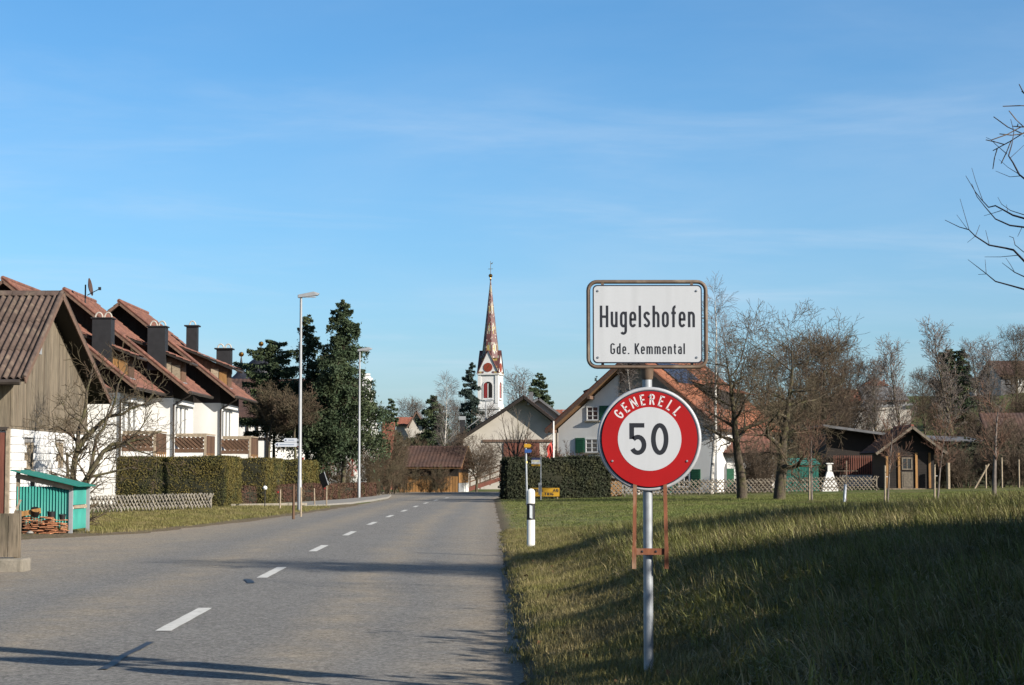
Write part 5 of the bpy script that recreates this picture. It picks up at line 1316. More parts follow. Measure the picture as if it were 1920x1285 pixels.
# dormer on the left slope: its dark roof juts out
MB().slab((.75, 2.2, 6.62), (0, 4.6, 0), (2.6, 0, .95), .16).build('dormer_roof', M['tile_dark'], hs_)
MB().prism([(1.5, rz_(1.5)), (1.5, 6.65), (3.3, 7.3), (3.3, rz_(3.3))], 'y', 2.7, 6.3).build('dormer', M['dark_wood'], hs_)
def hp(px, py):                                          # pixel on the gable plane -> local x, z
    u = at(px, py, 1); d = Vector((u.x, 1, u.z - CAMZ)); n_ = Vector((math.sin(PH), -math.cos(PH), 0)); t = (Vector((p.x, 120, 0)) - Vector((0, 0, CAMZ))).dot(n_) / d.dot(n_)
    P_ = Vector((0, 0, CAMZ)) + d*t - Vector((p.x, 120, 0)); return (P_.x*math.cos(PH) + P_.y*math.sin(PH), P_.z)
def hwin(px0, px1, py0, py1, shut):
    a_ = hp(px0, py1); b__ = hp(px1, py0); w_ = b__[0] - a_[0]; h = b__[1] - a_[1]
    window(hs_, ((a_[0] + b__[0])/2, -.004, a_[1]), w_, h, 0, 2, 3)
    for s_ in shut: shutter(hs_, ((a_[0] + b__[0])/2 + s_*(w_/2 + .36), -.004, a_[1] - .02), .62, h + .05, 'shutter_green')
hwin(1100, 1123, 762, 789, (1,)); hwin(1098, 1122, 822, 849, (-1, 1)); hwin(1272, 1294, 881, 914, (1, -1))
hwin(1150, 1172, 822, 849, (-1, 1)); hwin(1085, 1107, 884, 912, (-1, 1))
MB().tube([(-.08, -.08, 0), (-.08, -.08, ZE - .1)], .05, 8).build('downpipe', M['gutter'], hs_)
for i, y in enumerate((2.0, 4.6, 7.2, 9.8)):
    f = MB().prism([(-.7, 0), (-.7, 1.5)] + [(.7*math.cos(a_), 1.5 + .5*math.sin(a_)) for a_ in np.linspace(math.pi, 0, 9)][1:-1] + [(.7, 1.5), (.7, 0)], 'y', -.03, .02).build('arcade_opening', M['slate_grey'], hs_, (GW, y, .1), R(90))
    window(hs_, (GW, y, 2.6), .9, 1.1, R(90), 2, 2)
# lower white wing to the right, behind the apple trees
wg = thing('white_outbuilding', 'low white wing with green doors behind the apple trees', 'house', at(1352, 925, 116)); wg.location.z = .1
MB().box(0, 3.2, 1.2, 7, -.3, 2.6).build('wall', M['white_plaster'], wg)
MB().slab((-.3, .6, 2.5), (3.8, 0, 0), (0, 3.6, 1.6), .14).build('roof_slab', M['dark_wood'], wg); tile_roof(wg, 'tile_red', (-.3, .6, 2.52), (3.8, 0, 0), (0, 3.6, 1.6))
for x in (.7, 1.6, 2.6): MB().box(x - .22, x + .22, 1.14, 1.2, 0.1, 1.6).build('door', M['shutter_green'], wg)
# water butt, small wooden box
wb = thing('water_butt', 'teal water butt at the foot of the white house', 'barrel', at(1249, 916, 112)); wb.location.z = .15
MB().lathe([(.3, 0), (.36, .25), (.36, .6), (.31, .85)], 18).build('barrel', M['teal_dark'], wb, smooth=True); MB().lathe([(.33, .0), (.33, .05), (.1, .09)], 18, (0, 0, .86)).build('lid', M['teal_dark'], wb, smooth=True)
wo = thing('wooden_hutch', 'small orange wooden hutch with flat roof at the hedge end', 'hutch', at(1146, 930, 106)); wo.location.z = .1
MB().box(-.45, .6, 0, .8, 0, 1.05).build('hutch_body', M['honey_board'], wo); MB().slab((-.95, -.3, 1.12), (1.75, 0, 0.05), (0, 1.3, .06), .06).build('hutch_roof', M['plank_wood'], wo); MB().box(-.8, -.72, -.05, .03, 0, 1.08).build('hutch_post', M['plank_wood'], wo)

# flagpole with hanging flag
fp = thing('flagpole', 'white flagpole with furled red flag left of the white house', 'flagpole', at(1038, 905, 114)); fp.location.z = 0.1
MB().tube([(0, 0, 0), (0, 0, at(1038, 793, 114).z)], [.06, .045], 10).build('pole', M['frame_white'], fp, smooth=True)
fl = MB(); zf = at(1038, 848, 114).z
for j in range(8):
    for i in range(3):
        def Q(a_, b__): return (-.03 - .12*a_ - .05*math.sin(b__*1.7), .06*math.sin(a_*2.5 + b__), zf + .6 - .17*b__ - .12*a_)
        fl.add([Q(i, j), Q(i+1, j), Q(i+1, j+1), Q(i, j+1)], [(0, 1, 2, 3)])
o = fl.build('flag', M['shutter_red'], fp); md = o.modifiers.new('t', 'SOLIDIFY'); md.thickness = .01

# dark hedge, fence and signs at the junction
rng = np.random.default_rng(8)
hedge('dark_hedge', 'tall dark evergreen hedge in front of the white house', [(-.25, 100.5, .05), (5.2, 101.5, .12)], 2.1, 1.6, 'thuja_dark', rng, 600, .06, rough=.10)
lattice('diagonal_slat_fence', 'long dark lattice fence across the meadow before the white house', (4.0, 104, .12), (20.9, 110, .42), .78, .25, 'fence_wood', 1.0, posts=9)
sb = thing('banner_sign', 'yellow advertising board at the foot of the dark hedge', 'sign', at(1022, 934, 99)); sb.location.z = .12
A_ = at(995, 933, 99); B_ = at(1049, 917, 99); w_ = B_.x - A_.x; h = B_.z - A_.z
bd_ = MB().box(-w_/2, w_/2, -.03, .02, .12, .12 + h).build('board', M['yellow_sign'], sb)
for x in (-w_/2 + .1, w_/2 - .1): MB().box(x - .03, x + .03, .02, .08, -.2, .12 + h).build('leg', M['old_wood'], sb)
text_line(bd_, 'print_black', 'KREIS', -w_/2 + .06, -.12, .12 + h*.56, h*.30, -.034, .2, .16)
text_line(bd_, 'print_black', 'AG', w_/2 - .33, w_/2 - .06, .12 + h*.56, h*.30, -.034, .2, .16)
text_line(bd_, 'print_black', 'TRIG', -.03, .42, .12 + h*.12, h*.30, -.034, .2, .2)
MB().box(-w_/2 + .04, w_/2 - .04, -.033, -.0302, .12 + h*.49, .12 + h*.515).build('rule', M['print_black'], bd_)
hg = thing('hiking_signpost', 'grey signpost with yellow and blue pointers behind the marker post', 'signpost', at(987, 950, 82)); hg.location.z = gz(hg.location.x, 82)
zt = at(985, 832, 82).z - hg.location.z
MB().tube([(.03, 0, -.2), (-.03, 0, zt)], .045, 10).build('pole', M['galvanised'], hg, smooth=True)
MB().lathe([(.049, 0), (.049, .09)], 10, (0, 0, at(985, 869, 82).z - hg.location.z)).build('yellow_band', M['yellow_pale'], hg)
for py, mk, x0, x1, k_ in ((836, 'yellow_sign', -.09, .22, 'pointer'), (846, 'blue_sign', -.07, .24, 'pointer')):
    z = at(985, py, 82).z - hg.location.z
    MB().prism([(x0, z - .075), (x1 - .06, z - .075), (x1, z), (x1 - .06, z + .075), (x0, z + .075)], 'y', -.07, -.047).build(k_, M[mk], hg)
bs_ = thing('bus_stop_sign', 'yellow and white bus stop plate on a thin post before the dark hedge', 'bus stop', at(1014, 925, 97)); bs_.location.z = .1
MB().tube([(0, 0, -.1), (0, 0, at(1014, 860, 97).z)], .028, 8).build('pole', M['galvanised'], bs_)
za_, zb_ = at(1014, 874.5, 97).z - .1, at(1014, 860, 97).z - .1
pl_ = MB().box(-.47, -.03, -.03, .01, za_, zb_).build('plate', M['frame_white'], bs_)
MB().box(-.47, -.03, -.034, -.0302, za_ + .002, za_ + .11).build('yellow_stripe', M['yellow_sign'], pl_); MB().box(-.47, -.03, -.035, .015, zb_ - .07, zb_ + .04).build('navy_stripe', M['navy_sign'], pl_); MB().box(-.43, -.07, -.034, -.0302, za_ + .24, za_ + .29).build('yellow_line', M['yellow_pale'], pl_)
MB().box(-.12, .05, -.05, -.0, .25, .85).build('timetable_case', M['lamp_grey'], bs_)
rs = thing('blue_road_sign', 'small blue plate fixed below on the distant street lamp', 'sign', at(919, 862, 169.8)); MB().box(-.35, .45, -.03, 0, -.1, .15).build('plate', M['blue_sign'], rs); MB().box(-.3, .4, -.034, -.0302, -.0, .05).build('white_line', M['frame_white'], rs)

# ------------------------------------------------------------------ sheds and cabin on the right
tg = thing('teal_shed', 'teal ribbed metal shed behind the apple trees', 'shed', at(1472, 930, 114)); tg.location.z = .25
ws = at(1535, 900, 114).x - at(1472, 900, 114).x
for i in range(22): piece('rib', tg, 'teal_dark', (ws*(i + .5)/22, .0, .85), (ws/22*.6, .03, 1.7))
MB().box(0, ws, .015, 1.8, -.2, 1.72).build('wall', M['teal_dark'], tg); MB().slab((-.1, -.15, 1.72), (ws + .2, 0, 0), (0, 2.1, .35), .05).build('roof', M['teal_roof'], tg)
gr = thing('garden_grill', 'white masonry garden grill with chimney beside the teal shed', 'grill', at(1557, 912, 111)); gr.location.z = .35
MB().add([(-.42, 0, .3), (.42, 0, .3), (.42, .5, .3), (-.42, .5, .3), (-.16, .1, 1.15), (.16, .1, 1.15), (.16, .4, 1.15), (-.16, .4, 1.15)], [(3, 2, 1, 0), (0, 1, 5, 4), (1, 2, 6, 5), (2, 3, 7, 6), (3, 0, 4, 7), (4, 5, 6, 7)]).build('hood', M['white_plaster'], gr)
MB().box(-.12, .12, .13, .37, 1.151, 1.6).build('flue', M['white_plaster'], gr); MB().box(-.2, .2, .08, .42, 1.601, 1.66).build('flue_cap', M['white_plaster'], gr); MB().box(-.45, .45, 0, .5, -.3, .299).build('base', M['white_plaster'], gr)
db = thing('dark_barn', 'long dark timber barn with low grey roof right of the teal shed', 'barn', at(1548, 915, 126)); db.location.z = .35
z0 = at(1548, 796, 126).z - .35; z1 = at(1672, 813, 126).z - .35; wd = at(1672, 800, 126).x - at(1548, 800, 126).x
MB().prism([(.3, -.4), (.3, z0 - .2), (wd + 3, z1 - .75), (wd + 3, -.4)], 'y', 1.3, 9).build('wall', M['dark_wood'], db)
MB().slab((-.1, 0, z0), (0, 10, 0), (wd + 3.6, 0, (z1 - z0)*(wd + 3.6)/wd), .16).build('roof', M['slate_grey'], db)
MB().box(.6, wd, 1.15, 1.3, -.4, .95).build('concrete_base', M['lamp_grey'], db)
for i in range(26): piece('slat', db, 'red_brown_board', (.75 + i*.145, 1.1, 1.6), (.075, .03, 1.25))
for z in (1.2, 2.0): piece('rail', db, 'dark_wood', (.6 + 1.9, 1.2, z), (3.9, .06, .08))
cbn = thing('log_cabin', 'small dark log cabin with gable porch and grey door', 'cabin', (at(1663, 915, 113).x, 113, .42))
cw, cdp = 2.78, 4.2; zE, zA2 = 2.22, 3.75
for i in range(14):
    zc_ = .2 + i*.155
    if zc_ > 2.3: break
    piece('log', cbn, 'dark_wood', (cw/2, .0, zc_), (cw, .13, .145)); piece('log', cbn, 'dark_wood', (.0, cdp/2, zc_), (.13, cdp, .145))
MB().box(.04, cw - .02, .05, cdp, .1, zE).build('wall', M['dark_wood'], cbn); MB().prism([(0, zE + .002), (cw/2, zA2 - .12), (cw, zE + .002)], 'y', .0, cdp).build('gable', M['dark_wood'], cbn)
for s_, x0 in ((1, -.75), (-1, cw + .65)):
    MB().slab((x0, -.75, zE - .05), (0, cdp + 1.2, 0), (cw/2 - x0, 0, zA2 - zE + .05), .09).build('roof_slab', M['dark_wood'], cbn)
    tile_roof(cbn, 'tile_dark', (x0, -.75, zE - .04), (0, cdp + 1.2, 0), (cw/2 - x0, 0, zA2 - zE + .05), .26, .33)
    MB().bar((x0, -.78, zE - .1), (cw/2, -.78, zA2 - .06), .15, .05).build('verge_board', M['fence_wood'], cbn)
MB().tube([(cw/2, -.75, zA2 + .02), (cw/2, cdp + .4, zA2 + .02)], .09, 8).build('ridge_tiles', M['tile_brick'], cbn)
for x in (.0, .70, 1.72, 2.5): MB().box(x - .06, x + .07, -.14, -.07, .1, 2.2 if x else 2.0).build('corner_post', M['honey_board'], cbn)
dd_ = MB().box(.85, 1.52, -.12, -.07, .12, 1.08).build('door', M['fence_wood'], cbn); MB().box(.95, 1.42, -.135, -.1201, .22, .98).build('door_panel', M['fence_wood'], dd_)
window(cbn, (1.18, -.075, 1.2), .62, .72, 0, 2, 1, 'fence_wood', False)
for i in range(5): MB().box(.05 + i*.56, .32 + i*.56, -.2, .1, -.35, .1).build('foundation_stone', M['concrete'], cbn)
MB().box(-.15, cw + .1, -.35, -.15, .04, .12).build('porch_step', M['plank_wood'], cbn)
# lean-to with posts right of the cabin
ct = thing('post_shelter', 'dark open shelter on posts right of the log cabin', 'shelter', at(1750, 915, 122)); ct.location.z = .45
MB().slab((0, 0, 3.15), (3.2, 0, -.12), (0, 4, .3), .12).build('roof', M['slate_grey'], ct)
for x in (.4, 1.5, 2.9): MB().tube([(x, .2, -.3), (x, .2, 3.1)], .09, 8).build('post', M['old_wood'], ct)
MB().box(0, 3.2, 3.6, 3.8, -.4, 3.1).build('back_wall', M['dark_wood'], ct)
br = thing('brown_roof_barn', 'barn with brown tiled roof at the right edge behind bare shrubs', 'barn', at(1868, 915, 132)); br.location.z = .5
zt_, zb_ = at(1900, 771, 132).z - .5, at(1900, 848, 132).z - .5
MB().box(.3, 9, 1.2, 9, -.4, zb_).build('wall', M['dark_wood'], br); MB().slab((0, .4, zb_ - .2), (9.5, 0, 0), (0, 4.2, zt_ - zb_ + .2), .14).build('roof_slab', M['dark_wood'], br); tile_roof(br, 'tile_dark', (0, .4, zb_ - .19), (9.5, 0, 0), (0, 4.2, zt_ - zb_ + .2))
for i, (px, py, tp, lean, lb_) in enumerate(((1849, 925, 872, 0, 'pale upright post left of the round young tree trunk'), (1855, 915, 870, -.9, 'slanting pale prop behind the young trees'), (1879, 915, 858, 0, 'slim upright post near the right edge'), (1911, 915, 862, 0, 'slim post close to the right frame edge'), (1778, 918, 868, 0, 'broad mossy post right of the log cabin'))):
    p = at(px, py, 112); z = gz(p.x, 112); o = thing('garden_post', lb_, 'post', (p.x, 112, z), 0, 'posts in the garden on the right')
    MB().tube([(lean, 0, -.1), (0, 0, at(px, tp, 112).z - z)], .05 if i != 4 else .12, 7).build('shaft', M['old_wood'], o)

# ------------------------------------------------------------------ houses far behind
def far_house(name, label, px0, px1, py_e, py_r, Y, wallm, roofm, depth=8, gable=False, base=None):
    a_ = at(px0, py_e, Y); b__ = at(px1, py_e, Y); zr = at((px0 + px1)/2, py_r, Y).z; w_ = b__.x - a_.x; g = min(gz(a_.x, Y), gz(b__.x, Y)) - .5
    h = thing(name, label, 'house', (a_.x, Y, g)); ze = a_.z - g; zr -= g
    MB().box(.3, w_ - .3, .5, depth, 0, ze).build('wall', M[wallm], h)
    if gable:
        MB().prism([(.3, ze + .002), (w_/2, zr - .15), (w_ - .3, ze + .002)], 'y', .5, depth).build('gable', M[wallm], h)
        for s_, x0 in ((1, 0), (-1, w_)): MB().slab((x0, 0, ze - .1), (0, depth + .8, 0), (w_/2*s_, 0, zr - ze + .1), .15).build('roof_slab', M['verge_board'], h); tile_roof(h, roofm, (x0, 0, ze - .09), (0, depth + .8, 0), (w_/2*s_, 0, zr - ze + .1), .5, .5)
    else:
        for s_, y0 in ((1, 0), (-1, depth + .5)): MB().slab((0, y0, ze - .1), (w_, 0, 0), (0, (depth + .5)/2*s_, zr - ze + .1), .15).build('roof_slab', M['verge_board'], h)
        tile_roof(h, roofm, (0, 0, ze - .09), (w_, 0, 0), (0, (depth + .5)/2, zr - ze + .1), .5, .5)
        MB().prism([(.5, ze + .002), (depth/2 + .25, zr - .2), (depth, ze + .002)], 'x', .35, w_ - .35).build('gable', M[wallm], h)
    return h
h_ = far_house('brick_house', 'reddish house behind brown bushes right of the manor', 712, 736, 850, 790, 160, 'tile_brick', 'tile_brick', 6)
far_house('far_house', 'distant red roof left of the broad spruce', 738, 770, 795, 781, 240, 'cream_plaster', 'tile_brick')
far_house('far_house', 'distant pale gable peeping over the bushes left of the spruce', 762, 800, 800, 770, 230, 'cream_plaster', 'slate_grey', 8, True)
far_house('far_house', 'distant wide red roof between cream barn and white house', 1036, 1092, 810, 766, 235, 'white_plaster', 'tile_brick', 10)
h_ = far_house('hill_farmhouse', 'grey roofed farmhouse with cream wall on the hillside', 1622, 1705, 749, 722, 205, 'cream_plaster', 'slate_grey', 9)
for i in range(5): window(h_, (.9 + i*.85, .49, .0 + at(1650, 760, 205).z - h_.location.z), .4, .6, 0, 1, 1, 'frame_white', False)
p = at(1645, 723, 212); pr_ = thing('pyramid_roof_house', 'orange pyramid roof rising behind the grey hillside farmhouse', 'house', (p.x, 214, 0)); zz = p.z
MB().box(-1.15, 1.15, -1.15, 1.15, gz(p.x, 214) - .5, zz).build('wall', M['white_plaster'], pr_); MB().add([(-1.5, -1.5, zz), (1.5, -1.5, zz), (1.5, 1.5, zz), (-1.5, 1.5, zz), (0, 0, zz + 1.05)], [(0, 1, 4), (1, 2, 4), (2, 3, 4), (3, 0, 4), (3, 2, 1, 0)]).build('pyramid_roof', M['tile_orange'], pr_); MB().box(1.0, 1.25, 0, .25, zz, zz + .75).build('chimney', M['tile_brick'], pr_)
far_house('far_house', 'small red roof left of the grey hillside farmhouse', 1582, 1618, 752, 728, 200, 'cream_plaster', 'tile_brick', 7)
ow = at(1570, 775, 185); o = thing('low_outbuilding', 'long pale outbuilding with flat white roof edge on the hillside', 'outbuilding', (ow.x, 185, gz(ow.x + 3, 185) - .4)); zt = at(1600, 768, 185).z - o.location.z
MB().box(0, 7.2, .5, 6, -.5, zt).build('wall', M['cream_plaster'], o); MB().slab((-.3, 0, zt + .1), (7.6, 0, .5), (0, 6.5, .1), .18).build('roof', M['lamp_grey'], o)
hh = far_house('hilltop_house', 'dark roofed house with white window at the right edge on the hill', 1873, 1975, 702, 672, 196, 'cream_plaster', 'tile_dark', 9)
MB().box(.3, 1.9, .44, .498, 0, 2.6).build('grey_cladding', M['slate_grey'], hh)
for px in (1893, 1912): q = at(px, 722, 196); window(hh, (q.x - hh.location.x, .49, q.z - hh.location.z), .75, .85, 0, 2, 1, 'frame_white', False, .08)
far_house('far_house', 'small white gabled house between conifers and hilltop house', 1824, 1852, 728, 706, 214, 'white_plaster', 'slate_grey', 7, True)
far_house('far_house', 'small orange roof just left of the hilltop house', 1852, 1880, 723, 714, 216, 'brown_board', 'tile_orange', 7)
# ------------------------------------------------------------------ trees
pr = random.Random(77)
def spec_apple(): return [dict(len=.26, wob=.10, up=.0, seg=.3, taper=.8, rmin=.008), dict(n=8, len=3.4, ang=.85, wob=.24, up=.05, start=.5, seg=.32, rr=.5, taper=.25, fall=.1),
    dict(n=13, len=1.8, ang=.95, wob=.26, up=.03, start=.12, seg=.28, rr=.45), dict(n=10, len=.95, ang=.9, wob=.25, up=.05, start=.1, seg=.22, rr=.5), dict(n=6, len=.48, ang=.8, wob=.2, up=.10, start=.1, seg=.2, rr=.6)]
def spec_round(): return [dict(len=.92, wob=.05, up=.04, seg=.5, taper=.15, rmin=.012), dict(n=24, len=3.9, ang=.8, wob=.14, up=.07, start=.12, seg=.45, rr=.45, fall=.5, jit=(.5, 1.35)),
    dict(n=11, len=1.9, ang=.7, wob=.16, up=.06, start=.12, seg=.38, rr=.5), dict(n=9, len=.95, ang=.65, wob=.16, up=.05, start=.1, seg=.32, rr=.55), dict(n=4, len=.5, ang=.6, wob=.15, up=.03, start=.1, seg=.25, rr=.7)]
def spec_slim(): return [dict(len=.98, wob=.04, up=.05, seg=.5, taper=.12, rmin=.011), dict(n=30, len=2.5, ang=.55, wob=.12, up=.10, start=.16, seg=.35, rr=.4, fall=.5),
    dict(n=9, len=1.1, ang=.6, wob=.14, up=.06, start=.12, seg=.3, rr=.5), dict(n=6, len=.55, ang=.6, wob=.14, up=.04, start=.1, seg=.25, rr=.6), dict(n=2, len=.3, ang=.6, wob=.14, up=.0, start=.1, seg=.2, rr=.7)]
def spec_birch(): return [dict(len=.98, wob=.04, up=.05, seg=.5, taper=.12, rmin=.008), dict(n=28, len=2.2, ang=.65, wob=.10, up=.07, start=.22, seg=.35, rr=.35, fall=.5),
    dict(n=11, len=1.1, ang=.6, wob=.12, up=-.10, start=.15, seg=.3, rr=.45), dict(n=9, len=.75, ang=.5, wob=.10, up=-.16, start=.1, seg=.25, rr=.6)]
def spec_shrub(): return [dict(len=.8, wob=.12, up=.05, seg=.25, taper=.25, stems=16, spread=.6, off=.7, rmin=.009), dict(n=9, len=.95, ang=.55, wob=.16, up=.05, start=.1, seg=.22, rr=.5),
    dict(n=8, len=.55, ang=.6, wob=.16, up=.05, start=.1, seg=.2, rr=.6), dict(n=5, len=.28, ang=.6, wob=.15, up=.03, start=.1, seg=.15, rr=.7)]
def spec_young(): return [dict(len=.97, wob=.04, up=.04, seg=.25, taper=.2, rmin=.007), dict(n=12, len=1.25, ang=.7, wob=.13, up=.07, start=.40, seg=.22, rr=.45, fall=.3),
    dict(n=7, len=.65, ang=.6, wob=.15, up=.05, start=.12, seg=.2, rr=.55), dict(n=5, len=.35, ang=.6, wob=.15, up=.05, start=.1, seg=.15, rr=.6)]
def spot(px, Y): x = at(px, 900, Y).x; return (x, Y, gz(x, Y))
def htop(px, py, Y): x = at(px, 900, Y).x; return at(px, py, Y).z - gz(x, Y)

# two old apple trees in the meadow
sA1 = spec_apple(); sA1[0].update(len=.74, taper=.08, wob=.07, up=.05); sA1[1].update(n=13, len=3.3, start=.36, up=.03, fall=.3, rr=.55, ang=1.05, jit=(.35, 1.45)); sA1[2].update(n=11, jit=(.4, 1.4)); sA1[4].update(n=4)
T1 = plant_tree('apple_tree', 'left old apple tree leaning in the meadow, right of the road sign', 'tree', spot(1392, 90), bare_segs(random.Random(7), 9.2, .27, sA1, (-.04, 0)), 2, 'bark_mossy', 'twig_mossy', 'old apple trees in the meadow', n0=9)
sA = spec_apple(); sA[0].update(len=.84, taper=.07, wob=.07, up=.05); sA[1].update(n=13, len=3.1, start=.22, fall=.3, rr=.55, ang=1.1, jit=(.35, 1.5), up=.03); sA[2].update(n=11, jit=(.4, 1.4)); sA[4].update(n=4)
T2 = plant_tree('apple_tree', 'right old apple tree with forked mossy trunk before the teal shed', 'tree', spot(1461, 86), bare_segs(random.Random(13), 8.2, .29, sA), 2, 'bark_mossy', 'twig_mossy', 'old apple trees in the meadow', n0=9)
# leaning apple tree by the barn
FT = Vector((at(148, 940, 49.9).x, 49.9, .1))
def fpath(Y, pts): return [tuple(at(px, py, Y + .08*i) - FT) for i, (px, py) in enumerate(pts)]
sB = spec_apple(); sB[0].update(rmin=.006); sB[2].update(n=9, len=.9, up=.04); sB[3].update(n=6, len=.5); sB[4].update(n=3, len=.28)
fp_ = [([(0, 0, -.3), (0, 0, .1)] + fpath(49.9, [(137, 894), (140, 861), (151, 833), (168, 814), (189, 793), (204, 781), (229, 777), (246, 766), (271, 758), (288, 739)]), .095, .016),
    (fpath(49.9, [(145, 845), (147, 808), (156, 785), (160, 764), (162, 737), (170, 709), (176, 680)]), .06, .012),
    ([(0, 0, -.3), (0, 0, .1)] + fpath(49.6, [(160, 903), (175, 877), (193, 848), (212, 833), (238, 829), (267, 823), (303, 808)]), .10, .014),
    (fpath(49.7, [(170, 880), (177, 840), (181, 819), (196, 800), (203, 770), (212, 745)]), .05, .012),
    (fpath(49.5, [(164, 896), (189, 890), (217, 884), (246, 877), (262, 880)]), .04, .01),
    (fpath(49.9, [(193, 848), (222, 838), (246, 822), (262, 806), (285, 770)]), .04, .01),
    (fpath(50.1, [(151, 833), (128, 812), (108, 800), (92, 806)]), .04, .01), (fpath(49.8, [(168, 814), (150, 790), (128, 775), (112, 750)]), .035, .01), (fpath(49.7, [(204, 781), (215, 755), (222, 720), (238, 690)]), .04, .01),
    (fpath(49.6, [(238, 829), (255, 845), (280, 852), (305, 870)]), .03, .008)]
plant_tree('fruit_tree', 'leaning bare fruit tree behind the teal lean-to, in front of white walls', 'tree', FT, bare_segs(random.Random(31), 4.4, .1, sB, paths=fp_), 2, 'bark_mossy', 'twig_mossy', n0=8)
sB2 = spec_apple(); sB2[0].update(len=.5, taper=.6); sB2[1].update(n=6, len=1.8, start=.35, rr=.6); sB2[2].update(n=5, len=1.0); sB2[3].update(n=4, len=.5); sB2[4].update(n=2, len=.3)
plant_tree('fruit_tree', 'upright bare fruit tree close against the barn gable', 'tree', (-12.0, 52.6, .1), bare_segs(random.Random(8), 4.2, .06, sB2, (.0, .1)), 2, 'bark_mossy', 'twig_mossy', n0=8)
# fruit tree outside the frame on the right; its twigs reach in at the top right, its shadow crosses the road
TX, TY = 7.75, 20.3
sC = spec_apple(); sC[0].update(len=.46, rmin=.0045); sC[1].update(n=3, len=1.8, ang=.7, wob=.14, start=.5, up=.09); sC[2].update(n=6, len=1.1, wob=.15, up=.06); sC[3].update(n=4, len=.55, wob=.13); sC[4].update(n=2, len=.25, wob=.1)
tC = bare_segs(random.Random(3), 4.2, .12, sC, (.75, 0)); zt0 = gz(TX, TY)
def limb(S, zs, Y, r0, r1, path, lv):
    """a limb of the foreground tree from the trunk through given places"""
    P = [at(px, py, Y + .12*i) for i, (px, py) in enumerate(path)]
    if zs is not None: P = [Vector((TX, TY, zs)), Vector((TX, TY, zs)).lerp(P[0], .5) - Vector((0, 0, .12))] + P
    P = [Vector((p_.x - TX, p_.y - TY, p_.z - zt0)) for p_ in P]
    for i in range(len(P) - 1): S[lv].append((tuple(P[i]), tuple(P[i+1]), .56*(r0 + (r1 - r0)*i/(len(P) - 1)), .56*(r0 + (r1 - r0)*(i + 1)/(len(P) - 1))))
for zs, Y, r0, r1, path in (
    (3.9, 20.0, .028, .006, [(1925, 338), (1911, 327), (1900, 306), (1891, 292), (1897, 272), (1901, 247), (1895, 224)]),
    (3.3, 19.6, .026, .006, [(1925, 411), (1900, 404), (1882, 394), (1867, 386), (1854, 389), (1840, 374), (1829, 360), (1811, 330)]),
    (3.2, 20.2, .026, .006, [(1925, 427), (1894, 423), (1867, 411), (1848, 389), (1832, 369), (1822, 345)]),
    (2.9, 19.3, .030, .006, [(1925, 494), (1901, 469), (1888, 466), (1855, 460), (1829, 443), (1817, 431), (1799, 426), (1772, 413)]),
    (2.6, 19.8, .026, .005, [(1925, 544), (1900, 537), (1867, 528), (1849, 513), (1832, 500), (1815, 487)]),
    (2.8, 20.6, .020, .005, [(1925, 521), (1903, 511), (1891, 502), (1879, 493)]),
    (None, 20.3, .009, .005, [(1888, 289), (1867, 271), (1858, 262), (1849, 258)]), (None, 20.2, .008, .004, [(1916, 330), (1894, 332), (1867, 321)]), (None, 20.2, .008, .004, [(1911, 327), (1890, 314), (1873, 299)]),
    (None, 20.3, .008, .004, [(1893, 298), (1908, 284), (1925, 268)]), (None, 20.1, .007, .004, [(1843, 377), (1829, 339), (1822, 315)]), (None, 19.9, .007, .004, [(1817, 431), (1809, 404), (1800, 373)]), (None, 19.9, .007, .004, [(1815, 431), (1794, 403)]),
    (None, 19.7, .007, .004, [(1855, 460), (1848, 432)]), (None, 19.6, .007, .004, [(1829, 443), (1837, 422)]), (None, 19.7, .006, .004, [(1829, 443), (1814, 455)]), (None, 20.0, .007, .004, [(1849, 513), (1847, 487)]), (None, 20.0, .006, .004, [(1850, 514), (1834, 515)]),
    (None, 19.6, .010, .004, [(1917, 484), (1908, 479), (1876, 482), (1846, 482)]), (None, 20.7, .007, .004, [(1902, 510), (1895, 497), (1886, 484)]), (None, 19.4, .010, .005, [(1920, 473), (1903, 459), (1900, 446), (1892, 443)]),
    (None, 19.8, .010, .004, [(1920, 403), (1895, 395), (1878, 383), (1871, 370)]), (None, 19.7, .008, .004, [(1878, 395), (1862, 400), (1845, 405)]), (None, 19.9, .007, .004, [(1889, 396), (1887, 384)]), (None, 20.3, .007, .004, [(1917, 425), (1908, 444)])):
    limb(tC, zs, Y, r0, r1, path, 2 if zs else 3)
plant_tree('fruit_tree', 'bare fruit tree whose dark twigs reach in at the top right', 'tree', (TX, TY, zt0), tC, 2, 'twig_dark', 'twig_dark', n0=8)
sD = spec_apple(); sD[0].update(len=.36); sD[1].update(n=10, len=3.6, up=.10, ang=.7)
tD = bare_segs(random.Random(14), 8.0, .19, sD)
plant_tree('fruit_tree', 'bare fruit tree right of the frame whose shadow stripes the near road', 'tree', (10.2, 22.2, gz(10.2, 22.2)), tD, 2, 'bark_mossy', 'twig', n0=8)
plant_tree('fruit_tree', 'bare fruit tree right of the frame whose shadow stripes the road farther on', 'tree', (14.2, 35.5, gz(14.2, 35.5)), bare_segs(random.Random(18), 8.0, .19, sD), 2, 'bark_mossy', 'twig', n0=8)

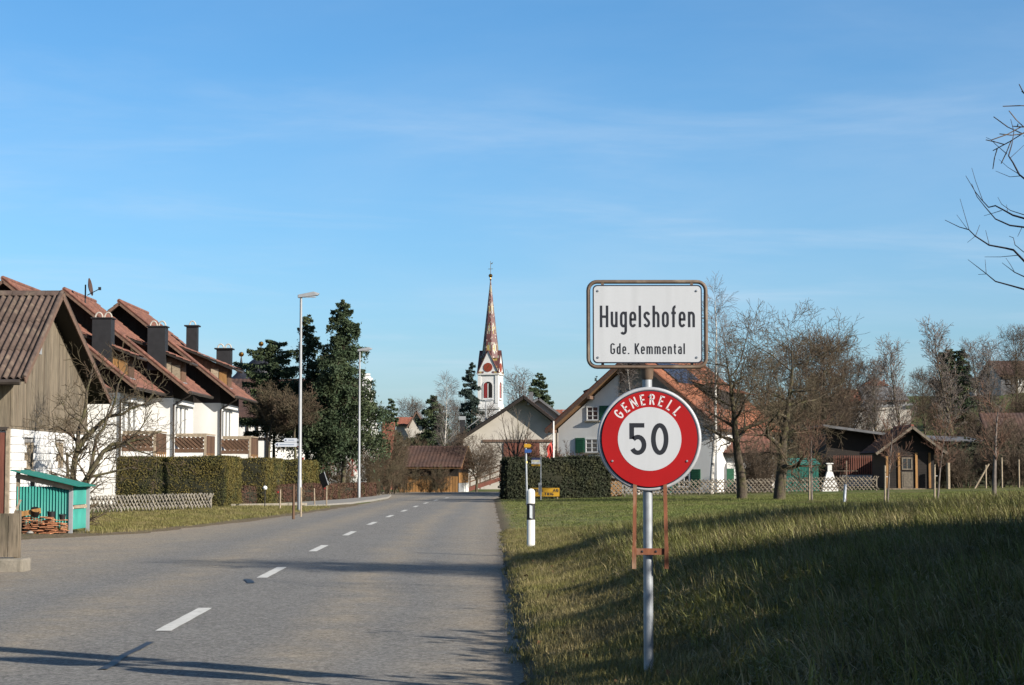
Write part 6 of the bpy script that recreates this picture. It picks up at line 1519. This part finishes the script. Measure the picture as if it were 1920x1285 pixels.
# young trees in the meadow, with stakes
yt = [(1522, 82, 862, 'young tree with stake left of the blue tree tube'), (1664, 74, 868, 'young tree with pale stake in front of the log cabin'), (1757, 74, 850, 'young tree with a white tie between cabin and right edge'), (1862, 70, 790, 'taller young tree with smooth grey trunk near the right edge')]
Y0 = None
for i, (px, Y, pt, lb_) in enumerate(yt):
    H = max(2.4, htop(px, pt, Y)) + .6
    t = plant_tree('young_tree', lb_, 'tree', spot(px, Y), bare_segs(random.Random(40 + i), H, .05 if i < 3 else .10, spec_young(), (.03*(i - 1), 0)), 1, 'twig_grey', 'twig_red', 'young trees in the meadow', n0=7)
    if i < 3:
        MB().tube([(-.12, -.05, -.1), (-.1, -.05, 1.45)], .04, 7).build('stake', M['old_wood'], t)
        MB().tube([(.05*math.cos(a_) - .04, .05*math.sin(a_), 1.0) for a_ in np.linspace(0, 6.28, 9)], .012, 5).build('tie', M['frame_white'], t)
x = at(1585, 900, 76).x; tt = thing('tree_tube', 'pale blue tree tube with thin dark stake in the meadow', 'tree tube', (x, 76, gz(x, 76)))
MB().tube([(-.05, 0, 0), (0, 0, .72)], .055, 10).build('tube', M['arrow_board'], tt); MB().tube([(.03, .03, 0), (.06, .05, 1.65)], .022, 6).build('stake', M['plank_wood'], tt); MB().bar((-.6, .05, 1.25), (.5, .05, 1.25), .03, .03).build('cross_lath', M['plank_wood'], tt)

# birches
bS = bare_segs(random.Random(2), 11.6, .13, spec_birch()); B1 = plant_tree('birch_tree', 'slender white birch just right of the road sign boards', 'tree', spot(1334, 110), bS, 1, 'birch_bark', 'twig_grey', n0=8)
cp_ = copy_tree(B1, spot(1197, 112), 2.0, (.55, (htop(1197, 676, 112))/11.6), 'small pale birch before the loggia of the white house')
b2_ = bare_segs(random.Random(6), htop(829, 735, 185) + 1, .13, spec_birch()); plant_tree('birch_tree', 'white birch in front of the broad spruce behind the brown shed', 'tree', spot(831, 185), b2_, 2, 'birch_bark', 'twig_grey', n0=8)
# bare trees round the cream barn
plant_tree('bare_tree', 'broad bare tree in front of the cream barn gable', 'tree', spot(968, 128), bare_segs(random.Random(9), 6.3, .11, [dict(len=.45, wob=.05, up=.05, seg=.3, taper=.7, rmin=.008), dict(n=13, len=3.6, ang=.55, wob=.08, up=.05, start=.35, seg=.4, rr=.5, fall=.1), dict(n=6, len=1.1, ang=.5, wob=.1, up=.03, start=.2, seg=.3, rr=.5), dict(n=3, len=.45, ang=.5, wob=.1, up=.03, start=.2, seg=.25, rr=.6)]), 2, 'bark', 'twig_grey')
plant_tree('bare_tree', 'gnarled bare tree between brown shed and cream barn', 'tree', spot(893, 143), bare_segs(random.Random(10), 5.6, .11, spec_apple()), 2, 'bark', 'twig')
shr = plant_tree('bare_shrub', 'reddish bare shrub with dry leaves behind the dark hedge', 'shrub', spot(1012, 118), bare_segs(random.Random(15), 4.2, .03, spec_shrub()), 1, 'twig_red', 'twig_red', 'shrubs round the hedge', leaves=(700, .07, 'dry_leaf'), rng=np.random.default_rng(1))
copy_tree(shr, spot(1046, 116), 2.1, (.8, .85), 'reddish bare shrub with dry leaves beside the flagpole', 'shrubs round the hedge')
copy_tree(shr, spot(1090, 112), 4.0, (1.1, .62), 'thin bare shrub before the white house wall', 'shrubs round the hedge')
# thicket right of the manor and round the brown shed
th = plant_tree('thicket_shrub', 'olive brown thicket right of the manor wall', 'shrub', spot(722, 128), bare_segs(random.Random(16), 5.2, .035, spec_shrub()), 1, 'twig_mossy', 'twig_mossy', 'brown thicket at the road end', n0=5)
for i, (px, Y, s_, z_, lb_) in enumerate(((738, 134, .8, .95, 'taller brown thicket behind the road end'), (712, 122, .6, .62, 'low brown thicket beside the end of the beech hedge'), (757, 136, .62, .5, 'bare bush at the left end of the brown shed'), (800, 137, .6, .38, 'low bare bush before the shed wall, left'), (823, 136.5, .5, .46, 'bare bush before the middle of the shed wall'), (768, 170, 1.1, 1.1, 'brown thicket behind the shed roof'), (745, 190, 1.2, 1.3, 'far brown thicket under the distant red roof'), (790, 200, 1.2, 1.2, 'far grey thicket left of the birch'), (860, 200, 1.0, 1.2, 'far thicket right of the birch'))):
    copy_tree(th, spot(px, Y), i * 1.3, (s_, z_), lb_, 'brown thicket at the road end')
# shrubs in front of the manor
for i, (px, Y, s_, z_, lb_) in enumerate(((600, 117, .5, .62, 'bare bush before the manor wall left of the second lamp'), (632, 115, .6, .7, 'dense bare bush under the big spruce'), (695, 116, .5, .75, 'upright bare bush right of the second lamp'), (655, 118, .6, .36, 'low reddish bush before the manor wall'))):
    copy_tree(th, spot(px, Y), 2 + i * 1.9, (s_, z_), lb_, 'bushes before the manor')

# conifers
rg = np.random.default_rng(11)
conifer('spruce_tree', 'big dark spruce with two-pronged top beside the second street lamp', spot(642, 110), htop(645, 563, 110), 2.5, rg, boughs=130, per=230, droop=.5, leaf=.15, bare=.24, ragged=.38, shape=.62, sway=.08)
conifer('spruce_tree', 'slim spruce right behind the tall street lamp', spot(575, 112), htop(573, 590, 112), 1.9, rg, boughs=95, per=170, droop=.45, leaf=.14, bare=.28, ragged=.4, shape=.6)
conifer('cedar_tree', 'spreading dark cedar in front of the turrets', spot(513, 113), htop(500, 640, 113), 2.1, rg, boughs=80, per=190, droop=.12, leaf=.15, bare=.42, ragged=.35, shape=.28)
sY = lambda: [dict(len=.80, wob=.06, up=.03, seg=.3, taper=.5, rmin=.012), dict(n=15, len=1.5, ang=1.0, wob=.2, up=.10, start=.80, seg=.3, rr=.5, fall=.2), dict(n=11, len=.95, ang=.8, wob=.22, up=.05, start=.1, seg=.22, rr=.5), dict(n=9, len=.5, ang=.8, wob=.2, up=.05, start=.1, seg=.18, rr=.6), dict(n=4, len=.25, ang=.8, wob=.2, up=.03, start=.1, seg=.15, rr=.7)]
plant_tree('pollard_tree', 'flat topped olive brown tree below the cedar, beside the last house', 'tree', spot(499, 108), bare_segs(random.Random(51), htop(500, 748, 108) + .9, .11, sY()), 1, 'bark', 'twig_mossy', 'flat topped trees over the hedges', n0=7)
plant_tree('pollard_tree', 'flat topped olive brown tree between cedar and big spruce', 'tree', spot(552, 107), bare_segs(random.Random(52), htop(545, 758, 107) + .8, .10, sY()), 1, 'bark', 'twig_mossy', 'flat topped trees over the hedges', n0=7)
conifer('spruce_tree', 'narrow columnar spruce left of the church tower', spot(884, 265), htop(884, 680, 265), 2.0, rg, 'needle_blue', boughs=90, per=100, droop=.4, leaf=.30, bare=.03, ragged=.25, shape=.45)
conifer('spruce_tree', 'broad dark conifer behind the cream barn roof', spot(1010, 215), htop(1008, 700, 215), 2.9, rg, 'needle', boughs=90, per=130, droop=.25, leaf=.26, bare=.1, ragged=.15, shape=.55)
conifer('spruce_tree', 'broad spruce behind the white birch and the brown shed', spot(812, 192), htop(812, 742, 192), 3.1, rg, 'needle', boughs=110, per=140, droop=.3, leaf=.22, bare=.02, ragged=.2, shape=.6)
conifer('spruce_tree', 'small dark conifer right of the manor gable', spot(733, 172), htop(735, 748, 172), 1.2, rg, 'needle', boughs=60, per=80, droop=.35, leaf=.2, bare=.05, ragged=.3, shape=.4)
conifer('spruce_tree', 'far tiny conifer above the white house dormer', spot(1119, 300), htop(1119, 706, 300), 2.0, rg, 'needle_blue', boughs=60, per=60, droop=.2, leaf=.3, bare=.05)
conifer('spruce_tree', 'left conifer of the pair on the hill', spot(1788, 178), htop(1790, 655, 178), 2.0, rg, 'needle', boughs=60, per=110, droop=.2, leaf=.22, bare=.25, ragged=.3, shape=.35)
conifer('spruce_tree', 'right pointed conifer of the pair on the hill', spot(1808, 175), htop(1808, 655, 175), 1.5, rg, 'needle', boughs=80, per=100, droop=.3, leaf=.2, bare=.05, ragged=.15, shape=.6)
conifer('spruce_tree', 'low dark conifer bush beside the white garden grill', spot(1530, 116), htop(1525, 845, 116), .9, rg, 'needle', boughs=40, per=80, droop=.2, leaf=.11, bare=.05)

# bare trees behind the meadow and on the hill
RT = plant_tree('bare_tree', 'dense rounded bare tree behind the right apple tree', 'tree', spot(1545, 138), bare_segs(random.Random(20), htop(1530, 648, 138), .2, spec_round()), 2, 'bark', 'twig', 'bare trees behind the meadow', n0=6)
ST = plant_tree('bare_tree', 'tall slim bare tree above the log cabin', 'tree', spot(1697, 140), bare_segs(random.Random(22), htop(1700, 655, 140), .14, spec_slim()), 2, 'bark', 'twig_grey', 'bare trees on the hill', n0=6, leaves=(260, .07, 'dry_leaf'), rng=np.random.default_rng(4))
hR = htop(1530, 648, 138); hS = htop(1700, 655, 140)
def cpy(src, h0, px, py, Y, lb_, grp, wide=1.0, rz=0):
    s_ = htop(px, py, Y) / h0; wide *= 1.35 if src is ST else 1.0; copy_tree(src, spot(px, Y), rz, (s_ * wide, s_), lb_, grp)
g1, g2 = 'bare trees behind the meadow', 'bare trees on the hill'
for i, a_ in enumerate(((RT, hR, 1500, 660, 150, 'dense bare tree between the two apple trees', g1, .9), (RT, hR, 1588, 690, 146, 'lower bare tree at the right of the dense clump', g1, .9), (RT, hR, 1430, 680, 135, 'bare tree behind the right end of the orange roof', g1, .8), (RT, hR, 1560, 655, 160, 'rear bare tree at the top of the dense clump', g1, .9),
    (ST, hS, 1622, 688, 150, 'slim bare tree left of the hillside farmhouse', g2, .9), (ST, hS, 1648, 690, 144, 'thin bare tree in front of the grey farmhouse roof', g2, .8), (ST, hS, 1790, 622, 150, 'tallest bare tree with a few leaves on the hill', g2, .85), (ST, hS, 1842, 655, 165, 'bare tree between the hill conifers and the right edge', g2, 1.0), (RT, hR, 1908, 628, 175, 'large hazy bare tree at the right edge on the hill', g2, .9), (RT, hR, 1735, 705, 165, 'low bushy bare tree left of the hill conifers', g2, .9), (RT, hR, 1765, 720, 160, 'low bushy bare tree under the hill conifers', g2, .8),
    (ST, hS, 1870, 650, 150, 'thin bare tree before the hilltop house', g2, .8), (RT, hR, 770, 762, 300, 'far rounded bare tree left of the spruce', 'far bare trees', .9), (RT, hR, 855, 765, 290, 'far bare tree right of the birch', 'far bare trees', .8), (ST, hS, 958, 715, 240, 'bare tree right of the church tower', 'far bare trees', 1.0), (RT, hR, 690, 770, 310, 'far bare tree behind the manor', 'far bare trees', .9), (ST, hS, 905, 770, 230, 'slim bare tree below the church tower', 'far bare trees', .9))):
    cpy(*a_[:7], wide=a_[7], rz=i * 1.1)
# scrub on the hillside
SC = plant_tree('hill_shrub', 'bare shrub on the slope above the log cabin', 'shrub', spot(1700, 136), bare_segs(random.Random(23), 3.6, .03, spec_shrub()), 1, 'twig', 'twig', 'bare scrub on the hillside', n0=5)
for i, (px, Y, s_, z_) in enumerate(((1590, 150, .9, .8), (1625, 142, .9, .8), (1660, 150, 1, .9), (1735, 133, 1, .9), (1765, 126, 1.0, 1.0), (1790, 134, 1.1, 1.0), (1820, 124, 1.1, 1.1), (1838, 138, 1.2, 1.2), (1862, 127, 1.1, 1.3), (1890, 122, 1.2, 1.3), (1912, 126, 1.2, 1.4), (1845, 155, 1.2, 1.1), (1900, 165, 1.2, 1.1), (1775, 116, .8, .75), (1810, 115, .9, .8), (1870, 116, .9, .8), (1905, 115, .9, .9), (1560, 120, .7, .7), (1440, 112, .9, 1.0), (1410, 110, .8, .9))):
    copy_tree(SC, spot(px, Y), i * 1.7, (s_, z_), ['bare shrub on the slope, %s' % w_ for w_ in ('behind the dark barn left end', 'behind the dark barn middle', 'behind the dark barn right end', 'right above the cabin roof', 'beside the open shelter', 'above the open shelter', 'in front of the dark undergrowth', 'over the dark undergrowth', 'left of the brown tiled roof', 'before the brown tiled roof', 'at the right edge before the brown roof', 'high under the white gabled house', 'high under the hilltop house', 'close right of the cabin', 'among the garden posts', 'behind the tall young tree', 'beside the last garden post', 'between teal shed and dark barn', 'behind the right apple tree trunk', 'behind the left apple tree trunk')][i], 'bare scrub on the hillside')
rng = np.random.default_rng(30)
hedge('dark_undergrowth', 'dark evergreen undergrowth right of the log cabin', [(25.2, 119, .4), (34.5, 121, .5)], 2.6, 2.0, 'thuja_dark', rng, 60, .13, rough=.3, cat='bushes')

# ------------------------------------------------------------------ evergreen hedge right of the camera (throws the shade on the bank)
hedge('tall_hedge', 'tall evergreen hedge beside the camera, out of frame, its far lower half', [(5.95, 16.6, .8), (6.1, 9.0, .8)], 2.05, 2.2, 'thuja_dark', rng, 150, .12, rough=.55, group='hedge beside the camera')
hedge('tall_hedge', 'tall evergreen hedge beside the camera, out of frame, its higher near half', [(6.1, 9.0, .8), (5.9, -1.0, .8)], 2.4, 2.2, 'thuja_dark', rng, 130, .12, rough=.5, group='hedge beside the camera')
for i, (x, y, s_, z_, lb_) in enumerate(((7.6, 17.0, .45, .42, 'unseen bare bush added at the far hedge end to break up its shadow'), (8.2, 15.0, .5, .50, 'unseen bare bush added behind the far hedge half to break up its shadow'), (8.2, 12.2, .45, .50, 'unseen bare bush added behind the hedge middle to break up its shadow'), (8.2, 9.4, .45, .52, 'unseen bare bush added where the hedge halves meet to break up their shadow'))):  # unseen bushes, added to roughen the straight shadow edge on the bank
    copy_tree(th, (x, y, gz(x, y)), 1 + i*1.6, (s_, z_), lb_, 'unseen bushes added to break up the hedge shadow')
# sign edge-on behind, its shadow lies across the road
sgn = thing('signpost', 'signpost beside the camera whose shadow lies across the road', 'signpost', (3.75, 10.55, gz(3.75, 10.55)), R(12))
MB().tube([(0, 0, -.2), (0, 0, 3.85)], .035, 10).build('pole', M['galvanised'], sgn); MB().box(-.22, .22, -.03, .0, 1.9, 2.7).build('panel', M['sign_white'], sgn); MB().box(-.2, .2, -.03, .0, 2.78, 3.9).build('panel', M['sign_white'], sgn)

# ------------------------------------------------------------------ grass
def tuft(seed, nb, rad, L, wdt, mk, flat=.35, wind=None):
    q = np.random.default_rng(seed); Vv = []; Ff = []
    for i in range(nb):
        a_ = q.random()*6.283; r_ = rad*math.sqrt(q.random()); bx, by = r_*math.cos(a_), r_*math.sin(a_)
        d = q.random()*6.283 if wind is None else q.normal(wind, 1.0); ln = L*q.uniform(.45, 1.2); lean = q.uniform(.15, 1.0)*flat*2; hw = wdt*q.uniform(.6, 1.2)/2
        sx, sy = -math.sin(d)*hw, math.cos(d)*hw
        p = np.array([bx, by, -.01]); pts = []
        el = math.pi/2 - lean*.35
        for k in range(3):
            pts.append(p.copy()); st = ln/3; p = p + np.array([math.cos(d)*math.cos(el), math.sin(d)*math.cos(el), math.sin(el)])*st; el -= lean*.45
        n0 = len(Vv)
        for k, (pp, ww) in enumerate(zip(pts, (1, .85, .55))): Vv += [pp + np.array([sx, sy, 0])*ww, pp - np.array([sx, sy, 0])*ww]
        Vv.append(p)
        Ff += [(n0, n0+1, n0+3), (n0, n0+3, n0+2), (n0+2, n0+3, n0+5), (n0+2, n0+5, n0+4), (n0+4, n0+5, n0+6)]
    return raw_mesh('tuft', np.array(Vv), np.array(Ff), M[mk])
def grass(name, label, pts, variants, smin, smax, seed, turn=6.283):
    col = bpy.data.collections.new(name + '_tufts')
    for i, me in enumerate(variants): o = bpy.data.objects.new('tuft', me); col.objects.link(o)
    me = bpy.data.meshes.new(name); me.vertices.add(len(pts)); me.vertices.foreach_set('co', np.asarray(pts, np.float32).ravel()); me.update()
    o = link(name, me); tag(o, label, 'grass', kind='stuff')
    ng = bpy.data.node_groups.new(name, 'GeometryNodeTree'); ng.interface.new_socket('Geometry', in_out='INPUT', socket_type='NodeSocketGeometry'); ng.interface.new_socket('Geometry', in_out='OUTPUT', socket_type='NodeSocketGeometry')
    gi = ng.nodes.new('NodeGroupInput'); go = ng.nodes.new('NodeGroupOutput'); ip = ng.nodes.new('GeometryNodeInstanceOnPoints')
    ci = ng.nodes.new('GeometryNodeCollectionInfo'); ci.inputs['Collection'].default_value = col; ci.inputs['Separate Children'].default_value = True; ci.inputs['Reset Children'].default_value = True
    rv = ng.nodes.new('FunctionNodeRandomValue'); rv.data_type = 'FLOAT_VECTOR'; rv.inputs[0].default_value = (-.12, -.12, 0); rv.inputs[1].default_value = (.12, .12, turn); rv.inputs['Seed'].default_value = seed
    rs_ = ng.nodes.new('FunctionNodeRandomValue'); rs_.data_type = 'FLOAT'; rs_.inputs[2].default_value = smin; rs_.inputs[3].default_value = smax; rs_.inputs['Seed'].default_value = seed + 1
    ip.inputs['Pick Instance'].default_value = True
    L_ = ng.links; L_.new(gi.outputs[0], ip.inputs['Points']); L_.new(ci.outputs[0], ip.inputs['Instance']); L_.new(rv.outputs[0], ip.inputs['Rotation'])
    L_.new(rs_.outputs[1], ip.inputs['Scale']); L_.new(ip.outputs[0], go.inputs[0])
    md = o.modifiers.new('scatter', 'NODES'); md.node_group = ng
    return o
def scatter(n, x0, x1, y0, y1, keep, seed, power=1.0):
    q = np.random.default_rng(seed); y = y0 + (y1 - y0)*q.random(n)**power; x = x0 + (x1 - x0)*q.random(n)
    m = keep(x, y, q); x, y = x[m], y[m]; return np.stack([x, y, hgt(x, y)], 1)
def wob(x, y): return .5 + .25*np.sin(x*1.3 + y*.9) + .25*np.sin(x*3.1 - y*1.7 + 2)
inview = lambda x, y: np.abs(x) < .31*y + 1.2
short = [tuft(i, 34, .12, .085, .0055, 'blade', .85) for i in range(5)] + [tuft(9, 26, .12, .08, .005, 'straw', 1.1)]
long_ = [tuft(20 + i, 30, .15, .21, .0085, 'blade_long', 1.25, 3.0) for i in range(5)] + [tuft(29 + i, 18, .16, .26, .0065, 'straw', 1.5, 3.0) for i in range(2)]
d_ = lambda x, y: x - road_r(y)
grass('verge_grass', 'short trodden grass on the right verge', scatter(120000, -1.3, 5, 9.5, 48, lambda x, y, q: (d_(x, y) > .08 + .09*np.sin(y*2.3) + .06*np.sin(y*7)) & (d_(x, y) < 2.6) & inview(x, y) & (q.random(len(x)) < (.25 + .75*sstep(.1, .7, d_(x, y))) * (.55 + .45*wob(x, y)) * np.clip(18/y, .25, 1.0)), 1), short, .7, 1.25, 1)
grass('bank_grass', 'long wind-blown grass on the bank at the lower right', scatter(90000, 1.2, 13, 8, 42, lambda x, y, q: (d_(x, y) > .9 + .4*q.random(len(x))) & inview(x, y) & (q.random(len(x)) < sstep(.6, 2.2, d_(x, y)) * (.45 + .55*wob(x*.7, y*.7)) * np.clip(16/y, .3, 1.0) * np.where(y > 30, .6, 1)), 2), long_, .6, 1.3, 5, 1.1)
grass('meadow_grass', 'short meadow grass beyond the bank', scatter(90000, -.6, 26, 38, 100, lambda x, y, q: (d_(x, y) > .5) & inview(x, y) & (q.random(len(x)) < .55*np.where(d_(x, y) < 4, .5, 1)), 3), [tuft(50 + i, 18, .2, .065, .012, 'blade_fresh', .8) for i in range(3)], .7, 1.4, 9)
grass('left_verge_grass', 'short grass on the left verge before the lattice fence', scatter(30000, -16, -7, 46, 80, lambda x, y, q: (road_l(y) - x > .35 + .3*q.random(len(x))) & (x > -13.8) & inview(x, y) & (q.random(len(x)) < .6) & ((y > 48.0) | (x > -10.2)), 4), [tuft(60 + i, 14, .2, .10, .011, 'blade', .6) for i in range(3)], .6, 1.3, 11)
grass('dry_clumps', 'clumps of dead straw on the bank and verge', scatter(900, -1, 9, 10.5, 32, lambda x, y, q: (d_(x, y) > .15) & inview(x, y) & (q.random(len(x)) < .4*wob(x*2, y*2)), 8), [tuft(70 + i, 46, .10, .17, .006, 'straw', 1.6) for i in range(4)], .6, 1.3, 13)
lv = scatter(700, -.6, 9, 10.5, 30, lambda x, y, q: (d_(x, y) > .1) & inview(x, y) & (q.random(len(x)) < .5), 12); lv[:, 2] += .05
o = link('fallen_leaves', leaf_mesh('fallen_leaves', lv, .035, 'dry_leaf', np.random.default_rng(2), nrm=np.array([[0, 0, 1.]]) * np.ones((len(lv), 1)), squash=1.5)); tag(o, 'brown fallen leaves caught in the grass', 'leaves', kind='stuff')
# small stones and dry stalks along the edge
q = np.random.default_rng(6)
sv = []; sf = []
for i in range(260):
    y = q.uniform(12, 46); x = float(road_r(y)) + q.normal(.0, .16); s_ = q.uniform(.004, .010); z = (0.012 if x < road_r(y) else gz(x, y))
    n0 = len(sv); sv += [(x - s_, y, z), (x, y - s_, z), (x + s_, y, z), (x, y + s_, z), (x, y, z + s_*.9)]; sf += [(n0, n0+1, n0+4), (n0+1, n0+2, n0+4), (n0+2, n0+3, n0+4), (n0+3, n0, n0+4)]
o = link('edge_gravel', raw_mesh('edge_gravel', np.array(sv), np.array(sf), M['rock'])); tag(o, 'scattered grit along the right road edge', 'gravel', kind='stuff')
